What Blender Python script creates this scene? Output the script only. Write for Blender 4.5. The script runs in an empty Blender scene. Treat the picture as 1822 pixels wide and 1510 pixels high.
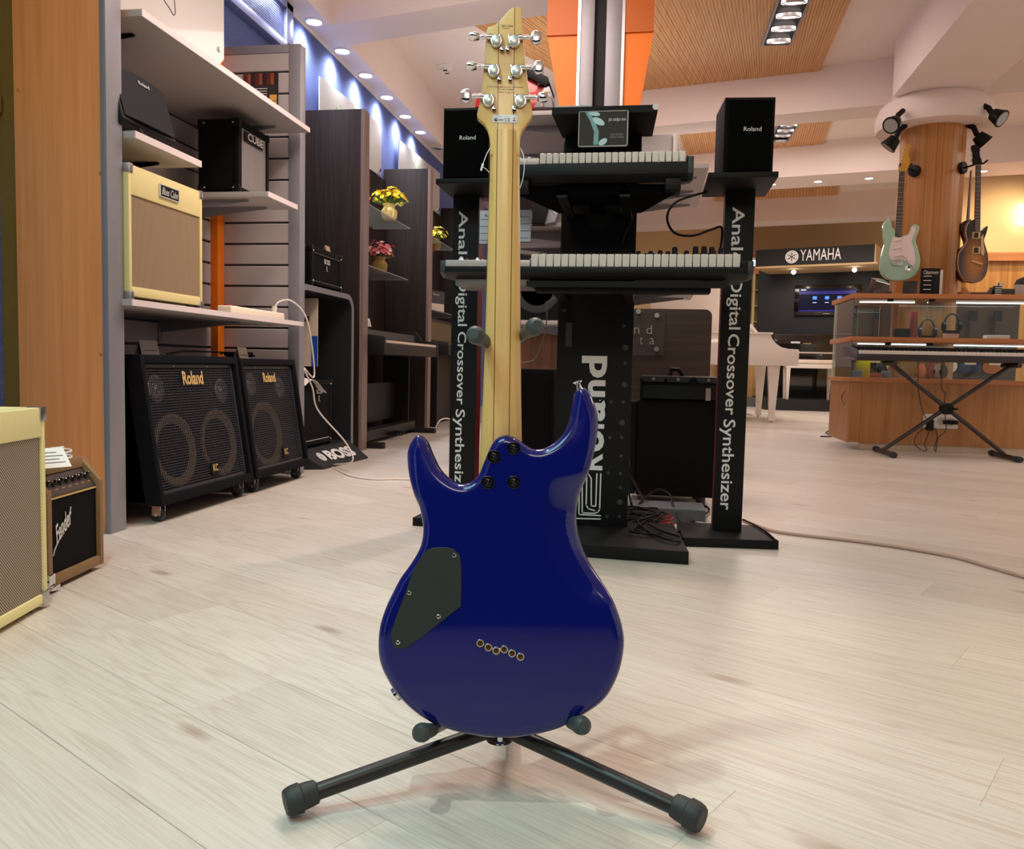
import bpy, bmesh, math, random
import numpy as np
from mathutils import Vector, Matrix
from mathutils.geometry import delaunay_2d_cdt
random.seed(7)
PI = math.pi
SC = bpy.context.scene
COL = SC.collection

# ---------------------------------------------------------------- camera
FPX = 1480.0; CAMH = .58; YAW = math.radians(9.2); PITCH = math.atan(105/1480.0); ROLL = .022
_d = Vector((-math.sin(YAW)*math.cos(PITCH), math.cos(YAW)*math.cos(PITCH), -math.sin(PITCH)))
_r0 = Vector((math.cos(YAW), math.sin(YAW), 0)); _u0 = _r0.cross(_d)
_u = math.cos(ROLL)*_u0 - math.sin(ROLL)*_r0
_r = math.cos(ROLL)*_r0 + math.sin(ROLL)*_u0
CAMP = Vector((0, 0, CAMH))
cd = bpy.data.cameras.new('camera'); cam = bpy.data.objects.new('camera', cd); COL.objects.link(cam)
cd.sensor_width = 36; cd.lens = 36*FPX/1822; cd.sensor_fit = 'HORIZONTAL'
cd.clip_start = .02; cd.clip_end = 100
cam.matrix_world = Matrix(((_r.x, _u.x, -_d.x, 0), (_r.y, _u.y, -_d.y, 0), (_r.z, _u.z, -_d.z, CAMH), (0, 0, 0, 1)))
SC.camera = cam
def ray(px, py): return _d + _r*((px-911)/FPX) - _u*((py-755)/FPX)
def _on(ax, v, px, py):
    q = ray(px, py); return CAMP + q*((v-CAMP[ax])/q[ax])
def PX(v, px, py): return _on(0, v, px, py)      # point seen at a pixel, on the plane x = v
def PY(v, px, py): return _on(1, v, px, py)
def PZ(v, px, py): return _on(2, v, px, py)

# ---------------------------------------------------------------- exposure, world, lights
vs = SC.view_settings
SC.display_settings.display_device = 'sRGB'
vs.view_transform = 'Standard'; vs.look = 'None'; vs.exposure = 0.0; vs.gamma = 1; vs.use_curve_mapping = False
try:
    SC.cycles.max_bounces = 8; SC.cycles.diffuse_bounces = 6; SC.cycles.glossy_bounces = 4
    SC.cycles.transparent_max_bounces = 12; SC.cycles.transmission_bounces = 8
    SC.cycles.sample_clamp_indirect = 6; SC.cycles.caustics_reflective = False; SC.cycles.caustics_refractive = False
except Exception: pass
W = bpy.data.worlds.new('world'); SC.world = W; W.use_nodes = True
W.node_tree.nodes['Background'].inputs[0].default_value = (1, .87, .77, 1)
W.node_tree.nodes['Background'].inputs[1].default_value = .68
def s2l(c):
    return tuple((x/255/12.92 if x <= 10 else ((x/255+.055)/1.055)**2.4) for x in c)
def area(loc, sx, sy, power, col, rot=(0, 0, 0)):  # area light added as soft fill
    l = bpy.data.lights.new('fill_area_light', 'AREA'); l.shape = 'RECTANGLE'; l.size = sx; l.size_y = sy
    l.energy = power; l.color = col; o = bpy.data.objects.new('fill_area_light', l); COL.objects.link(o)
    o.location = loc; o.rotation_euler = rot; return o
def spot(loc, target, power, col, ang=60, blend=.6, r=.03):
    l = bpy.data.lights.new('spot_light', 'SPOT'); l.energy = power; l.color = col; l.spot_size = math.radians(ang)
    l.spot_blend = blend; l.shadow_soft_size = r
    o = bpy.data.objects.new('spot_light', l); COL.objects.link(o); o.location = loc
    o.rotation_euler = (Vector(target)-Vector(loc)).to_track_quat('-Z', 'Y').to_euler(); return o
WARM = (1, .86, .76); COOLG = (.93, 1, .93); PINK = (1, .84, .78)
area((-1.2, -.1, 2.7), 1.4, 1.2, 40, (.48, .96, 1))            # cool area light above the viewer, added as fill
area((1.2, 2.6, 2.7), 1.4, 1.4, 3, (1, .78, .62))
area((.2, 6.5, 3.09), 2.0, 1.0, 27, PINK)
area((.3, -1.5, 2.6), 1.4, .8, 30, (1, .82, .62), (math.radians(50), 0, 0))  # front fill added behind the camera for guitar, wood panel and towers
area((1.4, 9.0, 3.09), 2.2, .8, 22, PINK)
area((1.8, 12.0, 2.7), 2.6, 1.0, 66, WARM)
area((4.6, 6.0, 2.7), 1.2, 3.0, 60, WARM)
area((-.7, 3.1, 2.72), .7, 1.6, 40, (1, .80, .71))
spot((-.9, .9, 2.72), (-.35, 1.35, .0), 74, (.80, 1, .88), 66, .5)
spot((.75, 2.45, 2.72), (.05, 1.1, .0), 25, (1, .62, .44), 56, .5)
spot((-.25, 2.6, 2.72), (-.2, 1.0, .0), 36, (1, .92, .74), 60, .5)
spot((.9, 6.5, 3.08), (1.1, 4.4, 0), 190, (1, .80, .70), 80, .9)
UP = (math.pi, 0, 0)
for _l in ((-1.3, 4.2, 2.28, 7), (-.7, 6.6, 2.25, 8), (.6, 8.9, 2.25, 7), (.8, 2.2, 2.3, .8)):       # unseen upward fill added to brighten the ceiling
    area(_l[:3], 1.2, 1.2, _l[3], (1, .90, .84), UP)
spot((-.2, 4.1, 2.72), (-1.05, 3.3, 0), 110, (1, .80, .68), 72, 1.0)
for _y in (2.9, 3.6):
    spot((-.6, _y, 2.72), (-1.9, _y+.1, .9), 30, (1, .86, .80), 75, .8)

# ---------------------------------------------------------------- materials
MATS = {}
def mat(key, col, rough=.5, metal=0., coat=0., nz=(30, .06), bump=0., bscale=200., emit=None, es=1., alpha=None, spec=None, kind=None, col2=None, **kw):
    if key in MATS: return MATS[key]
    m = bpy.data.materials.new(key); m.use_nodes = True; nt = m.node_tree; N = nt.nodes; L = nt.links
    b = N['Principled BSDF']; c = s2l(col)
    b.inputs['Base Color'].default_value = (*c, 1); b.inputs['Roughness'].default_value = rough
    b.inputs['Metallic'].default_value = metal; b.inputs['Coat Weight'].default_value = coat
    b.inputs['Coat Roughness'].default_value = kw.get('cr', .05)
    if spec is not None: b.inputs['Specular IOR Level'].default_value = spec
    tc = N.new('ShaderNodeTexCoord')
    def noise(scale, stretch=(1, 1, 1), detail=3, rot=(0, 0, 0), src='Object'):
        mp = N.new('ShaderNodeMapping'); mp.inputs['Scale'].default_value = stretch; mp.inputs['Rotation'].default_value = rot
        L.new(tc.outputs[src], mp.inputs[0]); n = N.new('ShaderNodeTexNoise'); n.inputs['Scale'].default_value = scale
        n.inputs['Detail'].default_value = detail; L.new(mp.outputs[0], n.inputs['Vector']); return n
    def mix(fac, a, bb):
        x = N.new('ShaderNodeMix'); x.data_type = 'RGBA'
        if fac is not None: L.new(fac, x.inputs[0])
        x.inputs[6].default_value = (*a, 1); x.inputs[7].default_value = (*bb, 1); return x
    def ramp(src, p):
        r = N.new('ShaderNodeValToRGB'); L.new(src, r.inputs[0])
        r.color_ramp.elements[0].position = p[0]; r.color_ramp.elements[1].position = p[1]; return r
    h = None
    if kind in ('wood', 'laminate'):
        st = kw.get('stretch', (14, 14, .8)); n = noise(kw.get('ws', 2.2), st, 5); r = ramp(n.outputs[0], (.36, .66))
        x = mix(r.outputs[0], c, s2l(col2)); L.new(x.outputs[2], b.inputs['Base Color']); h = n
    elif kind == 'grille':           # woven cloth / mesh seen as a fine grid
        mp = N.new('ShaderNodeMapping'); L.new(tc.outputs['Object'], mp.inputs[0]); s = kw.get('gs', 220)
        sx = N.new('ShaderNodeSeparateXYZ'); L.new(mp.outputs[0], sx.inputs[0])
        def sn(sock, ph=0.):
            a = N.new('ShaderNodeMath'); a.operation = 'MULTIPLY'; a.inputs[1].default_value = s; L.new(sock, a.inputs[0])
            q = N.new('ShaderNodeMath'); q.operation = 'SINE'; L.new(a.outputs[0], q.inputs[0]); return q.outputs[0]
        ad = N.new('ShaderNodeMath'); ad.operation = 'ADD'; L.new(sx.outputs[0], ad.inputs[0]); L.new(sx.outputs[1], ad.inputs[1])
        mu = N.new('ShaderNodeMath'); mu.operation = 'MULTIPLY'; L.new(sn(ad.outputs[0]), mu.inputs[0]); L.new(sn(sx.outputs[2]), mu.inputs[1])
        ma = N.new('ShaderNodeMapRange'); L.new(mu.outputs[0], ma.inputs[0]); ma.inputs[1].default_value = -.5; ma.inputs[2].default_value = .6
        x = mix(ma.outputs[0], c, s2l(col2)); L.new(x.outputs[2], b.inputs['Base Color'])
    elif nz and emit is None:
        n = noise(nz[0], kw.get('stretch', (1, 1, 1))); k = nz[1]
        x = mix(n.outputs[0], tuple(v*(1-k) for v in c), tuple(min(1, v*(1+k)) for v in c)); L.new(x.outputs[2], b.inputs['Base Color'])
    if bump:
        n2 = noise(bscale, kw.get('bstretch', (1, 1, 1)), 2); bp = N.new('ShaderNodeBump'); bp.inputs['Strength'].default_value = bump
        bp.inputs['Distance'].default_value = .002; L.new(n2.outputs[0], bp.inputs['Height']); L.new(bp.outputs[0], b.inputs['Normal'])
    if emit is not None:
        b.inputs['Emission Color'].default_value = (*s2l(emit), 1); b.inputs['Emission Strength'].default_value = es
    if alpha is not None: b.inputs['Alpha'].default_value = alpha
    MATS[key] = m; return m
def glass(key, tint=(225, 240, 238), a=.16, rough=.02):
    if key in MATS: return MATS[key]
    m = bpy.data.materials.new(key); m.use_nodes = True; nt = m.node_tree; N = nt.nodes; L = nt.links
    N.remove(N['Principled BSDF']); out = N['Material Output']
    t = N.new('ShaderNodeBsdfTransparent'); t.inputs[0].default_value = (*s2l(tint), 1)
    g = N.new('ShaderNodeBsdfGlossy'); g.inputs['Roughness'].default_value = rough
    f = N.new('ShaderNodeFresnel'); f.inputs[0].default_value = 1.28
    mr = N.new('ShaderNodeMath'); mr.operation = 'ADD'; mr.inputs[1].default_value = a*.3; L.new(f.outputs[0], mr.inputs[0])
    x = N.new('ShaderNodeMixShader'); L.new(mr.outputs[0], x.inputs[0]); L.new(t.outputs[0], x.inputs[1]); L.new(g.outputs[0], x.inputs[2])
    L.new(x.outputs[0], out.inputs[0]); MATS[key] = m; return m

BLACK = mat('black_plastic', (8, 8, 9), .5, spec=.25, nz=(60, .2))
BLACKS = mat('black_satin_board', (15, 16, 17), .55, spec=.22, nz=(8, .12), bump=.1, bscale=400)
TOLEX = mat('black_tolex', (7, 7, 8), .7, spec=.15, nz=(250, .3), bump=.4, bscale=600)
CARPETB = mat('black_carpet_cover', (20, 20, 25), .95, nz=(300, .35), bump=.7, bscale=500, spec=.1)
CHROME = mat('chrome', (225, 225, 228), .10, 1.0, nz=None)
STEEL = mat('brushed_steel', (190, 190, 192), .3, 1.0, nz=(80, .1))
GREYM = mat('grey_aluminium', (142, 140, 146), .42, .25, nz=(50, .06))
GREYP = mat('grey_laminate', (176, 168, 168), .5, nz=(5, .03))
SHELF = mat('grey_shelf_board', (170, 163, 161), .5, nz=(5, .03))
SHELFE = mat('pale_shelf_edge', (222, 208, 208), .45, nz=(10, .03))
WHITE = mat('white_plastic', (226, 222, 218), .35, nz=(40, .03))
WHITEG = mat('white_gloss_lacquer', (235, 228, 220), .18, coat=.8, nz=(8, .02))
PAPER = mat('white_paper', (228, 226, 226), .7, nz=(60, .04))
INK = mat('printed_ink', (40, 38, 40), .6, nz=None)
RUBBER = mat('black_rubber', (42, 46, 48), .6, nz=(90, .2), bump=.2)
STANDM = mat('black_powder_coat', (30, 31, 33), .36, nz=(25, .3))
ORANGE = mat('orange_panel', (244, 124, 8), .5, nz=(4, .05))
ORANGEL = mat('orange_lit_panel', (244, 118, 14), .5, emit=(235, 90, 0), es=.35)
LETTER = mat('white_letters', (222, 224, 224), .5, nz=None, emit=(222, 224, 224), es=.0)
GOLD = mat('gold_letters', (214, 178, 112), .4, .2, nz=None)
SILVERL = mat('silver_letters', (214, 212, 210), .3, .3, nz=None)
CREAM = mat('cream_tolex', (224, 208, 148), .55, nz=(200, .08), bump=.3, bscale=500)
TAN = mat('tan_tolex', (134, 104, 68), .6, nz=(160, .15), bump=.4, bscale=450)
CLOTHT = mat('tan_speaker_cloth', (62, 44, 36), .9, kind='grille', col2=(186, 158, 122), gs=900)
CLOTHW = mat('brown_white_speaker_cloth', (38, 28, 26), .9, kind='grille', col2=(188, 172, 150), gs=820)
CLOTHK = mat('black_speaker_cloth', (9, 9, 10), .9, spec=.1, kind='grille', col2=(30, 30, 33), gs=600)
WENGE = mat('dark_wenge_laminate', (34, 24, 21), .5, spec=.25, kind='laminate', col2=(48, 36, 32), stretch=(40, 40, 1.2))
WENGEE = mat('wenge_edge', (118, 98, 92), .45, kind='laminate', col2=(142, 120, 112), stretch=(40, 40, 1))
WALNUT = mat('walnut_back_panel', (112, 68, 42), .5, kind='laminate', col2=(138, 88, 58), stretch=(22, 22, 1))
OAKO = mat('orange_beech_laminate', (240, 158, 96), .42, kind='laminate', col2=(228, 144, 84), stretch=(16, 16, .6), ws=2.6)
OAKC = mat('counter_beech', (178, 124, 72), .38, kind='laminate', col2=(162, 106, 56), stretch=(14, 14, .6), ws=2.4)
OAKE = mat('counter_edge_beech', (198, 130, 78), .35, kind='laminate', col2=(182, 112, 62), stretch=(1, 10, 10))
OAKV = mat('column_oak_veneer', (190, 132, 70), .38, kind='laminate', col2=(166, 106, 50), stretch=(30, 30, .25), ws=2.6)
BLUEW = mat('blue_carpet_wall', (96, 108, 158), .95, nz=(120, .5), bump=.9, bscale=160, spec=.1)
PLASTER = mat('ceiling_plaster', (238, 224, 218), .9, nz=(3, .02))
ACOUS = mat('acoustic_ceiling', (234, 220, 212), .95, nz=(90, .06), bump=.8, bscale=110)
CREAMW = mat('cream_wall', (226, 196, 150), .85, nz=(3, .03))
GLASS = glass('clear_glass', (247, 251, 250), .0); GLASSG = glass('green_glass', (232, 244, 240), .1)
FROST = mat('frosted_white_acrylic', (190, 186, 180), .25, coat=.5, nz=(3, .02))

# ---------------------------------------------------------------- mesh helpers
class MB:
    def __init__(s): s.bm = bmesh.new()
    def box(s, x0, x1, y0, y1, z0, z1, rot=None):
        c = Vector(((x0+x1)/2, (y0+y1)/2, (z0+z1)/2)); S = Matrix.Diagonal((abs(x1-x0), abs(y1-y0), abs(z1-z0), 1))
        M = Matrix.Translation(c) @ (rot.to_4x4() if rot else Matrix.Identity(4)) @ S
        bmesh.ops.create_cube(s.bm, size=1, matrix=M); return s
    def hexa(s, P):                # 8 points: bottom 4 (ccw), top 4
        v = [s.bm.verts.new(p) for p in P]
        for f in ((3, 2, 1, 0), (4, 5, 6, 7), (0, 1, 5, 4), (1, 2, 6, 5), (2, 3, 7, 6), (3, 0, 4, 7)): s.bm.faces.new([v[i] for i in f])
        return s
    def cyl(s, p, q, r, r2=None, n=16):
        p = Vector(p); q = Vector(q); r2 = r if r2 is None else r2
        M = Matrix.Translation((p+q)/2) @ (q-p).to_track_quat('Z', 'Y').to_matrix().to_4x4()
        bmesh.ops.create_cone(s.bm, cap_ends=True, segments=n, radius1=r, radius2=r2, depth=(q-p).length, matrix=M); return s
    def sph(s, c, r, sc=(1, 1, 1), n=14):
        bmesh.ops.create_uvsphere(s.bm, u_segments=n, v_segments=max(6, n//2), radius=r, matrix=Matrix.Translation(c) @ Matrix.Diagonal((*sc, 1))); return s
    def tube(s, pts, r, n=8, rad=None):
        pts = [Vector(p) for p in pts]; rings = []; up = None
        for i, p in enumerate(pts):
            t = (pts[min(i+1, len(pts)-1)]-pts[max(i-1, 0)]).normalized()
            if up is None: up = t.orthogonal().normalized()
            a = (up - t*up.dot(t));
            a = a.normalized() if a.length > 1e-5 else t.orthogonal().normalized()
            up = a; b = t.cross(a); rr = rad[i] if rad else r
            rings.append([s.bm.verts.new(p + (a*math.cos(2*PI*k/n)+b*math.sin(2*PI*k/n))*rr) for k in range(n)])
        for A, B in zip(rings, rings[1:]):
            for k in range(n): s.bm.faces.new((A[k], A[(k+1) % n], B[(k+1) % n], B[k]))
        s.bm.faces.new(rings[0][::-1]); s.bm.faces.new(rings[-1]); return s
    def prism(s, poly, fn, a, b):          # poly: 2D points, fn(u,v,w) -> 3D, between w=a and w=b
        A = [s.bm.verts.new(fn(u, v, a)) for u, v in poly]; B = [s.bm.verts.new(fn(u, v, b)) for u, v in poly]; n = len(poly)
        s.bm.faces.new(A[::-1]); s.bm.faces.new(B)
        for i in range(n): s.bm.faces.new((A[i], A[(i+1) % n], B[(i+1) % n], B[i]))
        return s
    def lathe(s, prof, M, n=20):           # prof: (radius, height)
        rings = []
        for r, h in prof:
            rings.append([s.bm.verts.new(M @ Vector((r*math.cos(2*PI*k/n), r*math.sin(2*PI*k/n), h))) for k in range(n)])
        for A, B in zip(rings, rings[1:]):
            for k in range(n): s.bm.faces.new((A[k], A[(k+1) % n], B[(k+1) % n], B[k]))
        s.bm.faces.new(rings[0][::-1]); s.bm.faces.new(rings[-1]); return s
    def build(s, name, m, parent=None, bevel=0., seg=2, smooth=True, ang=38):
        bm = s.bm
        bmesh.ops.recalc_face_normals(bm, faces=bm.faces)
        if bevel:
            e = [x for x in bm.edges if len(x.link_faces) == 2 and x.calc_face_angle(0) > .6]
            bmesh.ops.bevel(bm, geom=e, offset=bevel, segments=seg, profile=.6, affect='EDGES', clamp_overlap=True)
        for f in bm.faces: f.smooth = smooth
        if smooth:
            lim = math.radians(ang)
            for e in bm.edges: e.smooth = len(e.link_faces) == 2 and e.calc_face_angle(0) < lim
        me = bpy.data.meshes.new(name); bm.to_mesh(me); bm.free()
        if m: me.materials.append(m)
        o = bpy.data.objects.new(name, me); COL.objects.link(o)
        if parent is not None: o.parent = parent
        return o
def B(*a, **k): return MB().box(*a, **k)
DEFER = []
def thing(name, label, cat, group=None, loc=None, rz=0.):
    o = bpy.data.objects.new(name, None); COL.objects.link(o); o.empty_display_size = .05
    o['label'] = label; o['category'] = cat
    if group: o['group'] = group
    if loc is None: DEFER.append(o)
    else: o.location = loc; o.rotation_euler = (0, 0, rz)
    return o
def tag(o, label, cat, group=None):
    o['label'] = label; o['category'] = cat
    if group: o['group'] = group
    if o.type == 'MESH': DEFER.append(o)
    return o
def struct(o): o['kind'] = 'structure'; return o
def lab(o, l): o['label'] = l; return o
def txt(s, c, right, up, w, h, m, parent, name='lettering', ext=.0006, shear=0., bold=0., keep=False, top=False, space=1.):
    """lettering centred at c, fitted into w x h metres along right / up"""
    cu = bpy.data.curves.new(name, 'FONT'); cu.body = s; cu.size = 1; cu.shear = shear; cu.offset = bold; cu.resolution_u = 3; cu.space_character = space
    cu.align_x = 'CENTER'
    t = bpy.data.objects.new('t', cu); COL.objects.link(t)
    dg = bpy.context.evaluated_depsgraph_get(); me = bpy.data.meshes.new_from_object(t.evaluated_get(dg))
    bpy.data.objects.remove(t); bpy.data.curves.remove(cu)
    vs_ = [v.co.copy() for v in me.vertices]
    x0 = min(v.x for v in vs_); x1 = max(v.x for v in vs_); y0 = min(v.y for v in vs_); y1 = max(v.y for v in vs_)
    bm = bmesh.new(); bm.from_mesh(me); bpy.data.meshes.remove(me)
    right = Vector(right).normalized(); up = Vector(up).normalized(); nr = right.cross(up); c = Vector(c)
    sx = w/(x1-x0); sy = h/(y1-y0)
    if keep: sx = sy = min(sx, sy)
    for v in bm.verts: v.co = c + right*((v.co.x-(x0+x1)/2)*sx) + up*((v.co.y-(y0+y1)/2)*sy) + nr*ext
    bmesh.ops.recalc_face_normals(bm, faces=bm.faces)
    me = bpy.data.meshes.new(name); bm.to_mesh(me); bm.free(); me.materials.append(m)
    o = bpy.data.objects.new(name, me); COL.objects.link(o)
    if parent is not None: o.parent = parent
    return o
def kids(o): return list(o.children)
def clone(o, parent=None):
    c = o.copy(); COL.objects.link(c)
    if parent is not None: c.parent = parent
    for k in kids(o): clone(k, c)
    return c
def crom(pts, n=6, closed=True):
    out = []; N_ = len(pts)
    rng = range(N_) if closed else range(N_-1)
    for i in rng:
        if closed: p0, p1, p2, p3 = pts[i-1], pts[i], pts[(i+1) % N_], pts[(i+2) % N_]
        else: p0, p1, p2, p3 = pts[max(i-1, 0)], pts[i], pts[i+1], pts[min(i+2, N_-1)]
        for k in range(n):
            t = k/n; out.append(tuple(.5*((2*b)+(-a+c)*t+(2*a-5*b+4*c-d)*t*t+(-a+3*b-3*c+d)*t**3) for a, b, c, d in zip(p0, p1, p2, p3)))
    if not closed: out.append(tuple(pts[-1]))
    return out
def xyz(u, v, w): return (u, w, v)
# ================================================================ SETTING
# ---- floor: planks at 60 degrees to the wall, each a piece, laid on a slab
def plank_mat():
    m = bpy.data.materials.new('pale_pine_laminate'); m.use_nodes = True; nt = m.node_tree; N = nt.nodes; L = nt.links
    b = N['Principled BSDF']; b.inputs['Roughness'].default_value = .38; b.inputs['Coat Weight'].default_value = .12; b.inputs['Coat Roughness'].default_value = .22
    oi = N.new('ShaderNodeObjectInfo'); ge = N.new('ShaderNodeNewGeometry'); ad = N.new('ShaderNodeMath'); ad.operation = 'ADD'
    L.new(oi.outputs['Random'], ad.inputs[0]); L.new(ge.outputs['Random Per Island'], ad.inputs[1])
    fr = N.new('ShaderNodeMath'); fr.operation = 'FRACT'; L.new(ad.outputs[0], fr.inputs[0])
    tc = N.new('ShaderNodeTexCoord'); cb = N.new('ShaderNodeCombineXYZ')
    for i, k in enumerate((7.3, 11.1, 5.7)):
        q = N.new('ShaderNodeMath'); q.operation = 'MULTIPLY'; q.inputs[1].default_value = k; L.new(fr.outputs[0], q.inputs[0]); L.new(q.outputs[0], cb.inputs[i])
    va = N.new('ShaderNodeVectorMath'); L.new(tc.outputs['Object'], va.inputs[0]); L.new(cb.outputs[0], va.inputs[1])
    def mp(s):
        x = N.new('ShaderNodeMapping'); x.inputs['Scale'].default_value = s; L.new(va.outputs[0], x.inputs[0]); return x
    m1 = mp((.55, 8, 1)); n1 = N.new('ShaderNodeTexNoise'); n1.inputs['Scale'].default_value = 1.3; n1.inputs['Detail'].default_value = 2; n1.inputs['Distortion'].default_value = .8; L.new(m1.outputs[0], n1.inputs['Vector'])
    # growth rings: iso-lines of a stretched field, giving cathedral figures
    mu = N.new('ShaderNodeMath'); mu.operation = 'MULTIPLY'; mu.inputs[1].default_value = 90; L.new(n1.outputs[0], mu.inputs[0])
    sn = N.new('ShaderNodeMath'); sn.operation = 'SINE'; L.new(mu.outputs[0], sn.inputs[0])
    m2 = mp((3, 120, 1)); n2 = N.new('ShaderNodeTexNoise'); n2.inputs['Scale'].default_value = 2; n2.inputs['Detail'].default_value = 4; L.new(m2.outputs[0], n2.inputs['Vector'])
    m3 = mp((2.2, 7, 1)); v3 = N.new('ShaderNodeTexVoronoi'); v3.inputs['Scale'].default_value = .8; L.new(m3.outputs[0], v3.inputs['Vector'])
    r1 = N.new('ShaderNodeMapRange'); L.new(sn.outputs[0], r1.inputs[0]); r1.inputs[1].default_value = .1; r1.inputs[2].default_value = 1; r1.inputs[3].default_value = 0; r1.inputs[4].default_value = .20
    r2 = N.new('ShaderNodeMapRange'); L.new(n2.outputs[0], r2.inputs[0]); r2.inputs[1].default_value = .45; r2.inputs[2].default_value = .75; r2.inputs[3].default_value = 0; r2.inputs[4].default_value = .42
    r3 = N.new('ShaderNodeMapRange'); L.new(v3.outputs['Distance'], r3.inputs[0]); r3.inputs[1].default_value = .10; r3.inputs[2].default_value = .03; r3.inputs[3].default_value = 0; r3.inputs[4].default_value = .9
    s1 = N.new('ShaderNodeMath'); L.new(r1.outputs[0], s1.inputs[0]); L.new(r2.outputs[0], s1.inputs[1])
    s2 = N.new('ShaderNodeMath'); s2.use_clamp = True; L.new(s1.outputs[0], s2.inputs[0]); L.new(r3.outputs[0], s2.inputs[1])
    tone = N.new('ShaderNodeMix'); tone.data_type = 'RGBA'; L.new(fr.outputs[0], tone.inputs[0])
    tone.inputs[6].default_value = (*s2l((206, 197, 186)), 1); tone.inputs[7].default_value = (*s2l((220, 213, 203)), 1)
    dk = N.new('ShaderNodeMix'); dk.data_type = 'RGBA'; L.new(s2.outputs[0], dk.inputs[0]); L.new(tone.outputs[2], dk.inputs[6]); dk.inputs[7].default_value = (*s2l((170, 150, 136)), 1)
    L.new(dk.outputs[2], b.inputs['Base Color'])
    bp = N.new('ShaderNodeBump'); bp.inputs['Strength'].default_value = .12; bp.inputs['Distance'].default_value = .001; L.new(n2.outputs[0], bp.inputs['Height']); L.new(bp.outputs[0], b.inputs['Normal'])
    return m
PLANK = plank_mat()
floor = struct(B(-3.2, 7.5, -2.5, 17, -.06, -.008).build('floor', mat('dark_joint_board', (128, 108, 92), .9), smooth=False))
PA = Vector((math.cos(math.radians(-30.1)), math.sin(math.radians(-30.1)), 0)); PN = Vector((-PA.y, PA.x, 0)); PW = .1845; PL = 1.29
def pk_mesh():
    m = MB().box(-PL/2+.0001, PL/2-.0001, -PW/2+.0004, PW/2-.0004, -.008, 0)
    e = [x for x in m.bm.edges if min(v.co.z for v in x.verts) > -.001]
    bmesh.ops.bevel(m.bm, geom=e, offset=.0007, segments=1, affect='EDGES'); return m
pko = pk_mesh().build('plank', PLANK, floor, smooth=False); pme = pko.data
cells = []
for k in range(-60, 110):
    nc = 1.434 + PW*(k+.5)
    off = ((k*0.618034) % 1)*PL if k not in (0, -1) else (PL/2 - .727 if k == 0 else PL/2 - .19)
    for j in range(-14, 14):
        ac = off + PL*j; c = PA*ac + PN*nc
        if -3.0 < c.x < 7.2 and -2.2 < c.y < 16.6: cells.append((c, c.length))
def inview(c):
    best = 1e9
    for t in (-.6, -.3, 0, .3, .6):
        q = c + PA*t; rel = q-CAMP; dd = rel.dot(_d)
        if dd < .25: continue
        x = 911+FPX*rel.dot(_r)/dd; y = 755-FPX*rel.dot(_u)/dd
        if -60 < x < 1890 and y < 1600 and not (q.x < -1.75): best = min(best, dd)
    return best
cells = sorted([(inview(c), c) for c, _ in cells], key=lambda t: t[0])
near = [c for dd, c in cells if dd < 1e8][:290]; nearset = {(round(c.x, 3), round(c.y, 3)) for c in near}
first = True
for c in near:
    if first: o = pko; first = False
    else: o = bpy.data.objects.new('plank', pme); COL.objects.link(o); o.parent = floor
    o.location = c; o.rotation_euler = (0, 0, math.radians(-30.1))
mb = MB(); R3 = Matrix.Rotation(math.radians(-30.1), 3, 'Z')
for dd, c in cells:
    if (round(c.x, 3), round(c.y, 3)) not in nearset: mb.box(c.x-PL/2+.0005, c.x+PL/2-.0005, c.y-PW/2+.0005, c.y+PW/2-.0005, -.008, 0, R3)
bmesh.ops.rotate(mb.bm, verts=mb.bm.verts, cent=(0, 0, 0), matrix=R3.inverted())
fp = mb.build('far_planks', PLANK, floor, smooth=False); fp.rotation_euler = (0, 0, math.radians(-30.1)); fp['kind'] = 'stuff'

# ---- walls
struct(B(-2.36, -2.3, -1, 15.2, 0, 3.2).build('wall_left', BLUEW, smooth=False))
struct(B(-2.4, 7.5, 15.1, 15.2, 0, 3.2).build('wall_back', CREAMW, smooth=False))
struct(B(3.35, 7.5, 10.15, 10.3, 0, 3.2).build('wall_back_right', CREAMW, smooth=False))
tr = struct(B(3.45, 7.4, 10.02, 10.15, 0, 1.84).build('trim_1', mat('wood_wall_panel', (206, 150, 78), .45, kind='laminate', col2=(176, 118, 54), stretch=(14, 14, .4)), smooth=False))
struct(B(3.40, 7.4, 9.94, 10.15, 1.84, 1.93).build('trim_2', OAKE, smooth=False))
struct(B(-2.3, 3.4, -2.5, -2.4, 0, 2.3).build('wall_front_unseen', mat('dark_reflected_blue', (20, 24, 40), .9, nz=(3, .3)), smooth=False))  # unseen wall added behind the camera to darken the guitar's reflection
# near left: carpeted pier with wood panelling and a rail
xr = -2.12; zr0 = PX(xr, 4, 205).z; zr1 = PX(xr, 4, 172).z
struct(B(-2.3, xr, .5, 2.52, 0, zr0).build('wall_left_pier', BLUEW, smooth=False))
struct(B(-2.3, xr, .5, 2.52, zr1, 3.1).build('trim_3', mat('brown_wall_board', (120, 78, 22), .5, kind='laminate', col2=(98, 62, 18), stretch=(9, 9, .7)), smooth=False))
struct(B(-2.3, xr+.02, .5, 2.46, zr0, zr1).build('trim_4', mat('pale_rail_wood', (168, 128, 86), .5, kind='laminate', col2=(140, 100, 62), stretch=(9, .7, 9)), bevel=.003))
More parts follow.
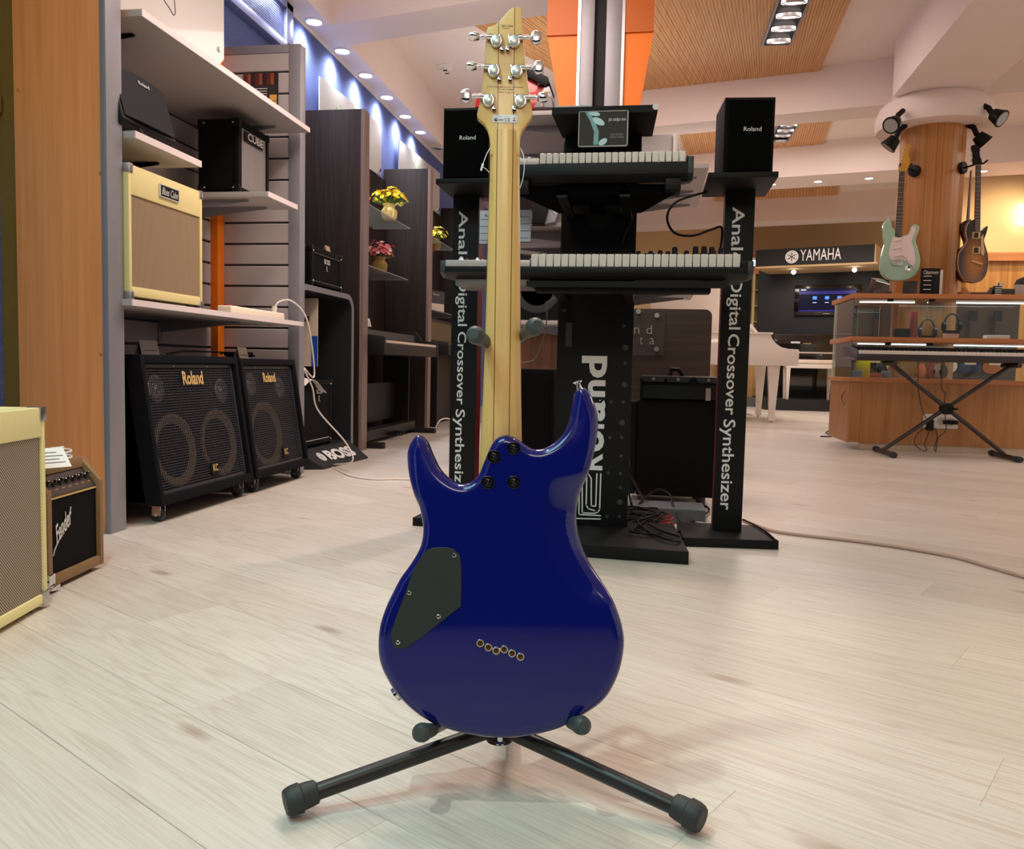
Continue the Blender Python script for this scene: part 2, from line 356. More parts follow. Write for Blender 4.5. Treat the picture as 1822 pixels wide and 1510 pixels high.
# ---- ceiling : lower slab (z 2.78) with coffers up to 3.15, laid 14 degrees off the wall
ZC, ZT = 2.78, 3.15
def cy(b, x): return b - .25*x
ceil = struct(B(-2.4, 7.5, -2.5, 15.2, ZT, ZT+.05).build('ceiling', ACOUS, smooth=False))
beams = [(-4.5, 2.35), (4.83, 5.17), (7.85, 8.2), (10.35, 11.0), (13.3, 13.75)]
def beam(b0, b1, x0, x1, z0=ZC, nm='ceiling_beam'):
    P = [(x0, cy(b0, x0)), (x1, cy(b0, x1)), (x1, cy(b1, x1)), (x0, cy(b1, x0))]
    return MB().hexa([(x, y, z0) for x, y in P]+[(x, y, ZT) for x, y in P]).build(nm, PLASTER, ceil, smooth=False)
for b0, b1 in beams: beam(b0, b1, -2.13, 7.4)
B(-2.36, -2.13, -2.5, 15.1, ZC, ZT).build('ceiling_soffit', PLASTER, ceil, smooth=False)
# beam from the round column towards the viewer
MB().hexa([(x, y, z) for z in (ZC-.06, ZT) for x, y in ((1.72, 3.6), (2.42, 3.6), (2.42, 7.0), (1.80, 7.0))]).build('ceiling_beam', PLASTER, ceil, smooth=False)
B(-2.31, -2.29, -1, 15, ZC-.02, ZC).build('cove_trim', WHITE, ceil, smooth=False)
# wood strip fields hung in the coffers, board by board
WOODC = mat('ceiling_wood_strip', (214, 162, 108), .5, kind='laminate', col2=(200, 146, 94), stretch=(20, 1, 20))
def woodfield(L0, L1, R0, R1, n, zb, nm):
    """strips running from edge L0-R0 (near) to L1-R1 (far)"""
    L0, L1, R0, R1 = [Vector(p) for p in (L0, L1, R0, R1)]
    root = MB().hexa([(*(p), z) for z in (zb+.02, ZT) for p in (L0, R0, R1, L1)]).build(nm, WOODC, ceil, smooth=False)
    for i in range(n):
        a0, a1 = (i+.05)/n, (i+.95)/n
        P = [L0.lerp(R0, a0), L0.lerp(R0, a1), L1.lerp(R1, a1), L1.lerp(R1, a0)]
        dz = random.uniform(-.002, .002)
        MB().hexa([(p.x, p.y, zb+dz) for p in P]+[(p.x, p.y, zb+.02) for p in P]).build('plank', WOODC, root, smooth=False)
woodfield((-1.72, 5.55), (-.55, 8.05), (1.22, 4.85), (1.35, 7.62), 110, 3.11, 'wood_ceiling_field')
woodfield((.1, 8.2), (.40, 10.55), (1.62, 7.8), (1.86, 10.1), 64, 3.11, 'wood_ceiling_field')
woodfield((.7, 10.9), (.9, 13.1), (2.2, 10.5), (2.6, 12.7), 40, 3.11, 'wood_ceiling_field')
# ---- round column with capital
colx, coly = 2.16, 7.16
col_ = struct(MB().cyl((colx, coly, 0), (colx, coly, 2.66), .235, n=56).build('round_column', OAKV))
mb = MB(); prof = [(.235, 2.50), (.42, 2.50), (.43, 2.53), (.43, 2.60), (.40, 2.68), (.33, 2.74), (.31, 2.80), (.31, ZT)]
mb.lathe(prof, Matrix.Translation((colx, coly, 0)), 56); mb.build('column_capital', PLASTER, col_)

# ---- recessed ceiling lamps along the blue wall
LAMPE = mat('lit_lamp_lens', (255, 250, 245), .4, emit=(255, 250, 240), es=9)
def downlight(x, y, z, lbl, grp, on=True, r=.05):
    t = thing('recessed_spotlight', lbl, 'ceiling light', grp, (x, y, z), 0)
    MB().lathe([(r+.012, 0), (r+.012, -.006), (r+.002, -.010), (r-.004, -.004), (r-.004, 0)], Matrix.Identity(4), 24).build('trim_ring', WHITE, t)
    MB().lathe([(r-.004, -.001), (r-.012, -.008), (.004, -.010)], Matrix.Identity(4), 20).build('lens', LAMPE if on else STEEL, t)
    return t
ys = [4.25, 4.77, 5.283, 5.79, 6.285, 6.809, 7.341, 7.842]
for i, y in enumerate(ys):
    if y > 5:
        w = ['nearest to the camera of those above the blue wall', 'second nearest above the blue wall', 'third nearest above the blue wall',
             'fourth nearest above the blue wall', 'fifth nearest above the blue wall', 'farthest lit one above the blue wall'][i-2]
        downlight(-2.215, y, ZC, 'lit round recessed spotlight, '+w, 'recessed spotlights above the blue wall')
    spot((-2.215, y, ZC-.03), (-2.30, y, 1.8), 46, (.84, .88, 1), 150, 1.0, .07)
downlight(-2.20, 8.45, ZC, 'unlit round recessed spotlight at the far end of the row above the blue wall', 'recessed spotlights above the blue wall', False)
for i, (x, y) in enumerate(((1.366, 10.363), (1.86, 10.155), (2.387, 9.991), (3.481, 9.644))):
    y = cy(10.68, x)
    downlight(x, y, ZC, 'bright round spotlight in the far ceiling beam, '+['just right of the right tower speaker', 'second from the right tower speaker', 'just left of the round column', 'just right of the round column'][i], 'spotlights in the far ceiling beam', True, .045)
    spot((x, y, ZC-.03), (x, y-.4, 0), 22, WARM, 100, .8)
# smoke detector
t = thing('smoke_detector', 'white round smoke detector on the ceiling left of the headstock', 'smoke detector', None, (-1.817, 7.221, ZT), 0)
MB().lathe([(.085, 0), (.085, -.008), (.05, -.014), (.048, -.035), (.030, -.042)], Matrix.Identity(4), 28).build('housing', WHITE, t)
for s_ in (-1, 1): MB().tube([(.036*math.cos(a)*1, .036*math.sin(a), -.041) for a in [s_*PI/2 + k*.25-.5+(0 if s_ > 0 else 0) - PI/2*0 for k in range(5)]], .006, 6).build('slot', BLACK, t)
# square spotlight modules in the wood fields
def module(c, w, l, ang, n, lbl):
    t = thing('spotlight_module', lbl, 'ceiling light', None, c, ang)
    B(-w/2-.018, w/2+.018, -l/2-.018, l/2+.018, -.01, .0).build('frame', GREYM, t)
    B(-w/2, w/2, -l/2, l/2, -.013, -.009).build('tray', BLACK, t)
    for k in range(n):
        yk = -l/2 + l*(k+.5)/n; rr = min(w, l/n)*.45
        hd = MB().lathe([(rr, 0), (rr, -.022), (rr*.86, -.026), (rr*.82, -.016)], Matrix.Translation((0, yk, -.012)) @ Matrix.Rotation(.25, 4, 'X'), 24).build('lamp_head', STEEL, t)
        MB().lathe([(rr*.8, -.018), (rr*.5, -.024), (.004, -.026)], Matrix.Translation((0, yk, -.012)) @ Matrix.Rotation(.25, 4, 'X'), 20).build('lens', mat('lit_spot_lens', (255, 248, 238), .4, emit=(255, 240, 225), es=6 if k < n else 2), hd)
    return t
module((.895, 6.40, 3.107), .19, .92, 0, 4, 'long frame of round spotlights in the large wooden ceiling panel')
module((1.33, 9.3, 3.107), .18, .8, 0, 4, 'spotlight frame in the second wooden ceiling panel behind the right speaker')
# right, the warm wall lamps
for k, (px, py) in enumerate(((1821, 367), (1820, 381), (1822, 395))):
    p = PY(10.05, px, py)
    t = thing('wall_lamp', ['uppermost', 'middle', 'lowest'][k]+' small bright lamp on the cream wall at the right edge', 'lamp', 'small lamps at the right edge', (p.x, 10.13, p.z), 0)
    MB().sph((0, -.03, 0), .035, n=12).build('bulb', LAMPE, t); B(-.02, .02, -.02, .02, -.02, .02).build('holder', WHITE, t)
spot((3.9, 9.3, 2.7), (3.9, 10.1, 1.9), 45, (1, .78, .45), 100, .8)
spot((4.3, 8.4, 2.7), (4.2, 10.1, 1.2), 50, (1, .80, .5), 80, .8)
# ================================================================ BLUE GUITAR (seen from behind) AND ITS STAND
TILT = math.radians(7)
GO = CAMP + ray(890, 1312)*(1.10)
GR = (Matrix.Rotation(YAW, 3, 'Z') @ Matrix.Rotation(-TILT, 3, 'X')); GRI = GR.transposed()
def gp(px, py, yl=.0):
    a = GRI @ (CAMP-GO); b = GRI @ ray(px, py); t = (yl-a.y)/b.y; q = a+b*t; return (q.x, q.z)
guitar = thing('electric_guitar', 'glossy dark blue electric guitar seen from behind, resting on the low black floor stand', 'guitar', None, GO, 0)
guitar.rotation_euler = (-TILT, 0, YAW)
OUT = [(744,773),(733,782),(725,800),(724,820),(728,850),(737,882),(747,905),(753,940),(748,972),(733,1000),(713,1028),(698,1056),(686,1082),(676,1114),(673,1147),(676,1175),(687,1203),(713,1242),(756,1278),(808,1299),(868,1310),(923,1310),(990,1296),(1036,1272),(1076,1242),(1100,1199),(1110,1153),(1108,1117),(1094,1074),(1073,1037),(1050,1001),(1034,965),(1027,925),(1032,882),(1047,842),(1060,792),(1065,745),(1056,710),(1046,693),(1037,688),(1025,694),(1019,718),(1013,751),(994,781),(969,797),(948,798),(931,788),(914,777),(895,774),(877,787),(862,820),(850,847),(828,861),(805,856),(783,837),(768,808),(758,785)]
ol = crom([gp(*p, .012) for p in OUT], 5)
ol = [Vector(p) for p in ol]
A_ = sum(ol[i-1].x*ol[i].y-ol[i].x*ol[i-1].y for i in range(len(ol)))
if A_ < 0: ol.reverse()
Pn = np.array([(p.x, p.y) for p in ol]); Qn = np.roll(Pn, -1, 0)
def dist_out(X):
    d = np.full(len(X), 9.)
    for a, b in zip(Pn, Qn):
        ab = b-a; t = np.clip(((X-a)@ab)/max(ab@ab, 1e-12), 0, 1); d = np.minimum(d, np.linalg.norm(X-(a+t[:, None]*ab), axis=1))
    return d
def inside(X):
    c = np.zeros(len(X), bool)
    for a, b in zip(Pn, Qn):
        cond = ((a[1] > X[:, 1]) != (b[1] > X[:, 1])); 
        with np.errstate(divide='ignore', invalid='ignore'): xi = (b[0]-a[0])*(X[:, 1]-a[1])/(b[1]-a[1])+a[0]
        c ^= cond & (X[:, 0] < xi)
    return c
pts = [tuple(p) for p in Pn]; n0 = len(pts)
tng = np.roll(Pn, -1, 0)-np.roll(Pn, 1, 0); tng /= np.linalg.norm(tng, axis=1)[:, None]; nin = np.stack([-tng[:, 1], tng[:, 0]], 1)
for off in (.0008, .0022, .0042, .007, .0105, .0135):
    C_ = Pn+nin*off; dd = dist_out(C_); ok = (dd > off*.93) & inside(C_); pts += [tuple(c) for c in C_[ok]]
mn, mx = Pn.min(0), Pn.max(0); g = np.array([(x+(j % 2)*.002, z) for j, z in enumerate(np.arange(mn[1], mx[1], .0035)) for x in np.arange(mn[0], mx[0], .004)])
g = g[inside(g)]; g = g[dist_out(g) > .0155]; pts += [tuple(c) for c in g]
r_ = delaunay_2d_cdt([Vector(p) for p in pts], [], [list(range(n0))], 1, 1e-7)
V2 = np.array([(v.x, v.y) for v in r_[0]]); F2 = r_[2]
dd = dist_out(V2)
RR = .0125
yy = np.where(dd < RR, RR-np.sqrt(np.maximum(RR*RR-(RR-np.minimum(dd, RR))**2, 0)), 0)
# tummy cut on the waist to the right, with a crisp inner ridge
cut = np.array([gp(*p, 0) for p in crom([(950, 850), (955, 890), (960, 935), (974, 985), (996, 1030), (1030, 1068), (1070, 1100)], 6, False)])
def sgn(X):
    best = np.full(len(X), 9.); s = np.zeros(len(X)); tt = np.zeros(len(X)); n = len(cut)-1
    for i in range(n):
        a, b = cut[i], cut[i+1]; ab = b-a; t = np.clip(((X-a)@ab)/(ab@ab), 0, 1); q = X-(a+t[:, None]*ab); d = np.linalg.norm(q, axis=1)
        cr = ab[0]*q[:, 1]-ab[1]*q[:, 0]; m = d < best; best[m] = d[m]; s[m] = np.sign(cr)[m]; tt[m] = (i+t[m])/n
    return best*s, tt
sd, tt = sgn(V2)
sm = lambda x: np.clip(x, 0, 1)**2*(3-2*np.clip(x, 0, 1))
right = np.maximum(sd, 0)
w_ = sm(tt/.28)*sm((1-tt)/.16)
yy = yy + np.minimum(right, .075)*.28*w_ * (1-.0*dd)
# scooped horns: bevel towards both cutaways
zc = gp(900, 860)[1]
hl = gp(735, 800); hr = gp(1045, 720)
for (hx, hz), k in ((hl, .05), (hr, .06)):
    q = np.exp(-(((V2[:, 0]-hx)/.035)**2+((V2[:, 1]-hz)/.05)**2)); yy = yy + q*.008*np.clip(1-dd/.03, 0, 1)
mb = MB(); bv = [mb.bm.verts.new((x, y, z)) for (x, z), y in zip(V2, yy)]
for f in F2:
    try: mb.bm.faces.new([bv[i] for i in f])
    except ValueError: pass
bmesh.ops.delete(mb.bm, geom=[v for v in mb.bm.verts if not v.link_faces], context='VERTS')
for ytar, ins in ((.036, 0), (.042, .002), (.045, .006)):
    ed = [e for e in mb.bm.edges if len(e.link_faces) == 1]
    r = bmesh.ops.extrude_edge_only(mb.bm, edges=ed); nv = [v for v in r['geom'] if isinstance(v, bmesh.types.BMVert)]
    for v in nv: v.co.y = ytar
bmesh.ops.holes_fill(mb.bm, edges=[e for e in mb.bm.edges if len(e.link_faces) == 1], sides=0)
BLUEG = mat('blue_lacquer', (0, 12, 100), .35, spec=.12, coat=1.0, nz=(3, .10), cr=.03)
gb = mb.build('body', BLUEG, guitar, ang=60)
def gv(px, py, y): x, z = gp(px, py, y); return Vector((x, y, z))
# control cavity cover
cov = [(768,975),(798,974),(812,981),(820,998),(820,1072),(812,1084),(740,1140),(716,1153),(702,1150),(697,1136),(698,1118),(722,1052),(736,1014),(752,987)]
cov = crom([gp(*p, 0) for p in cov], 3)
COVM = mat('dark_cover_plate', (34, 42, 40), .5, nz=(30, .08))
cv = MB().prism(cov, xyz, -.0012, .001).build('cavity_cover', COVM, guitar, bevel=.0004, seg=1)
def screw(px, py, r, m, name, par, y=-.0014, cross=True):
    c = gv(px, py, y); M = Matrix.Translation(c) @ Matrix.Rotation(PI/2, 4, 'X')
    s = MB().lathe([(r, -.001), (r, .0006), (r*.75, .0014), (r*.25, .0016)], M, 16).build(name, m, par)
    if cross: 
        for a in (.4, .4+PI/2): MB().box(c.x-r*.6, c.x+r*.6, c.y-.0018, c.y-.0012, c.z-r*.1, c.z+r*.1, Matrix.Rotation(a, 3, 'Y')).build('slot', INK, s)
    return s
for p in ((808, 988), (728, 1055), (780, 1097), (708, 1143)): screw(*p, .0030, CHROME, 'screw', cv)
BRASSD = mat('dark_brass', (110, 74, 22), .35, 1., nz=None)
for px, py in ((854.5, 1144), (869, 1151.3), (883, 1157.3), (897, 1154.8), (911, 1162), (926, 1168)):
    c = gv(px, py, 0); M = Matrix.Translation(c) @ Matrix.Rotation(PI/2, 4, 'X')
    mb = MB(); mb.lathe([(.0056, -.002), (.0056, .0006), (.0050, .0014), (.0036, .0014), (.0030, -.0005)], M, 24)
    f = mb.build('string_ferrule', CHROME, guitar); MB().lathe([(.0032, -.001), (.0032, .0005), (.0014, .0008)], M, 14).build('ferrule_hole', BRASSD, f)
for px, py in ((879, 812), (914, 797), (868, 858), (914, 858)):
    c = gv(px, py, -.0004); M = Matrix.Translation(c) @ Matrix.Rotation(PI/2, 4, 'X')
    f = MB().lathe([(.0092, -.003), (.0092, .0004), (.0084, .0010), (.0070, .0010), (.0066, -.0005)], M, 28).build('neck_bolt', mat('black_chrome', (22, 22, 24), .15, .6, nz=None), guitar)
    screw(px, py, .0058, mat('black_chrome', (22, 22, 24), .15, .6), 'bolt_head', f, -.0006)
# neck wood: three laminations with thin dark glue lines
def neck_mat():
    m = bpy.data.materials.new('laminated_maple'); m.use_nodes = True; nt = m.node_tree; N = nt.nodes; L = nt.links; b = N['Principled BSDF']
    b.inputs['Roughness'].default_value = .34; b.inputs['Coat Weight'].default_value = .3; b.inputs['Coat Roughness'].default_value = .15
    tc = N.new('ShaderNodeTexCoord'); sx = N.new('ShaderNodeSeparateXYZ'); L.new(tc.outputs['Object'], sx.inputs[0])
    def M_(op, a, bb=None):
        q = N.new('ShaderNodeMath'); q.operation = op
        for i, v in enumerate((a, bb)):
            if v is None: continue
            if hasattr(v, 'is_linked'): L.new(v, q.inputs[i])
            else: q.inputs[i].default_value = v
        return q.outputs[0]
    lines = []; sides = []
    for (xa, ya), (xb, yb) in (((887.4, 40), (878.5, 750)), ((915.7, 40), (906, 750))):
        p, q = gp(xa, ya, .027), gp(xb, yb, .027); k = (q[0]-p[0])/(q[1]-p[1]); c0 = p[0]-k*p[1]
        dx = M_('SUBTRACT', sx.outputs[0], M_('ADD', M_('MULTIPLY', sx.outputs[2], k), c0))
        lines.append(M_('LESS_THAN', M_('ABSOLUTE', dx), .0006)); sides.append(M_('GREATER_THAN', dx, 0.))
    ln = M_('MAXIMUM', lines[0], lines[1])
    mid = M_('SUBTRACT', sides[0], sides[1])
    mp = N.new('ShaderNodeMapping'); mp.inputs['Scale'].default_value = (60, 60, 3); L.new(tc.outputs['Object'], mp.inputs[0])
    n = N.new('ShaderNodeTexNoise'); n.inputs['Scale'].default_value = 3; n.inputs['Detail'].default_value = 5; L.new(mp.outputs[0], n.inputs['Vector'])
    def mx(f, a, bb):
        x = N.new('ShaderNodeMix'); x.data_type = 'RGBA'; L.new(f, x.inputs[0])
        for i, v in ((6, a), (7, bb)):
            if isinstance(v, tuple): x.inputs[i].default_value = (*s2l(v), 1)
            else: L.new(v, x.inputs[i])
        return x.outputs[2]
    outer = mx(n.outputs[0], (228, 190, 118), (212, 170, 96)); inner = mx(n.outputs[0], (234, 194, 130), (214, 168, 102))
    L.new(mx(ln, mx(mid, outer, inner), (112, 66, 30)), b.inputs['Base Color']); return m
NECK = neck_mat()
mb = MB(); rings = []
for py, xl, xr in ((236, 872.5, 924.5), (300, 871.5, 925), (400, 868.5, 925.5), (500, 866, 926), (600, 863, 926.5), (700, 859, 927.5), (800, 854, 929), (905, 850, 931)):
    a = gp(xl, py, .04); c = gp(xr, py, .04); xm = (a[0]+c[0])/2; hw = (c[0]-a[0])/2; z = (a[1]+c[1])/2
    R_ = [mb.bm.verts.new((xm+hw*math.sin(t), .044-.019*max(0, math.cos(t))**.8, z)) for t in [(-PI/2)+PI*k/18 for k in range(19)]]
    rings.append(R_)
for A, C in zip(rings, rings[1:]):
    for k in range(18): mb.bm.faces.new((A[k], A[k+1], C[k+1], C[k]))
    mb.bm.faces.new((A[18], A[0], C[0], C[18]))
mb.bm.faces.new(rings[0]); mb.bm.faces.new(rings[-1][::-1])
nk = mb.build('neck', NECK, guitar, ang=50)
mb = MB(); a = gp(873.5, 245, .047); c = gp(924, 245, .047); e_ = gp(853, 880, .047); f_ = gp(929, 880, .047)
mb.hexa([(e_[0], .044, e_[1]), (f_[0], .044, f_[1]), (f_[0], .051, f_[1]), (e_[0], .051, e_[1]), (a[0], .044, a[1]), (c[0], .044, c[1]), (c[0], .051, c[1]), (a[0], .051, a[1])])
mb.build('fretboard', mat('rosewood', (64, 36, 24), .5, nz=(40, .2)), guitar)
HS = [(918,12),(925,12.3),(927.5,16),(928.5,38),(930,60),(932,85),(935.5,113),(939,145),(944,178),(947.5,201),(945,209),(937,220),(929,231),(925.5,243),(925,256),(925,275),(871.5,275),(872,256),(871,243),(867.5,230),(861,219),(849,208.5),(848.8,202),(855,175),(859,139),(862,99),(865,70),(866.5,52),(869.5,47.5),(880,45),(888,38.5),(900,24),(909,15)]
hsp = [gp(*p, .031) for p in HS]
MB().prism(hsp, xyz, .0305, .044).build('headstock', NECK, guitar, bevel=.0016, seg=2)
# tuners: housing, gear cover, shaft, key
GEARC = mat('satin_gear_cover', (196, 200, 198), .35, .6, nz=(90, .04))
def tuner(px, py, s, key):
    c = gv(px, py, .0305); x, z = c.x, c.z; M = Matrix.Translation((x, .0305, z)) @ Matrix.Rotation(PI/2, 4, 'X')
    mb = MB(); mb.lathe([(.0090, -.001), (.0090, .002), (.0084, .0055), (.0074, .0068)], M, 24)
    t = mb.build('tuner', CHROME, guitar)
    pl = MB(); i_ = -s*.0085
    pl.box(min(x-s*.0035, x+i_), max(x-s*.0035, x+i_), .0255, .031, z-.003, z+.0092); pl.box(x-.0085, x+.0085, .0258, .031, z+.004, z+.0095)
    pl.box(x+i_-.003, x+i_+.003, .028, .031, z-.0135, z-.006); pl.build('mounting_plate', CHROME, t, bevel=.0012)
    pl = MB().lathe([(.0030, 0), (.0032, .0024), (.0014, .003)], Matrix.Translation((x+i_, .0285, z-.0118)) @ Matrix.Rotation(PI/2, 4, 'X'), 12); pl.build('screw', CHROME, t)
    pl = MB().lathe([(.0066, .0062), (.0066, .0078), (.0058, .0084)], M @ Matrix.Diagonal((1, 1.12, 1, 1)), 24); pl.build('gear_cover', GEARC, t)
    zs = z+.0058
    L_ = .0262 - (.001 if key == 'edge' else 0)
    MX = Matrix.Translation((x, .0265, zs)) @ (Matrix.Rotation(s*PI/2, 4, 'Y'))
    MB().lathe([(.0040, .006), (.0040, .0125), (.0030, .013), (.0030, .0185), (.0038, .019), (.0038, .0205), (.0024, .021), (.0024, .025)], MX, 16).build('shaft', CHROME, t)
    X0, X1 = .0235, .0385
    if key == 'edge': ry, rz_, = .0078, .0042
    elif key == 'mid': ry, rz_ = .0066, .0062
    else: ry, rz_ = .0040, .0098
    P = [(X0, .45), (X0+.0012, .72), (X0+.004, .95), (X0+.008, 1.), (X1-.0015, .82), (X1, .66)]
    mb = MB(); rg = []
    for u, k in P:
        rg.append([mb.bm.verts.new((x+s*u, .0265+ry*(.35 + .65*k if True else 1)*math.copysign(abs(math.cos(a))**.55, math.cos(a)), zs+rz_*k*math.copysign(abs(math.sin(a))**.55, math.sin(a)))) for a in [2*PI*q/20 for q in range(20)]])
    for A, C in zip(rg, rg[1:]):
        for q in range(20): mb.bm.faces.new((A[q], A[(q+1) % 20], C[(q+1) % 20], C[q]))
    mb.bm.faces.new(rg[0][::-1]); mb.bm.faces.new(rg[-1]); mb.build('tuner_key', CHROME, t, ang=50)
for a in ((883, 75.5, -1, 'edge'), (878.3, 128.5, -1, 'edge'), (869, 181, -1, 'face'), (914.5, 76, 1, 'face'), (919, 129, 1, 'face'), (926, 182, 1, 'mid')): tuner(*a)
# serial number, patent lines, label
def gtxt(s, px, py, wpx, hpx, m, par, y, name='lettering', **k):
    c = gv(px, py, y); sc = .000795; return txt(s, c, (1, 0, 0), (0, 0, 1), wpx*sc, hpx*sc, m, par, name, ext=.00008, **k)
BURN = mat('burnt_ink', (70, 44, 24), .6, nz=None)
gtxt('001594', 902.5, 46.5, 20, 4.2, BURN, guitar, .0303, 'serial_number'); gtxt('————', 900.5, 50.6, 12, .5, BURN, guitar, .0303, 'serial_underline')
gtxt('J P S is founded on this instrument', 899, 155, 64, 3.8, BURN, guitar, .0303); gtxt('PAT. REG. NUMBER', 899.5, 159, 27, 2.4, BURN, guitar, .0303); gtxt('MADE IN JAPAN', 900, 164.5, 25.5, 2.8, BURN, guitar, .0303)
p0 = gp(877, 217.5, .0295); p1 = gp(921, 204.5, .0295)
lb = MB().box(p0[0], p1[0], .0296, .0303, p0[1], p1[1]).build('label_sticker', PAPER, guitar, bevel=.0002)
lab(lb, 'small white sticker with CE and approval marks')
gtxt('CE', 902.5, 213, 9, 6.4, INK, lb, .0294, space=1.2); gtxt('N4027', 891.5, 213, 9.5, 3.4, INK, lb, .0294); gtxt('complies with EMC requirements', 893.5, 206.8, 27, 1.3, INK, lb, .0294)
gtxt('X', 915, 210.5, 4, 4, INK, lb, .0294, 'bin_mark'); gtxt('—', 915, 214.5, 4.6, 1.4, INK, lb, .0294, 'bin_bar')
c = gv(882.4, 212.8, .0294); MB().lathe([(.0024, 0), (.0024, .0002)], Matrix.Translation(c) @ Matrix.Rotation(PI/2, 4, 'X'), 20).build('tick_disc', INK, lb)
gtxt('v', 883, 212.5, 3, 3, PAPER, lb, .0291, 'tick')
# strap buttons
def strapb(px, py, d, y):
    c = gv(px, py, y); M = Matrix.Translation(c) @ Vector(d).to_track_quat('Z', 'Y').to_matrix().to_4x4()
    MB().lathe([(.0052, -.012), (.0048, -.004), (.0036, 0), (.0034, .005), (.0066, .0075), (.0068, .0085), (.003, .0095)], M, 20).build('strap_button', CHROME, guitar)
strapb(1030, 689, (-.28, -.1, 1), .014); strapb(890, 1311, (0, .1, -1), .022)
# output jack on the lower left edge
c = gv(705, 1235, .022); MB().lathe([(.010, -.006), (.010, .001), (.006, .0025)], Matrix.Translation(c) @ Vector((-.75, 0, -.66)).to_track_quat('Z', 'Y').to_matrix().to_4x4(), 20).build('output_jack', CHROME, guitar)
# tag string hanging from the neck
STRING = mat('white_nylon_string', (232, 232, 230), .5, nz=None)
pts = [gv(*p) for p in ((873, 262, .036), (866, 274, .028), (860, 290, .024), (858.5, 296, .024), (864, 300, .026), (871, 307, .03))]
s1 = MB().tube([tuple(p) for p in crom([tuple(q) for q in pts], 5, False)], .0006, 6)
s1.tube([gv(858.5, 294, .024), gv(856, 303, .022)], .0014, 6); s1.sph(gv(859, 293, .024), .0019)
s1.tube(crom([tuple(gv(*p)) for p in ((925, 262, .036), (931, 275, .03), (933, 292, .03), (931, 315, .032), (925, 335, .036))], 5, False), .00055, 6)
ts = s1.build('tag_string', STRING)
M_g = Matrix.Translation(GO) @ GR.to_4x4(); ts.data.transform(M_g)
tag(ts, 'thin white tag string looped around the upper neck of the blue guitar', 'string')

# ---- floor stand
stand = thing('guitar_stand', 'low black tripod guitar stand with rubber tipped arms holding the blue guitar', 'guitar stand')
hub = PZ(.075, 889, 1290)
fw = Vector((-math.sin(YAW), math.cos(YAW), 0))
for (ax, ay), (bx, by) in (((562, 1408), (507, 1429)), ((1200, 1432), (1250, 1459))):
    e1 = PZ(.026, ax, ay); e2 = PZ(.020, bx, by)
    top = hub + Vector((0, 0, -.002))
    MB().tube([top, e1+(e2-e1)*.6], .0108, 20).build('leg', STANDM, stand)
    dr = (e2-e1).normalized(); M = Matrix.Translation(e1) @ dr.to_track_quat('Z', 'Y').to_matrix().to_4x4(); L_ = (e2-e1).length
    MB().lathe([(.0125, -.002), (.0150, 0), (.0162, .008), (.0168, L_*.45), (.0190, L_*.5), (.0188, L_*.75), (.0172, L_-.003), (.0150, L_)], M, 28).build('rubber_foot', RUBBER, stand)
r3 = hub + fw*.27 + Vector((.015, 0, -.055)); MB().tube([hub, r3], .0108, 18).build('leg', STANDM, stand)
MB().lathe([(.0125, -.002), (.0168, 0), (.0172, .03), (.0150, .05)], Matrix.Translation(r3-(r3-hub).normalized()*.03) @ (r3-hub).to_track_quat('Z', 'Y').to_matrix().to_4x4(), 24).build('rubber_foot', RUBBER, stand)
MB().cyl(hub+Vector((0, 0, -.022)), hub+Vector((0, 0, .03)), .019, n=24).build('hub', BLACK, stand, bevel=.003)
topc = GO + GR @ Vector((.0, .12, .47*1.0)); topz = gv(899, 592, .10)
yk = M_g @ Vector((gv(899, 592, 0).x, .115, gv(899, 592, 0).z))
MB().tube([hub, hub+(yk-hub)*.55], .0108, 18).build('post', STANDM, stand); MB().tube([hub+(yk-hub)*.5, yk], .0085, 18).build('post', STANDM, stand)
MB().tube([hub+(yk-hub)*.5, hub+(yk-hub)*.56], .014, 18).build('clamp', BLACK, stand)
def arm(path, rub, r, name='support_arm'):
    a = MB().tube(path, r, 14).build(name, STANDM, stand); n = len(rub)
    rad = [.0098]*n; rad[-1] = .007; rad[-2] = .0115; rad[-3] = .0125; rad[-4] = .0118; rad[-5] = .0092; rad[0] = .0085
    MB().tube(rub, .01, 18, rad).build('rubber_sleeve', mat('grey_green_rubber', (58, 66, 66), .5, nz=(60, .15)), a)
def W_(v): return M_g @ Vector(v)
def armset(pxy, yb, y_root, root, r, rise):
    for k, (px, py) in enumerate(pxy):
        x, z = gp(px, py, yb); sgx = 1 if k else -1
        tip = Vector((x, yb, z)); mid = Vector((x-sgx*.010, yb+.035, z-rise*.4)); base = Vector((x-sgx*.022, y_root-.01, z-rise))
        pth = [W_(p) for p in crom([tuple(root), (root[0]+(base.x-root[0])*.5, y_root, root[2]+(base.z-root[2])*.4), tuple(base), tuple(mid)], 6, False)]
        tube_end = W_(mid); tp = W_(tip); d_ = (tp-tube_end).normalized()
        Lr = (tp-tube_end).length
        rub = [tube_end - d_*.004, tube_end + d_*Lr*.3, tp-d_*.016, tp-d_*.009, tp - d_*.002, tp+d_*.005, tp+d_*.0095]
        arm(pth, rub, r)
hl_ = GRI @ (hub+Vector((0, 0, .03))-GO)
armset(((750, 1303), (1035, 1290)), -.022, .085, (hl_.x, hl_.y, hl_.z), .0075, .018)
yl_ = GRI @ (yk-GO)
armset(((846, 596), (952, 581)), -.022, .10, (yl_.x, yl_.y, yl_.z), .0065, .004)
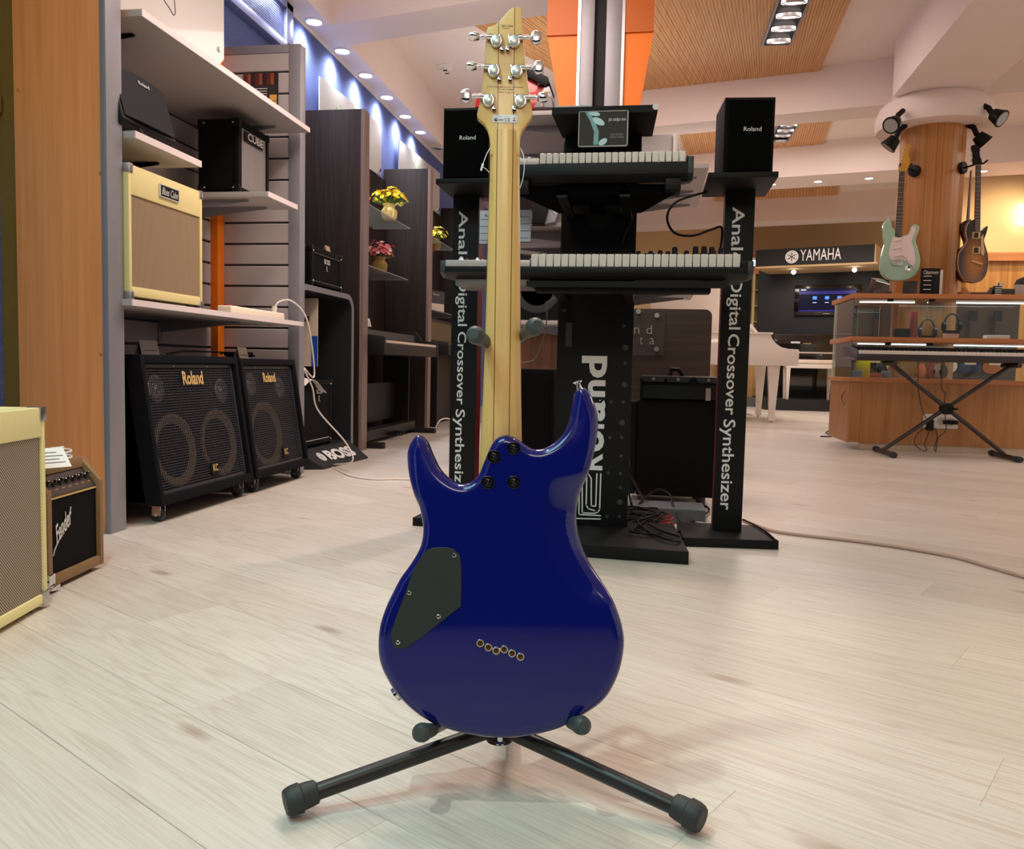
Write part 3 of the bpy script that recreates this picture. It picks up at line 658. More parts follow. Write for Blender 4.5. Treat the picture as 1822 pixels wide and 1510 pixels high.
# ================================================================ LEFT SIDE
# ---- slatwall display bay
bay = thing('slatwall_display_bay', 'grey slatwall display bay with wood side panel, aluminium posts and angled shelves of amplifiers', 'display unit')
lab(B(-2.055, -1.745, 2.46, 2.52, 0, 3.0).build('side_panel', OAKO, bay, bevel=.001), 'orange beech side panel')
B(-2.12, -2.055, 2.47, 2.52, 0, 3.0).build('side_panel_edge', mat('shaded_wood_edge', (120, 92, 38), .5), bay)  # olive tone is the shade on the panel's return, put into the colour
mb = B(-1.745, -1.735, 2.455, 2.53, 0, 3.0); mb.box(-1.735, -1.719, 2.45, 2.53, 0, 3.0); mb.build('post', GREYM, bay, bevel=.002)
for px, py in ((179, 308), (180, 630), (33, 160)):
    c = PY(2.46, px, py); MB().sph((c.x, 2.459, c.z), .006, (1, .4, 1), 10).build('screw_cap', OAKE, bay)
B(-1.805, -1.745, 3.995, 4.06, 0, 2.14).build('post', GREYM, bay, bevel=.003)
B(-2.157, -1.805, 3.995, 4.05, 2.10, 2.14).build('top_rail', GREYM, bay, bevel=.003)
B(-2.23, -2.205, 2.52, 4.0, .02, 2.13).build('back_board', mat('groove_grey', (70, 66, 68), .7), bay)
B(-2.16, -1.80, 4.015, 4.03, .02, 2.11).build('end_board', mat('groove_grey', (70, 66, 68), .7), bay)
B(-1.79, -1.77, 3.985, 4.03, 0, .05).build('post_foot', mat('clear_foot', (190, 176, 160), .2), bay)
SLAT = mat('grey_slat', (178, 168, 168), .42, nz=(3, .02))
for k in range(-6, 14):
    z0 = .743+.1055*k + .005; z1 = min(z0 + .0955, 2.10)
    if z0 > 2.08: continue
    B(-2.157, -1.805, 3.998, 4.016, z0, z1).build('slat', SLAT, bay, bevel=.0025, seg=1)
    B(-2.207, -2.19, 2.52, 3.998, z0, z1).build('slat', SLAT, bay, bevel=.0025, seg=1)
B(-2.197, -2.152, 3.93, 3.995, .02, 2.13).build('corner_strip', ORANGE, bay, bevel=.001)
def shelf(y0, y1, z0, z1, br, x0=-2.19):
    s = B(x0, -1.682, y0, y1, z0, z1).build('shelf', SHELF, bay, bevel=.0008)
    lab(B(-1.682, -1.678, y0, y1, z0, z1).build('edge_band', SHELFE, s), 'pale edge band')
    for yb in br:
        mb = MB().hexa([(x0, yb-.002, z0-.055), (-1.80, yb-.002, z0-.010), (-1.80, yb+.002, z0-.010), (x0, yb+.002, z0-.055), (x0, yb-.002, z0), (-1.80, yb-.002, z0), (-1.80, yb+.002, z0), (x0, yb+.002, z0)])
        mb.box(x0, -1.80, yb-.010, yb+.010, z0-.004, z0-.0003); mb.box(x0, x0+.006, yb-.014, yb+.014, z0-.10, z0)
        mb.build('bracket', GREYM if z0 < .8 or z0 > 1.25 and yb > 3.4 else BLACK, s)
    return s
shelf(2.583, 3.959, 1.698, 1.721, (2.72, 3.83)); shelf(2.54, 2.949, 1.295, 1.318, (2.62, 2.86))
shelf(3.505, 3.816, 1.299, 1.322, (3.56, 3.74)); shelf(2.515, 3.894, .749, .770, (2.62, 3.48))
# posters on the slats
def poster(x0, x1, y0, y1, z0, z1, lbl, face):
    t = thing('poster', lbl, 'poster')
    B(x0, x1, y0, y1, z0, z1).build('sheet', mat('dark_brown_print', (58, 50, 50), .3, coat=.4, nz=(50, .1)), t)
    n = 9
    rr = random.Random(3)
    for i in range(n):
        a0, a1 = i/n+.01, (i+1)/n-.01; zt = z1-.004; zb_ = z0 + (z1-z0)*.66
        cc = mat('poster_red_%d' % (i % 3), [(96, 38, 32), (140, 78, 58), (52, 30, 34)][i % 3], .4, nz=(140, .6))
        if face == 'y': B(x0+(x1-x0)*a0, x0+(x1-x0)*a1, y0-.0012, y0, zb_, zt).build('picture_strip', cc, t)
        else: B(x1, x1+.0012, y0+(y1-y0)*a0, y0+(y1-y0)*a1, zb_, zt).build('picture_strip', cc, t)
    for k in range(5):
        zz = z0+(z1-z0)*(.55-.07*k)
        if face == 'y': B(x0+.015, x0+(x1-x0)*.68, y0-.0012, y0, zz, zz+.003).build('print_line', PAPER, t)
        else: B(x1, x1+.0012, y0+.015, y1-.05, zz, zz+.003).build('print_line', PAPER, t)
    if face == 'y':
        for zz in (.22, .04): B(x1-.045, x1-.008, y0-.0014, y0, z0+(z1-z0)*zz, z0+(z1-z0)*(zz+.16)).build('yellow_box', mat('poster_yellow', (226, 170, 84), .5), t)
    return t
poster(-2.045, -1.86, 3.992, 3.995, 1.83, 2.005, 'dark brown poster with guitar pictures on the end slats above the top shelf', 'y')
poster(-2.187, -2.184, 3.62, 3.82, .97, 1.21, 'dark poster on the back slats right of the cream amplifier', 'x')
poster(-2.187, -2.184, 2.82, 3.02, 1.22, 1.45, 'dark red poster on the back slats behind the sloping monitor', 'x')

# ---- amplifiers ; local frame: front towards -Y, width X, base at z = 0
def cornersv(w, d, h, t_, par, m, r=.022, zs=None, front=True, name='corner_cap'):
    for sx in (-1, 1):
        for z, s2 in ((0, 1), (h, -1)):
            x = sx*w/2
            mb = MB(); mb.box(x-sx*r, x+sx*.003, -.003, .028, z-s2*.003 if s2 > 0 else z-.028, z+.028 if s2 > 0 else z+.003)
            mb.build(name, m, par, bevel=.004)
def combo(name, lbl, loc, rz, w, d, h, body, cloth, gr, fr=.018, feet=True, grp=None, cap=STEEL, side=.02, topb=.025, botb=.02, panel=0., recess=.01):
    """case with a recessed cloth front: gr = (x0, x1, z0, z1) of the cloth"""
    t = thing(name, lbl, 'amplifier', grp, loc, rz)
    z0 = .012 if feet else 0
    x0, x1, za, zb_ = gr
    mb = MB(); mb.box(-w/2, w/2, recess+.004, d, z0, h)
    mb.build('cabinet', body, t, bevel=.008, seg=3)
    mb = MB()
    mb.box(-w/2, x0, 0, recess+.02, z0, h); mb.box(x1, w/2, 0, recess+.02, z0, h); mb.box(x0-.001, x1+.001, 0, recess+.02, zb_, h); mb.box(x0-.001, x1+.001, 0, recess+.02, z0, za)
    mb.build('front_frame', body, t, bevel=.005)
    B(x0-.002, x1+.002, recess*.55, recess+.006, za-.002, zb_+.002).build('speaker_cloth', cloth, t)
    if feet:
        for sx in (-1, 1):
            for y in (.03, d-.03): MB().cyl((sx*(w/2-.045), y, 0), (sx*(w/2-.045), y, .014), .014, n=14).build('foot', RUBBER, t)
    if cap: cornersv(w, d, h, .002, t, cap)
    return t
LX = lambda t: (Vector((1, 0, 0)), Vector((0, 0, 1)))
# cream amplifier on the shelf (front faces +X)
t = combo('guitar_amplifier', 'cream guitar amplifier with tan cloth front on the lowest wall shelf', (-1.70, 2.762, .770), PI/2, .458, .24, .443, CREAM, CLOTHT, (-.213, .213, .045, .345))
mb = B(-.055, .058, -.004, .002, .372, .412); np_ = mb.build('name_plate', BLACK, t)
fr_ = MB()
for a in ((-.057, .060, -.006, 0, .411, .414), (-.057, .060, -.006, 0, .370, .373), (-.058, -.055, -.006, 0, .370, .414), (.058, .061, -.006, 0, .370, .414)): fr_.box(*a)
fr_.build('silver_rim', SILVERL, np_); txt('Blues Cube', (.0015, -.0052, .392), (1, 0, 0), (0, 0, 1), .10, .026, SILVERL, np_, shear=.45, bold=.01)
# wedge monitor
t = thing('stage_monitor', 'black sloping wedge stage monitor on the small upper wall shelf', 'monitor speaker', None, (-1.70, 2.665, 1.318), PI/2)
bw = .155
P = [(.00, .03), (.02, .0), (.20, .0), (.26, .06), (.20, .19), (.10, .195)]
prof = [(0.0, .030), (.035, .0), (.18, 0), (.21, .05), (.15, .195), (.050, .205)]
MB().prism([(-.0+y, z) for y, z in prof], lambda u, v, w: (w, u, v), -bw, bw).build('cabinet', BLACK, t, bevel=.008, seg=3)
sl = (Vector((0, .050, .205))-Vector((0, 0, .030))).normalized(); nf = Vector((0, -sl.z, sl.y))
def wp(x, s_, off): return Vector((x, 0, .030)) + sl*s_ + nf*off
mb = MB(); fr4 = []
for i in range(9):
    x = -bw+.01+(2*bw-.02)*i/8; bow = .014*(1-((i-4)/4)**2)
    fr4.append((x, bow))
for (xa, b1), (xb, b2) in zip(fr4, fr4[1:]):
    mb.hexa([wp(xa, .016, 0), wp(xb, .016, 0), wp(xb, .182, 0), wp(xa, .182, 0), wp(xa, .016-b1*.3, .004+b1*.6), wp(xb, .016-b2*.3, .004+b2*.6), wp(xb, .182+b2*.4, .004+b2*.6), wp(xa, .182+b1*.4, .004+b1*.6)])
bmesh.ops.remove_doubles(mb.bm, verts=mb.bm.verts, dist=.0004)
mb.build('front_grille', mat('black_fine_grille', (16, 16, 19), .7, spec=.2, kind='grille', col2=(34, 34, 40), gs=1600), t)
txt('Roland', wp(.0, .158, .0155), (1, 0, 0), sl, .062, .013, SILVERL, t, bold=.01)
MB().tube([(-.07, -.002, .02), (-.07, -.01, .004), (-.05, -.012, .001), (-.035, -.002, .012)], .004, 8).build('handle', BLACK, t)
# cube amplifier
t = combo('guitar_amplifier', 'small black cube amplifier with silver mesh front on the upper right wall shelf', (-1.825, 3.668, 1.322), math.radians(90), .30, .195, .322, TOLEX, mat('silver_mesh', (20, 19, 20), .4, .4, kind='grille', col2=(190, 184, 182), gs=520), (-.118, .125, .028, .292), cap=BLACK)
B(-.09, .085, -.0005, .004, .240, .284).build('letter_plate', BLACK, t)
txt('CUBE', (-.003, -.004, .262), (1, 0, 0), (0, 0, 1), .15, .034, SILVERL, t, ext=.004, bold=.025)
for sx in (-1, 1):
    for z in (.022, .305): 
        MB().sph((-.152, .025 if sx < 0 else .165, z), .006, (.5, 1, 1), 10).build('stud', CHROME, t)
for y in (.0, .16):
    for z in (.008, .292): B(-.154, -.14, y-.003, y+.035, z-.004, z+.03).build('corner_cap', BLACK, t, bevel=.005)
# the two keyboard amplifiers on castors
def grid_grille(name, X0, X1, Z0, Z1, fn, nx, nz_, par, m):
    """perforated steel grille: one mesh of crossing bars"""
    mb = MB(); 
    for k in range(nz_+1):
        v = Z0+(Z1-Z0)*k/nz_; mb.hexa([fn(X0, v-.0011, 0), fn(X1, v-.0011, 0), fn(X1, v-.0011, .003), fn(X0, v-.0011, .003), fn(X0, v+.0011, 0), fn(X1, v+.0011, 0), fn(X1, v+.0011, .003), fn(X0, v+.0011, .003)])
    for k in range(nx+1):
        u = X0+(X1-X0)*k/nx; mb.hexa([fn(u-.0008, Z0, .0004), fn(u+.0008, Z0, .0004), fn(u+.0008, Z0, .0026), fn(u-.0008, Z0, .0026), fn(u-.0008, Z1, .0004), fn(u+.0008, Z1, .0004), fn(u+.0008, Z1, .0026), fn(u-.0008, Z1, .0026)])
    o = mb.build(name, m, par, smooth=False); o['kind'] = 'stuff'; return o
CONE = mat('speaker_cone', (132, 112, 90), .6, nz=(40, .15)); GRM = mat('dark_steel_grille', (66, 66, 74), .4, .4, nz=(30, .1))
def kcamp(lbl, loc, rz, w, h, cones, horn, lw):
    t = thing('keyboard_amplifier', lbl, 'amplifier', 'keyboard amplifiers under the wall shelves', loc, rz)
    z0 = .062; dt = .08; D = .40
    def side(x0, x1, y0o=0., y1=D, za=z0, zb_=h):  # slab following the leaning front
        f = lambda z: dt*(z-z0)/(h-z0)
        return [(x0, f(za)+y0o, za), (x1, f(za)+y0o, za), (x1, y1, za), (x0, y1, za), (x0, f(zb_)+y0o, zb_), (x1, f(zb_)+y0o, zb_), (x1, y1, zb_), (x0, y1, zb_)]
    MB().hexa(side(-w/2, w/2, .05)).build('cabinet', CARPETB, t, bevel=.012, seg=3)
    mb = MB()
    for a in (side(-w/2, -w/2+.026, 0, .22), side(w/2-.026, w/2, 0, .22)): mb.hexa(a)
    mb.hexa(side(-w/2+.02, w/2-.02, 0, .10, z0, z0+.035)); mb.hexa(side(-w/2+.02, w/2-.02, 0, .14, h-.03, h))
    mb.build('front_frame', CARPETB, t, bevel=.008, seg=2)
    def fn(u, v, dd): return (u, dt*(v-z0)/(h-z0)+.022-dd, v)
    X0, X1, Z0, Z1 = -w/2+.03, w/2-.03, z0+.045, h-.045
    b_ = MB()
    for a in ((X0, X0+.012, Z0-.012, Z1+.012), (X1-.012, X1, Z0-.012, Z1+.012), (X0, X1, Z0-.012, Z0), (X0, X1, Z1, Z1+.012)):
        b_.hexa([fn(a[0], a[2], -.012), fn(a[1], a[2], -.012), fn(a[1], a[2], .004), fn(a[0], a[2], .004), fn(a[0], a[3], -.012), fn(a[1], a[3], -.012), fn(a[1], a[3], .004), fn(a[0], a[3], .004)])
    b_.build('grille_border', GRM, t)
    grid_grille('grille', X0+.01, X1-.01, Z0, Z1, fn, int(w/.0135), int((h-z0)/.0115), t, GRM)
    B_ = MB().hexa([fn(X0, Z0, -.026), fn(X1, Z0, -.026), fn(X1, Z0, -.022), fn(X0, Z0, -.022), fn(X0, Z1, -.026), fn(X1, Z1, -.026), fn(X1, Z1, -.022), fn(X0, Z1, -.022)]).build('baffle', BLACK, t)
    tl = Vector((0, dt, h-z0)).normalized(); nn = Vector((0, -tl.z, tl.y))
    for cx, cz, r in cones:
        c = Vector(fn(cx, cz, -.020)); M = Matrix.Translation(c) @ nn.to_track_quat('Z', 'Y').to_matrix().to_4x4()
        MB().lathe([(r, -.002), (r, .008), (r*.93, .010), (r*.86, .004), (r*.4, -.02), (r*.3, -.018), (.004, -.008)], M, 36).build('speaker_cone', CONE, t)
    for cx, cz in horn:
        c = Vector(fn(cx, cz, -.018)); M = Matrix.Translation(c) @ nn.to_track_quat('Z', 'Y').to_matrix().to_4x4()
        MB().lathe([(.05, -.002), (.05, .004), (.045, .006), (.02, 0), (.016, .008), (.004, .012)], M, 28).build('tweeter', STEEL, t)
    lz = h-.085
    txt('Roland', fn(-.01 if lw > .1 else .0, lz, .008), (1, 0, 0), tl, lw, lw*.36, GOLD, t, 'name_badge', ext=.004, bold=.03)
    bb = MB().hexa([fn(.035, z0+.062, .004), fn(.095, z0+.062, .004), fn(.095, z0+.062, .008), fn(.035, z0+.062, .008), fn(.035, z0+.112, .004), fn(.095, z0+.112, .004), fn(.095, z0+.112, .008), fn(.035, z0+.112, .008)]).build('model_badge', BLACK, t)
    txt('KC', fn(.065, z0+.090, .010), (1, 0, 0), tl, .038, .028, GOLD, bb, bold=.02)
    for sx in (-1, 1):
        for y in (.05, D-.06):
            x = sx*(w/2-.055); cst = B(x-.03, x+.03, y-.028, y+.028, .058, .062).build('castor', STEEL, t)
            B(x-.016, x-.013, y-.018, y+.014, .022, .060).build('fork', STEEL, cst); B(x+.013, x+.016, y-.018, y+.014, .022, .060).build('fork', STEEL, cst)
            MB().cyl((x-.011, y, .0245), (x+.011, y, .0245), .0245, n=24).build('wheel', RUBBER, cst, bevel=.003)
            MB().cyl((x-.018, y, .0245), (x+.018, y, .0245), .005, n=10).build('axle', CHROME, cst)
    for z in (h-.04, z0+.03):
        for x in (-.12, .12): MB().sph(fn(x, z, .004), .003, n=8).build('screw', CHROME, t)
    return t
kc1 = kcamp('larger black carpeted keyboard amplifier on castors with two speaker cones', (-1.652, 2.978, 0), PI/2, .69, .590, ((-.155, .24, .135), (.165, .24, .135)), ((-.22, .47), (.24, .45)), .145)
kc2 = kcamp('smaller black carpeted keyboard amplifier on castors farther from the camera', (-1.652, 3.632, 0), PI/2, .565, .585, ((-.06, .24, .15),), ((-.15, .47), (.14, .45)), .125)
# tag holders and cable on top
HOLD = mat('grey_tag_card', (150, 142, 138), .35, coat=.3, nz=(40, .05))
def tent(lbl, c, w, h, rz=PI/2, m=HOLD, lean=.25, grp='price tags on the amplifiers'):
    t = thing('price_tag', lbl, 'price tag', grp, c, rz)
    MB().hexa([(-w/2, 0, 0), (w/2, 0, 0), (w/2, .0015, 0), (-w/2, .0015, 0), (-w/2, h*lean, h), (w/2, h*lean, h), (w/2, h*lean+.0015, h), (-w/2, h*lean+.0015, h)]).build('card', m, t)
    MB().hexa([(-w/2, h*lean, h-.001), (w/2, h*lean, h-.001), (w/2, h*lean*1.0, h+.0004), (-w/2, h*lean, h+.0004), (-w/2, h*lean*2.2, 0), (w/2, h*lean*2.2, 0), (w/2, h*lean*2.2+.0015, 0), (-w/2, h*lean*2.2+.0015, 0)]).build('back_leg', m, t)
    B(-w*.38, w*.38, .25*h*lean-.0012, .25*h*lean-.0004, h*.3, h*.33).build('print_line', INK, t)
    return t
tent('grey folded tag card on the larger keyboard amplifier', (-1.86, 2.90, .590), .115, .055)
tent('tan folded tag card on the smaller keyboard amplifier', (-1.80, 3.52, .585), .085, .05, m=mat('tan_tag_card', (182, 160, 136), .4))
tent('small dark grey tag holder on the cream shelf amplifier', (-1.86, 2.70, 1.213), .11, .03)
tent('small tag card on top of the black head amplifier', (-1.87, 4.70, 1.205), .07, .05, m=mat('tan_tag_card', (182, 160, 136), .4))
B2 = thing('cable_coil', 'tangle of black cable lying on the smaller keyboard amplifier', 'cable')
rr = random.Random(5); pts = []
for k in range(90):
    a = k*.62; pts.append((-1.93+.05*math.sin(a)*(1+.3*rr.random()), 3.70+.075*math.cos(a*1.07)+.03*rr.random(), .592+.022*rr.random()))
pts = [(-1.93, 3.12, .596), (-1.96, 3.25, .605), (-1.99, 3.4, .612)] + pts
MB().tube(crom(pts, 4, False), .0038, 6).build('cable', BLACK, B2)
# power strip on the shelf with a white lead to the floor
t = thing('power_strip', 'white power strip lying on the lowest wall shelf behind the orange strip', 'power strip')
B(-1.80, -1.735, 3.28, 3.80, .771, .806).build('body', mat('ivory_plastic', (238, 226, 204), .35), t, bevel=.008, seg=3)
for k in range(5): MB().cyl((-1.768, 3.36+.08*k, .804), (-1.768, 3.36+.08*k, .808), .018, n=20).build('socket', mat('darker_ivory', (200, 188, 168), .5), t)  # sockets in a darker ivory than the body
B(-1.80, -1.77, 3.33, 3.35, .806, .813).build('switch', mat('red_plastic', (170, 30, 24), .4), t)
cab = [(-1.76, 3.74, .808), (-1.755, 3.74, .835), (-1.74, 3.76, .86), (-1.70, 3.80, .865), (-1.66, 3.87, .80), (-1.652, 3.93, .66), (-1.66, 3.98, .50)]
cab += [tuple(PX(-1.62, *p)) for p in ((541, 655), (556, 690), (566, 730))] + [(-1.56, 4.16, .16), (-1.52, 4.16, .06)] + [tuple(PZ(.005, *p)) for p in ((590, 828), (620, 845), (660, 852), (700, 852), (735, 853), (800, 858))]
tag(MB().tube(crom(cab, 6, False), .0042, 8).build('power_cable', mat('white_cable', (222, 210, 202), .5, nz=None)), 'thin white power cable from the shelf down to the floor by the keyboard amplifiers', 'cable')
MB().cyl((-1.762, 3.74, .806), (-1.758, 3.74, .835), .012, n=14).build('plug', WHITE, t)
# white sign board on the top shelf
t = thing('sign_board', 'large white sign board with a thin arc standing on the top wall shelf', 'sign')
MB().prism([(2.6, 1.723), (3.35, 1.723), (3.53, 1.905), (3.53, 2.6), (2.6, 2.6)], lambda u, v, w: (w, u, v), -1.908, -1.90).build('board', FROST, t)
arc = crom([tuple(PX(-1.899, *p)) for p in ((280, -20), (291, -1), (300, 12), (307, 24), (310, 27), (312, 22), (311, 8), (309, -10))], 6, False)
MB().tube(arc, .0016, 6).build('arc_line', INK, t)
MB().cyl((-1.90, 3.485, 1.93), (-1.893, 3.485, 1.93), .010, n=18).build('screw', STEEL, t)
# vent grille window high on the blue wall
t = thing('vent_grille', 'blue-lit metal framed mesh vent high on the blue wall', 'vent')
mb = MB(); 
for a in ((3.9, 5.02, 2.47, 2.52), (3.9, 5.02, 2.72, 2.76), (4.93, 5.02, 2.47, 2.76)): mb.box(-2.30, -2.24, a[0], a[1], a[2], a[3])
mb.build('frame', mat('blue_lit_metal', (140, 146, 186), .35, .5), t, bevel=.003)  # blue light falling on the metal is put into its colour
def vf(u, v, dd): return (-2.262+dd, u, v)
grid_grille('mesh', 3.9, 4.94, 2.515, 2.725, vf, 70, 15, t, mat('blue_lit_metal', (140, 146, 186), .35, .5)); B(-2.299, -2.29, 3.9, 4.94, 2.51, 2.73).build('backing', BLACK, t)
# ---- floor amplifiers at the far left
dr = Vector((-.045, .195, 0)).normalized(); rz_ = math.atan2(dr.y, dr.x); pr = Vector((-1.352, 1.695, 0)); ctr = pr-dr*.26
t = combo('guitar_amplifier', 'large pale cream amplifier with brown woven cloth at the left edge of the floor', ctr, rz_, .52, .27, .462, mat('pale_cream_tolex', (226, 218, 158), .55, nz=(200, .06), bump=.3, bscale=500), CLOTHW, (-.245, .243, .036, .395), cap=None)
for z in (.012, .434): B(.236, .263, -.003, .03, z-.003, z+.03).build('corner_cap', STEEL, t, bevel=.004)
# tan amplifier
A_ = Vector((-1.422, 1.785, 0)); C_ = Vector((-1.462, 2.052, 0)); dr = (C_-A_).normalized(); rz2 = math.atan2(dr.y, dr.x)
t = thing('guitar_amplifier', 'small tan brown amplifier with black cloth front and knobs beside the wood panel', 'amplifier', None, (A_+C_)/2, rz2)
w, h, D = .268, .308, .19; z0 = .012
prof = [(.0, z0), (D, z0), (D, h), (.055, h), (.0, .245)]
for xa, xb in ((-w/2, -w/2+.02), (w/2-.018, w/2)): MB().prism(prof, lambda u, v, w_: (w_, u, v), xa, xb).build('side_panel', TAN, t, bevel=.004)
mb = MB().prism([(.018, z0+.004), (D-.001, z0+.004), (D-.001, h-.001), (.070, h-.001), (.020, .240)], lambda u, v, w_: (w_, u, v), -w/2+.01, w/2-.01)
mb.build('cabinet', TAN, t, bevel=.002)
B(-w/2+.01, w/2-.01, .002, .03, z0, z0+.026).build('bottom_rail', TAN, t, bevel=.003)
MB().prism([(.045, h-.028), (.05, h), (.10, h), (.10, h-.028)], lambda u, v, w_: (w_, u, v), -w/2+.01, w/2-.01).build('top_rail', TAN, t, bevel=.004)
B(-w/2+.02, w/2-.018, .012, .019, z0+.026, .226).build('speaker_cloth', CLOTHK, t)
mb = MB().prism([(.012, .226), (.012, .234), (.052, .283), (.060, .283), (.024, .226)], lambda u, v, w_: (w_, u, v), -w/2+.02, w/2-.018)
cp = mb.build('control_panel', mat('brown_black_panel', (58, 46, 40), .35, nz=(40, .1)), t)
B(-w/2+.02, w/2-.018, .009, .013, .225, .229).build('gold_piping', GOLD, cp)
pn = Vector((0, -.049, .040)).normalized(); pu = Vector((0, .040, .049)).normalized()
for k in range(7):
    c = Vector((-w/2+.045+.031*k, .032, .2585)); r = .0085 if k else .011
    M = Matrix.Translation(c) @ pn.to_track_quat('Z', 'Y').to_matrix().to_4x4()
    kn = MB().lathe([(r, 0), (r*.9, .008), (r*.55, .009), (r*.5, .017), (r*.3, .018)], M, 20).build('knob', mat('gloss_black_knob', (14, 14, 15), .15, coat=.8, nz=None), cp)
    if k > 1: MB().tube([c+pn*.006+Vector((r*.8, 0, 0)), c+pn*.016+Vector((r*.55, 0, 0))], .0012, 6).build('knob_edge', CHROME, kn)
    a_ = c-pu*.017; B(a_.x-.006, a_.x+.006, a_.y-.0016, a_.y-.0005, a_.z-.001, a_.z+.001).build('print_mark', GOLD, cp)
txt('Fender', (-.052, .0105, .155), (1, 0, .62), (-.3, 0, 1), .088, .045, SILVERL, t, 'script_badge', ext=.003, shear=.5, bold=.02)
MB().tube([(-.098, .009, .085), (-.092, .009, .098), (-.02, .009, .175), (-.015, .009, .195)], .0016, 6).build('badge_underline', SILVERL, t)
mb = MB().box(-w/2-.002, -w/2+.026, -.003, .025, z0-.004, z0+.035); mb.box(-w/2-.002, -w/2+.035, -.010, .02, z0-.006, z0+.006); mb.build('corner_cap', CHROME, t, bevel=.004)
MB().sph((-w/2, .10, .19), .007, (.6, 1, 1), 10).build('strap_stud', CHROME, t)
for x in (-.09, .1):
    for y in (.03, .15): MB().cyl((x, y, 0), (x, y, .014), .012, n=12).build('foot', RUBBER, t)
q = PZ(.3095, 95, 830)
tg = thing('price_tag', 'white printed price tag on the tan amplifier', 'price tag', None, q, math.radians(62))
MB().hexa([(-.075, -.03, .001), (.03, -.03, .001), (.03, -.028, .001), (-.075, -.028, .001), (-.07, .012, .045), (.028, .012, .045), (.028, .014, .045), (-.07, .014, .045)]).build('card', PAPER, tg)
for k in range(4):
    f = .25+.17*k; B(-.062, .02-.012*(k % 2), -.030+.042*f-.0012, -.030+.042*f, .001+.044*f, .001+.044*f+.0012).build('print_line', mat('grey_print', (120, 120, 124), .6), tg)
pts = [(.02+.028*math.cos(a)*(1-.02*k/3), .02+.022*math.sin(a), .004+.0012*k) for k, a in enumerate([i*.5 for i in range(34)])]
cw = thing('cable_coil', 'small coil of white cable on top of the tan amplifier', 'cable', None, PZ(.3095, 116, 826), rz2)
MB().tube(crom(pts, 3, False), .0022, 6).build('cable', WHITE, cw); MB().tube([(.04, .02, .012), (.07, .03, .02), (.085, .03, .018)], .003, 8).build('jack', STEEL, cw)

# ---- black rounded display stand with two small amplifiers
t = thing('curved_display_stand', 'dark grey display stand with rounded top beside the slatwall bay', 'display stand')
STG = mat('slate_grey_board', (36, 38, 41), .5, spec=.25, nz=(10, .06)); STE = mat('slate_grey_edge', (118, 120, 128), .35, nz=(10, .04))
y0, y1, zt = 4.10, 4.92, .985
def ush(inset, r):
    P = [(y0+inset, 0)]
    for a in range(0, 7): P.append((y0+inset+r-r*math.cos(a*PI/12), zt-inset-r+r*math.sin(a*PI/12)))
    for a in range(0, 7): P.append((y1-inset-r+r*math.sin(a*PI/12), zt-inset-r+r*math.cos(a*PI/12)))
    P.append((y1-inset, 0)); return P
Oo, Ii = ush(0, .10), ush(.03, .075)
mb = MB()
for i in range(len(Oo)-1):
    a, b, c, d = Oo[i], Oo[i+1], Ii[i+1], Ii[i]
    for xa, xb, mm in ((-2.24, -1.80, 0),):
        mb.hexa([(xa, *a), (xa, *b), (xa, *c), (xa, *d), (xb, *a), (xb, *b), (xb, *c), (xb, *d)])
bmesh.ops.remove_doubles(mb.bm, verts=mb.bm.verts, dist=.0002)
mb.build('shell', STG, t)
mb = MB()
for i in range(len(Oo)-1):
    a, b, c, d = Oo[i], Oo[i+1], Ii[i+1], Ii[i]
    mb.hexa([(-1.80, *a), (-1.80, *b), (-1.80, *c), (-1.80, *d), (-1.795, *a), (-1.795, *b), (-1.795, *c), (-1.795, *d)])
lab(mb.build('front_edge', STE, t), 'pale grey front edge'); B(-2.24, -2.22, y0+.02, y1-.02, .1, zt-.03).build('back', STG, t); B(-2.24, -1.80, y0+.03, y1-.03, .03, .10).build('base_shelf', STG, t)
lf = thing('leaflet_panel', 'cream and blue notice fixed inside the curved stand', 'notice')
B(-1.93, -1.835, 4.45, 4.454, .55, .93).build('cream_sheet', mat('cream_card', (206, 190, 170), .6), lf); B(-1.87, -1.835, 4.446, 4.45, .55, .72).build('blue_part', mat('blue_card', (20, 74, 166), .5), lf)
B(-1.93, -1.885, 4.446, 4.45, .80, .83).build('black_mark', INK, lf)
t = combo('amplifier_head', 'wide black amplifier head standing on top of the curved stand', (-1.80, 4.50, .985), PI/2, .45, .19, .215, TOLEX, CLOTHK, (-.19, .19, .035, .175), cap=BLACK)
txt('BOSS', (.0, .0045, .15), (1, 0, 0), (0, 0, 1), .085, .028, SILVERL, t, ext=.003, bold=.03); txt('K', (.0, .0045, .112), (1, 0, 0), (0, 0, 1), .025, .03, SILVERL, t, ext=.003)
for sx in (-1, 1):
    for z in (.03, .19): MB().sph((sx*.205, -.001, z), .005, n=8).build('stud', CHROME, t)
for y in (.04, .15):
    for z in (.03, .19): MB().sph((-.226, y, z), .005, n=8).build('stud', CHROME, t)
for z in (.03, .18): MB().tube([(-.19, .002, z), (.19, .002, z)], .0022, 6).build('silver_piping', SILVERL, t)
t = combo('guitar_amplifier', 'black box amplifier on the base of the curved stand', (-1.83, 4.42, .100), PI/2, .46, .24, .375, TOLEX, CLOTHK, (-.205, .205, .04, .345), cap=BLACK)
txt('BOSS', (.05, .0045, .31), (1, 0, 0), (0, 0, 1), .085, .028, SILVERL, t, ext=.003, bold=.03); txt('K', (.05, .0045, .27), (1, 0, 0), (0, 0, 1), .025, .035, SILVERL, t, ext=.003)
for sx in (-1, 1):
    for z in (.03, .35): MB().sph((sx*.212, -.001, z), .005, n=8).build('stud', CHROME, t)
MB().tube([(-.2, .002, .04), (.2, .002, .04)], .0022, 6).build('silver_piping', SILVERL, t)
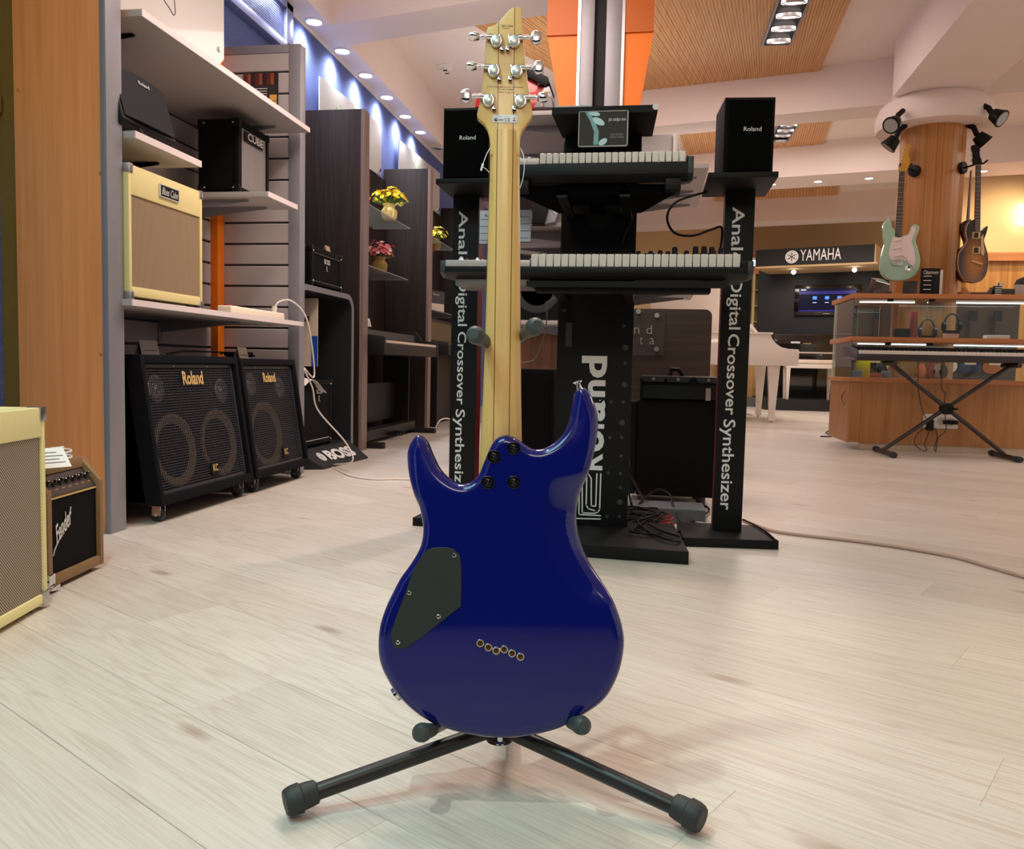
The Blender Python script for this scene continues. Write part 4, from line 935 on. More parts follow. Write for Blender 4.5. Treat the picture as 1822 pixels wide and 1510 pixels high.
bk = thing('open_leaflet', 'open white leaflet draped over the lower black box amplifier', 'leaflet')
mb = MB()
for k in range(6):
    u0, u1 = k/6, (k+1)/6; f = lambda u: .478+.03*math.sin(u*PI*1.5)-.035*max(0, u-.75)*4*.5
    mb.hexa([(-1.84-.16*0-.15, 4.2+.3*u0, f(u0)), (-1.80, 4.2+.3*u0, f(u0)-.03), (-1.80, 4.2+.3*u1, f(u1)-.03), (-1.99, 4.2+.3*u1, f(u1)), (-1.99, 4.2+.3*u0, f(u0)+.002), (-1.80, 4.2+.3*u0, f(u0)-.028), (-1.80, 4.2+.3*u1, f(u1)-.028), (-1.99, 4.2+.3*u1, f(u1)+.002)])
bmesh.ops.remove_doubles(mb.bm, verts=mb.bm.verts, dist=.0002); mb.build('sheet', PAPER, bk)
tent('small tag card on the lower black box amplifier', (-1.93, 4.38, .476), .07, .07, m=mat('tan_tag_card', (182, 160, 136), .4))
# wedge floor sign
t = thing('floor_sign_wedge', 'grey sloping floor sign with large white letters in front of the curved stand', 'sign')
a, b = Vector((-1.705, 4.22, .003)), Vector((-1.655, 4.80, .003)); a2, b2 = Vector((-1.83, 4.16, .10)), Vector((-1.80, 4.86, .10))
MB().hexa([a, b, Vector((-1.84, 4.86, .003)), Vector((-1.86, 4.16, .003)), a+Vector((0, 0, .006)), b+Vector((0, 0, .006)), b2, a2]).build('wedge', STG, t)
rt = (b-a).normalized(); upv = ((a2+b2)/2-(a+b)/2); upv = (upv-rt*upv.dot(rt)).normalized(); c = (a+b+a2+b2)/4 + rt.cross(upv)*.004
if rt.cross(upv).z < 0: c = (a+b+a2+b2)/4 - rt.cross(upv)*.004
txt('BOSS', c+rt*.05, rt, upv, .33, .085, LETTER, t, bold=.05); 
for k, r in enumerate((.034, .020)):
    cc = c-rt*.18; M = Matrix.Translation(cc) @ Matrix((rt, upv, rt.cross(upv))).transposed().to_4x4(); n = 30; mb = MB()
    mb.lathe([(r, 0), (r, .002), (r-.008, .002), (r-.008, 0)], M, n); mb.build('logo_ring', LETTER, t)

# ---- dark panel display: partitions, walnut backs, glass shelves
def dividers(x0, x1, y, z1, lbl, zb=0.):
    t = thing('display_partition', lbl, 'partition', 'dark partitions along the blue wall')
    B(x0, x1, y, y+.10, zb, z1).build('panel', WENGE, t, bevel=.001); lab(B(x1, x1+.022, y-.002, y+.10, zb, z1).build('edge_post', WENGEE, t), 'paler brown edge'); return t
dividers(-2.295, -1.86, 5.2, 2.19, 'dark brown partition panel nearest the slatwall bay, tallest in view')
dividers(-2.295, -1.905, 7.0, 2.235, 'second dark brown partition panel, behind the yellow and pink flower pots')
dividers(-2.295, -1.90, 9.0, 2.28, 'farthest dark brown partition panel beside the left tower')
for y0, y1, z, w in ((5.32, 6.98, 2.13, 'between the first and second partitions'), (7.12, 8.98, 2.17, 'between the second and third partitions'), (9.12, 10.6, 2.2, 'beyond the third partition')):
    bp = thing('display_back_panel', 'walnut brown back panel on the blue wall '+w, 'back panel', 'walnut back panels'); n = 4
    for k in range(n): B(-2.295, -2.27, y0+(y1-y0)*k/n+.002, y0+(y1-y0)*(k+1)/n-.002, .0, z).build('board', WALNUT if k < n-1 else WENGE, bp)
def gshelf(y0, y1, z, x1, lbl): 
    o = B(-2.27, x1, y0, y1, z, z+.008).build('glass_shelf', mat('smoky_glass', (176, 184, 178), .15, alpha=.5, coat=.5, nz=None)); tag(o, lbl, 'glass shelf', 'glass shelves between the partitions'); return o
gshelf(5.31, 6.64, 1.668, -1.95, 'upper glass shelf carrying the yellow flower pot'); gshelf(5.31, 6.6, 1.250, -1.95, 'lower glass shelf carrying the pink flower pot')
gshelf(7.11, 8.2, 1.71, -1.95, 'glass shelf carrying the pale yellow flowers beside the left tower'); gshelf(7.11, 8.6, 1.06, -1.93, 'low glass shelf with the small dark display card')
# frosted sign boards with green leaf
for y0, y1, z0, z1, w in ((5.477, 6.8, 2.10, 2.50, 'nearer'), (7.3, 8.76, 2.14, 2.56, 'farther')):
    t = thing('frosted_sign_board', w+' frosted white sign board with a green leaf on the blue wall', 'sign', 'frosted sign boards on the blue wall')
    MB().hexa([(-2.262, y0, z0), (-2.254, y0, z0), (-2.254, y1, z0+.03), (-2.262, y1, z0+.03), (-2.262, y0, z1), (-2.254, y0, z1), (-2.254, y1, z1+.04), (-2.262, y1, z1+.04)]).build('board', FROST, t)
    yl = y0+(y1-y0)*.40; zl = z0+.24
    MB().prism([(yl-.07, zl-.16), (yl-.085, zl-.04), (yl-.05, zl+.04), (yl, zl+.09), (yl+.05, zl+.04), (yl+.085, zl-.04), (yl+.07, zl-.16)], lambda u, v, w_: (w_, u, v), -2.2535, -2.2515).build('green_leaf', mat('green_print', (150, 196, 118), .5), t)
    for k in range(5): MB().cyl((-2.2535, yl-.22+.09*k, zl+.05+.02*math.sin(k*2)+.02*k), (-2.2515, yl-.22+.09*k, zl+.05+.02*math.sin(k*2)+.02*k), .009, n=8).build('green_dot', mat('green_print', (150, 196, 118), .5), t)
    MB().cyl((-2.254, y1-.06, z0+.07), (-2.24, y1-.06, z0+.07), .018, n=16).build('standoff_bolt', CHROME, t)
# flower pots
def flowers(c, s, petal, petal2, pot, lbl, bow):
    t = thing('flower_pot', lbl, 'flower pot', None, c, 0); rr = random.Random(int(c[1]*100))
    MB().lathe([(.035*s, 0), (.055*s, .03*s), (.058*s, .07*s), (.036*s, .10*s), (.05*s, .12*s), (.03*s, .115*s)], Matrix.Identity(4), 20).build('pot', pot, t)
    if bow:
        mb = MB(); mb.tube([(.036*s, -.02*s, .10*s), (.07*s, -.03*s, .12*s), (.095*s, -.03*s, .10*s)], .006*s, 6); mb.tube([(.036*s, -.03*s, .10*s), (.05*s, -.05*s, .06*s), (.045*s, -.06*s, .02*s)], .005*s, 6); mb.tube([(-.04*s, 0, .1*s), (0, -.045*s, .1*s), (.04*s, 0, .1*s)], .006*s, 6); mb.build('ribbon', mat('cream_ribbon', (232, 220, 150), .5), t)
    lf = MB(); fl = MB(); f2 = MB()
    for k in range(70):
        a = rr.random()*2*PI; e = rr.random()**.6; d = Vector((math.cos(a)*e*.95, math.sin(a)*e*.95, 1.05-e*.75)).normalized()
        p = Vector((0, 0, .10*s)) + d*(.05+.06*rr.random())*s; nn = Vector((rr.uniform(-1, 1), rr.uniform(-1, 1), rr.uniform(-.3, 1))).normalized(); sd = d.cross(nn).normalized()*.010*s
        L_ = d*.030*s; m_ = nn*.004*s
        vs_ = [lf.bm.verts.new(v) for v in (p-L_, p+sd+m_, p+L_, p-sd+m_)]; lf.bm.faces.new(vs_)
    for k in range(90):
        a = rr.random()*2*PI; e = rr.random()**.5; d = Vector((math.cos(a)*e*1.0, math.sin(a)*e, 1.15-e*.7)).normalized()
        p = Vector((0, 0, .09*s)) + d*(.085+.065*rr.random())*s; T_ = f2 if k % 3 == 0 else fl
        for q in range(5):
            b = q*2*PI/5; o1 = d.orthogonal().normalized(); o2 = d.cross(o1); r1 = (o1*math.cos(b)+o2*math.sin(b))*.019*s; r2 = (o1*math.cos(b+.7)+o2*math.sin(b+.7))*.014*s; r0 = (o1*math.cos(b-.7)+o2*math.sin(b-.7))*.014*s
            v_ = [T_.bm.verts.new(x) for x in (p, p+r0+d*.005*s, p+r1+d*.010*s, p+r2+d*.005*s)]; T_.bm.faces.new(v_)
    o = lf.build('leaves', mat('leaf_green', (60, 104, 40), .6), t, smooth=False); o['kind'] = 'stuff'
    o = fl.build('petals', petal, t, smooth=False); o['kind'] = 'stuff'; o = f2.build('petals', petal2, t, smooth=False); o['kind'] = 'stuff'
YEL = mat('yellow_petal', (248, 220, 20), .6); YEL2 = mat('deep_yellow_petal', (230, 180, 16), .6); PK = mat('pink_petal', (212, 92, 100), .6); PK2 = mat('pale_pink_petal', (240, 180, 180), .6)
flowers((-2.03, 6.33, 1.677), 1.1, YEL, YEL2, mat('pale_yellow_pot', (232, 206, 128), .4), 'bright yellow flowers in a pale yellow ribboned pot on the upper glass shelf', True)
flowers((-2.06, 6.20, 1.259), 1.05, PK, PK2, mat('gold_pot', (150, 120, 62), .4), 'pink flowers in a small gold pot on the lower glass shelf', False)
flowers((-2.05, 7.83, 1.66), .95, mat('pale_yellow_petal', (246, 226, 96), .6), YEL, mat('gold_pot', (150, 120, 62), .4), 'pale yellow flowers on the glass shelf beside the left tower', False)
t = thing('picture_frame', 'small wooden picture frame leaning beside the yellow flower pot', 'picture frame', None, (-2.14, 5.75, 1.677), PI/2)
mb = MB()
for a in ((-.14, .14, 0, .02, 0, .02), (-.14, .14, 0, .02, .17, .19), (-.14, -.12, 0, .02, 0, .19), (.12, .14, 0, .02, 0, .19)): mb.box(*a)
mb.build('frame', mat('pale_frame_wood', (176, 128, 96), .5), t, bevel=.002); B(-.12, .12, .008, .014, .02, .17).build('picture', mat('grey_photo', (150, 146, 140), .3, nz=(25, .4)), t)
t = thing('display_card', 'small black display card with piano keys picture on the low glass shelf', 'card', None, (-2.0, 7.75, 1.07), math.radians(70))
B(-.12, .12, 0, .003, 0, .2).build('card', mat('charcoal_card', (40, 38, 42), .5), t); B(-.11, .11, -.002, 0, .01, .08).build('picture', mat('keys_photo', (200, 190, 180), .5, nz=(120, .6)), t); txt('Pianos', (-.02, -.001, .165), (1, 0, 0), (0, 0, 1), .10, .014, PAPER, t)
# digital piano between the partitions
DP = mat('black_piano_ash', (28, 26, 27), .45, spec=.3, nz=(40, .15)); KEYW = mat('ivory_key', (228, 216, 200), .3, nz=(10, .02)); KEYB = mat('black_key', (14, 14, 15), .3, nz=None)
def dpiano(lbl, y0, y1, x0, x1, zk, grp):
    t = thing('digital_piano', lbl, 'piano', grp)
    B(x0, x1, y0, y1, zk-.09, zk-.01).build('key_bed', DP, t, bevel=.003)
    for a, b in ((y0, y0+.035), (y1-.035, y1)): MB().prism([(x0, zk-.09), (x1+.004, zk-.09), (x1+.004, zk+.03), (x1-.13, zk+.045), (x1-.19, zk+.12), (x0, zk+.12)], lambda u, v, w: (u, w, v), a, b).build('cheek', DP, t, bevel=.003)
    MB().prism([(x0, zk-.01), (x1-.16, zk-.01), (x1-.19, zk+.085), (x0, zk+.11)], lambda u, v, w: (u, w, v), y0+.035, y1-.035).build('top_panel', DP, t)
    n = 40; ya, yb = y0+.04, y1-.04
    for k in range(n): B(x1-.15, x1-.005, ya+(yb-ya)*k/n+.0008, ya+(yb-ya)*(k+1)/n-.0008, zk-.012, zk+.008).build('white_key', KEYW, t)
    mb = MB()
    for k in range(n):
        if k % 7 not in (2, 6): yk_ = ya+(yb-ya)*(k+1)/n; mb.box(x1-.15, x1-.055, yk_-.007, yk_+.007, zk+.008, zk+.018)
    mb.build('black_keys', KEYB, t)
    for a in (y0+.02, y1-.05): B(x0+.02, x0+.24, a, a+.03, .03, zk-.09).build('leg', DP, t); 
    for a in (y0+.02, y1-.05): B(x0, x1+.0, a-.01, a+.04, 0, .04).build('foot', DP, t, bevel=.003)
    B(x0+.10, x0+.12, y0+.05, y1-.05, .12, .42).build('rear_panel', DP, t)
    B(x0+.2, x0+.3, y0+.05, y1-.05, .03, .10).build('pedal_rail', DP, t)
    for k in range(3): MB().tube([(x0+.28, (y0+y1)/2+(k-1)*.08, .05), (x0+.38, (y0+y1)/2+(k-1)*.08, .045)], .012, 8).build('pedal', BLACK, t)
    return t
dpiano('black digital piano between the first and second dark partitions', 5.36, 6.80, -2.22, -1.745, .725, None)
tent('small white tag on the nearer black digital piano', (-2.05, 5.95, .845), .09, .06, m=PAPER)
t = thing('upright_cabinet_piano', 'black digital piano with upright front beyond the second partition', 'piano')
B(-2.22, -2.0, 7.4, 8.7, .03, 1.0).build('upper_case', DP, t, bevel=.003); B(-2.22, -1.80, 7.4, 8.7, .66, .76).build('key_bed', DP, t, bevel=.003); B(-2.0, -1.99, 7.5, 8.6, .80, .97).build('front_panel', mat('piano_gloss_panel', (62, 60, 58), .2), t)
B(-1.99, -1.81, 7.45, 8.65, .76, .775).build('key_cover', mat('dark_satin', (84, 82, 84), .3), t); B(-2.22, -1.9, 7.4, 7.45, 0, .66).build('leg', DP, t); B(-2.22, -1.9, 8.65, 8.7, 0, .66).build('leg', DP, t)
tent('small white tag above the farther black piano', (-2.05, 7.6, 1.0), .09, .08, m=PAPER)
tag(MB().tube(crom([(-1.78, 6.86, .005), (-1.74, 6.9, .10), (-1.68, 7.05, .10), (-1.62, 7.3, .005), (-1.7, 7.6, .005), (-1.55, 8.0, .005)], 5, False), .006, 6).build('power_cable', MATS['white_cable']), 'white cable curling on the floor beyond the second partition', 'cable')
# ================================================================ CENTRE: synthesizer display
REDS = mat('dark_red_board', (104, 10, 22), .4, nz=(10, .1))
def tower(lbl, x0, x1, base, side, plate, words_px):
    t = thing('display_tower', lbl, 'display stand', 'speaker towers beside the synthesizers')
    MB().prism(base, lambda u, v, w: (u, v, w), 0, .03).build('base', BLACKS, t, bevel=.0015)
    B(x0, x1, 2.90, 2.915, .03, plate[4]).build('front_panel', BLACKS, t, bevel=.001)
    B(x0+.002, x1-.002, 2.915, 3.0, .03, plate[4]).build('core', REDS, t)
    B(plate[0], plate[1], plate[2], plate[3], plate[4], plate[5]).build('top_shelf', BLACKS, t, bevel=.001)
    for s, (xc, zc), w, h in words_px:
        txt(s, (xc, 2.8996, zc), (0, 0, -1), (1, 0, 0), w, h, LETTER, t, bold=.012)
    return t
# vertical words read downwards; extents measured on the panel
def vword(y0, y1, xa, xb):
    a = PY(2.9, (xa+xb)/2, y0); b = PY(2.9, (xa+xb)/2, y1); return a.z, b.z
def words(x0, x1, off, rows):
    out = []
    for s, za, zb_, xl, xr in rows: out.append((s, (x0+(x1-x0)*(xl+xr)/2, (za+zb_)/2), abs(za-zb_), (x1-x0)*(xr-xl)))
    return out
def zz(px, py): return PY(2.9, px, py).z
rowsR = [('Analog', zz(1312, 368), zz(1308, 482), .20, .66), ('Digital', zz(1305, 497), zz(1302, 586), .16, .68), ('Crossover', zz(1302, 594), zz(1298, 738), .27, .66), ('Synthesizer', zz(1297, 746), zz(1292, 907), .10, .64)]
rowsR[0] = ('Analog', zz(1312, 368), zz(1308, 490), .12, .66)
tower('right black display tower with Analog Digital Crossover Synthesizer lettering', .236, .332, [(.131, 2.752), (.438, 2.782), (.40, 3.04), (.12, 3.04)], -1, (.165, .378, 2.72, 3.02, 1.180, 1.197), words(.236, .332, 0, rowsR))
rowsL = [('Analog', zz(828, 375), zz(826, 497), .12, .58), ('Digital', zz(827, 497), zz(824, 580), .14, .62), ('Crossover', zz(824, 590), zz(820, 720), .26, .60), ('Synthesizer', zz(820, 728), zz(816, 890), .12, .60)]
tower('left black display tower with matching lettering, partly behind the guitar neck', -.696, -.604, [(-.815, 2.852), (-.52, 2.83), (-.52, 3.04), (-.80, 3.04)], 1, (-.714, -.50, 2.72, 3.02, 1.173, 1.190), words(-.696, -.604, 0, rowsL))
def spk(lbl, c, w, h, d, rz):
    t = thing('speaker', lbl, 'speaker', 'small speakers on the towers', c, rz)
    B(-w/2, w/2, .012, d, 0, h).build('cabinet', mat('black_vinyl_wood', (11, 11, 12), .6, spec=.2, nz=(60, .2)), t, bevel=.003)
    MB().hexa([(-w/2+.001, .012, .001), (w/2-.001, .012, .001), (w/2-.001, .012, h-.001), (-w/2+.001, .012, h-.001), (-w/2+.012, 0, .010), (w/2-.012, 0, .010), (w/2-.012, 0, h-.012), (-w/2+.012, 0, h-.012)]).build('grille', mat('black_grille_cloth', (5, 5, 6), .9, spec=.08, nz=(300, .2)), t)
    txt('Roland', (.008, -.0008, h*.575), (1, 0, 0), (0, 0, 1), .054, .0135, SILVERL, t, 'name_badge', ext=.001); return t
spk('small black speaker on top of the right tower', (.289, 2.745, 1.1972), .155, .238, .20, .07)
spk('small black speaker on top of the left tower, behind the headstock', (-.622, 2.745, 1.190), .155, .238, .20, -.0)
# central stand
t = thing('keyboard_display_stand', 'central black keyboard display stand with large sideways Roland lettering', 'display stand')
MB().prism([(-.50, 2.535), (.137, 2.492), (.105, 2.93), (-.47, 2.93)], lambda u, v, w: (u, v, w), 0, .04).build('base', BLACKS, t, bevel=.002)
B(-.306, -.055, 2.85, 2.875, .04, 1.335).build('back_board', BLACKS, t, bevel=.001)
B(-.309, -.054, 2.835, 2.85, .04, .842).build('front_board', BLACKS, t, bevel=.001)
MB().hexa([(-.300, 2.76, 1.322), (-.012, 2.76, 1.322), (.002, 2.50, 1.322), (-.306, 2.50, 1.322), (-.300, 2.76, 1.342), (-.012, 2.76, 1.342), (.002, 2.50, 1.342), (-.306, 2.50, 1.342)]).build('top_tray', BLACKS, t)
B(-.29, -.045, 2.74, 2.87, 1.10, 1.322).build('upper_box', BLACKS, t)
MB().cyl((-.004, 2.498, 1.335), (-.004, 2.494, 1.335), .009, n=18).build('white_cap', WHITE, t)
B(-.30, -.19, 2.52, 2.60, 1.342, 1.352).build('white_card', PAPER, t)
for z, y in ((.826, 2.62), (1.10, 2.62)):                                  # the two shelves' cantilever arms
    for x in ((-.30, -.085) if z < 1 else (-.285, -.10)):
        dz_ = .03 if z < 1 else .028; MB().hexa([(x, 2.50, z-.02), (x+.03, 2.50, z-.02), (x+.03, 2.87, z-dz_), (x, 2.87, z-dz_), (x, 2.50, z), (x+.03, 2.50, z), (x+.03, 2.87, z), (x, 2.87, z)]).build('shelf_arm', BLACK, t)
B(-.42, .13, 2.46, 2.62, .818, .826).build('keyboard_shelf', BLACK, t); MB().prism([(-.40, 2.50), (.06, 2.50), (-.04, 2.80), (-.31, 2.80)], lambda u, v, w: (u, v, w), 1.088, 1.116).build('keyboard_shelf', mat('matt_black', (5, 5, 6), .9, spec=.05), t)
MB().cyl((-.178, 2.849, 1.115-.03), (-.178, 2.846, 1.085), .042, n=28).build('cable_hole', mat('hole_black', (7, 7, 8), .8, nz=None), t)
hc = PY(2.834, 1047, 946)
MB().prism([(hc.x+.034*math.cos(a), hc.z+.030*math.sin(a)-.004) for a in [PI*k/14 for k in range(15)]], xyz, 2.8325, 2.836).build('cable_hole', MATS['hole_black'], t)
# sideways lettering on the board (reads upwards): 'Roland' with the outlined emblem under it
yb = 2.8345
def bp(px, py): return PY(yb, px, py)
a = bp(1058, 633); b = bp(1052, 838); cx = (bp(1036, 740).x+bp(1080, 650).x)/2
let = [('d', 633, 672, 1035, 1080, 1), ('n', 676, 706, 1046, 1077, 1), ('a', 711, 749, 1044, 1077, 1), ('l', 754, 762, 1034, 1075, 1), ('o', 765, 803, 1042, 1075, 1), ('R', 806, 836, 1034, 1072, 1)]
for ch, ya, yb_, xa, xb, _ in let:
    p = bp(xa, (ya+yb_)/2); q = bp(xb, (ya+yb_)/2); u_ = bp((xa+xb)/2, ya); l_ = bp((xa+xb)/2, yb_)
    txt(ch, ((p.x+q.x)/2, 2.8346, (u_.z+l_.z)/2), (0, 0, 1), (-1, 0, 0), u_.z-l_.z, q.x-p.x, LETTER, t, 'letter', bold=.035)
lg = MB()
def lt(pts, r=.0022):
    for (xa, ya), (xb, yb2) in zip(pts, pts[1:]):
        p = bp(xa, ya); q = bp(xb, yb2); dv = (q-p).normalized(); nn = Vector((-dv.z, 0, dv.x))*r; e = dv*r*.9
        lg.hexa([p-e-nn, q+e-nn, q+e+nn, p-e+nn, p-e-nn+Vector((0, -.0012, 0)), q+e-nn+Vector((0, -.0012, 0)), q+e+nn+Vector((0, -.0012, 0)), p-e+nn+Vector((0, -.0012, 0))])
lt([(1069, 843), (1067, 905), (1064, 911), (1057, 913), (1036, 912), (1036, 848)]); lt([(1062, 843), (1060, 900), (1052, 900), (1052, 851), (1047, 843), (1036, 842)])
lt([(1068, 917), (1030, 915), (1031, 850)]); lt([(1068, 923), (1026, 922)]); lt([(1044, 850), (1043, 898), (1047, 905), (1058, 908)])
lg.build('emblem', LETTER, t)
fd = mat('faint_grey_dot', (50, 51, 53), .5, nz=None)
for px, py, r in ((1113, 618, 5), (1111, 684, 5), (1107, 752, 5), (1103, 893, 5), (1112, 646, 3), (1109, 715, 3), (1106, 778, 3), (1105, 811, 3), (1104, 842, 3), (1104, 867, 3), (1102, 919, 3), (1101, 943, 3), (1087, 715, 3), (1085, 778, 3), (1082, 841, 3), (1080, 919, 3), (1079, 942, 3), (1110, 580, 3), (1004, 552, 3)):
    c = bp(px, py); MB().cyl((c.x, 2.8352, c.z), (c.x, 2.8342, c.z), r*.0019, n=14).build('printed_dot', fd, t)
c = bp(1012, 595); B(c.x-.011, c.x+.011, 2.834, 2.8352, c.z-.04, c.z+.04).build('printed_bar', fd, t)
# placard
a = PY(2.49, 1032, 199); b = PY(2.49, 1115, 258)
pl = thing('advert_placard', 'small dark placard in clear holder reading JD-XI/JD-XA under the top tray', 'placard')
B(a.x, b.x, 2.488, 2.492, b.z, a.z-.002).build('print', mat('dark_bronze_print', (44, 36, 30), .6, nz=(20, .2)), pl)
for _q in ((a.x-.003, b.x+.003, a.z-.002, a.z), (a.x-.003, b.x+.003, b.z-.004, b.z-.001), (a.x-.003, a.x, b.z-.004, a.z), (b.x, b.x+.003, b.z-.004, a.z)): B(_q[0], _q[1], 2.485, 2.491, _q[2], _q[3]).build('clear_rim', mat('clear_rim', (150, 154, 152), .2), pl)
wd = b.x-a.x; hg = a.z-b.z; CY = mat('cyan_print', (190, 228, 232), .4, nz=(60, .2))
def pp(u, v): return Vector((a.x+wd*u, 2.4875, b.z+hg*v))
for q0 in ([(.10, 1.), (.22, .72), (.31, .40), (.30, .02), (.40, .02), (.41, .40), (.32, .72), (.20, .98)],): MB().prism([(a.x+wd*u, b.z+hg*v) for u, v in q0], xyz, 2.4873, 2.488).build('blue_stripe', mat('pale_cyan_print', (120, 170, 176), .4, nz=(60, .3)), pl)
for cx_, cz_, rx, rz_, an in ((.40, .70, .14, .055, -.5), (.30, .93, .13, .04, -.2), (.50, .10, .10, .05, .6)):
    MB().prism([(a.x+wd*cx_+wd*(rx*math.cos(k*PI/8)*math.cos(an)-rz_*1.2*math.sin(k*PI/8)*math.sin(an)), b.z+hg*cz_+wd*(rx*math.cos(k*PI/8)*math.sin(an)+rz_*1.2*math.sin(k*PI/8)*math.cos(an))) for k in range(16)], xyz, 2.4866, 2.4872).build('white_shape', CY, pl)
txt('JD-XI/JD-XA', pp(.79, .73), (1, 0, 0), (0, 0, 1), wd*.37, hg*.10, PAPER, pl, bold=.01); txt('NICK RHODES\nDURAN DURAN', pp(.79, .27), (1, 0, 0), (0, 0, 1), wd*.29, hg*.13, mat('grey_letters', (150, 144, 138), .5), pl)
# synthesizers
SYB = mat('black_synth_case', (14, 15, 16), .45, spec=.25, nz=(20, .1)); SYG = mat('synth_slate_metal', (38, 44, 46), .45, .1, nz=(20, .06)); KEYF = mat('white_key_plastic', (214, 208, 200), .25, coat=.3, nz=(12, .02)); SYT = mat('synth_silver_panel', (190, 180, 178), .35, .3)
def synth(lbl, x0, x1, yf, yb, zb_, zt, kx0, kx1, nk_, kz0, kz1, oct0, grp=None):
    t = thing('synthesizer', lbl, 'synthesizer', grp)
    MB().prism([(yf, zt-.012), (yf, zb_+.03), (yf+.03, zb_+.012), (yb-.05, zt-.03), (yb, zt-.02), (yb, zt+.022), (yb-.10, zt+.026), (yf+.16, zt+.004), (yf+.16, zt-.012)], lambda u, v, w: (w, u, v), x0+.014, x1-.014).build('case', SYB, t, bevel=.002)
    for a, b in ((x0, x0+.016), (x1-.016, x1)): MB().prism([(yf-.002, zt+.004), (yf-.004, zb_+.028), (yf+.035, zb_+.016), (yb-.04, zt-.026), (yb, zt-.016), (yb, zt+.026), (yb-.10, zt+.03), (yf+.16, zt+.010)], lambda u, v, w: (w, u, v), a, b).build('end_cheek', SYG, t, bevel=.002)
    B(x0+.016, kx0-.002, yf, yf+.17, zt-.012, zt+.006).build('left_panel', SYT, t, bevel=.001); B(kx1+.002, x1-.016, yf, yf+.17, zt-.012, zt+.006).build('right_block', SYB, t, bevel=.001)
    B(x0+.02, x1-.02, yf+.18, yb-.02, zt+.024, zt+.029).build('control_panel', SYB, t)
    w = (kx1-kx0)/nk_
    for k in range(nk_): 
        MB().box(kx0+w*k+.0010, kx0+w*(k+1)-.0010, yf+.004, yf+.15, kz0, kz1).build('white_key', KEYF, t, bevel=.0014, seg=1)
    for k in range(nk_-1):
        if (k+oct0) % 7 not in (2, 6): B(kx0+w*(k+1)-.0055, kx0+w*(k+1)+.0055, yf+.055, yf+.15, kz1-.004, kz1+.010).build('black_key', KEYB, t, bevel=.0012, seg=1)
    return t
s1 = synth('lower long black synthesizer with silver left panel and many knobs on the display stand', -.613, .278, 2.40, 2.775, .820, .878, -.345, .243, 27, .862, .9015, 0)
for k, (px, y_, h, r) in enumerate([(px, y_, h, r) for px, y_, h, r in ((992, 2.70, .026, .008), (1007, 2.70, .03, .007), (1035, 2.72, .024, .007), (1054, 2.70, .028, .007), (1080, 2.72, .026, .007), (1101, 2.70, .028, .007), (1119, 2.70, .028, .007), (1136, 2.66, .026, .008), (1140, 2.74, .026, .006), (1150, 2.7, .022, .008), (1158, 2.66, .026, .008), (1175, 2.66, .028, .008), (1189, 2.64, .022, .008), (1201, 2.6, .030, .009), (1211, 2.7, .022, .008), (1222, 2.62, .022, .008), (1238, 2.6, .032, .009), (1253, 2.6, .032, .009), (1267, 2.6, .030, .009), (1271, 2.68, .030, .008), (1283, 2.62, .030, .009), (1295, 2.64, .026, .006))]):
    x = PY(y_, px, 440).x; MB().lathe([(r, 0), (r*.9, h*.9), (r*.7, h)], Matrix.Translation((x, y_, .9185)), 14).build('knob', BLACK, s1)
for px, m_, r in ((822, SILVERL, .010), (832, BLACK, .009), (850, SILVERL, .009), (860, REDS, .009), (842, BLACK, .007)):
    x = PY(2.5, px, 445).x; MB().lathe([(r, 0), (r, .012), (r*.7, .014), (r*.4, .020)], Matrix.Translation((x, 2.50, .884)), 14).build('knob', m_, s1)
B(-.575, -.35, 2.43, 2.60, .812, .834).build('belly', mat('belly_grey', (110, 102, 100), .5), s1, bevel=.008); B(-.05, .15, 2.43, 2.60, .812, .834).build('belly', SYB, s1, bevel=.008)
B(-.36, .21, 2.428, 2.46, .812, .828).build('front_vent', BLACK, s1); B(-.34, .17, 2.47, 2.54, .800, .817).build('support_bar', BLACK, s1, bevel=.004)
s2 = synth('upper short black synthesizer below the top tray of the display stand', -.467, .108, 2.45, 2.71, 1.105, 1.178, -.333, .085, 22, 1.168, 1.198, 3)
for px in (925, 942): x = PY(2.5, px, 268).x; MB().lathe([(.007, 0), (.006, .012), (.003, .016)], Matrix.Translation((x, 2.50, 1.184)), 14).build('knob', SILVERL, s2)
B(.03, .075, 2.46, 2.56, 1.09, 1.125).build('foot_block', BLACK, s2, bevel=.004); B(-.41, -.365, 2.46, 2.56, 1.09, 1.125).build('foot_block', BLACK, s2, bevel=.004)
for x0, x1, yy_ in ((-.25, -.20, 1), (-.15, -.10, -1)): B(x0, x1, 2.62, 2.72, 1.070, 1.086).build('clamp_bracket', BLACK, s2, bevel=.003)
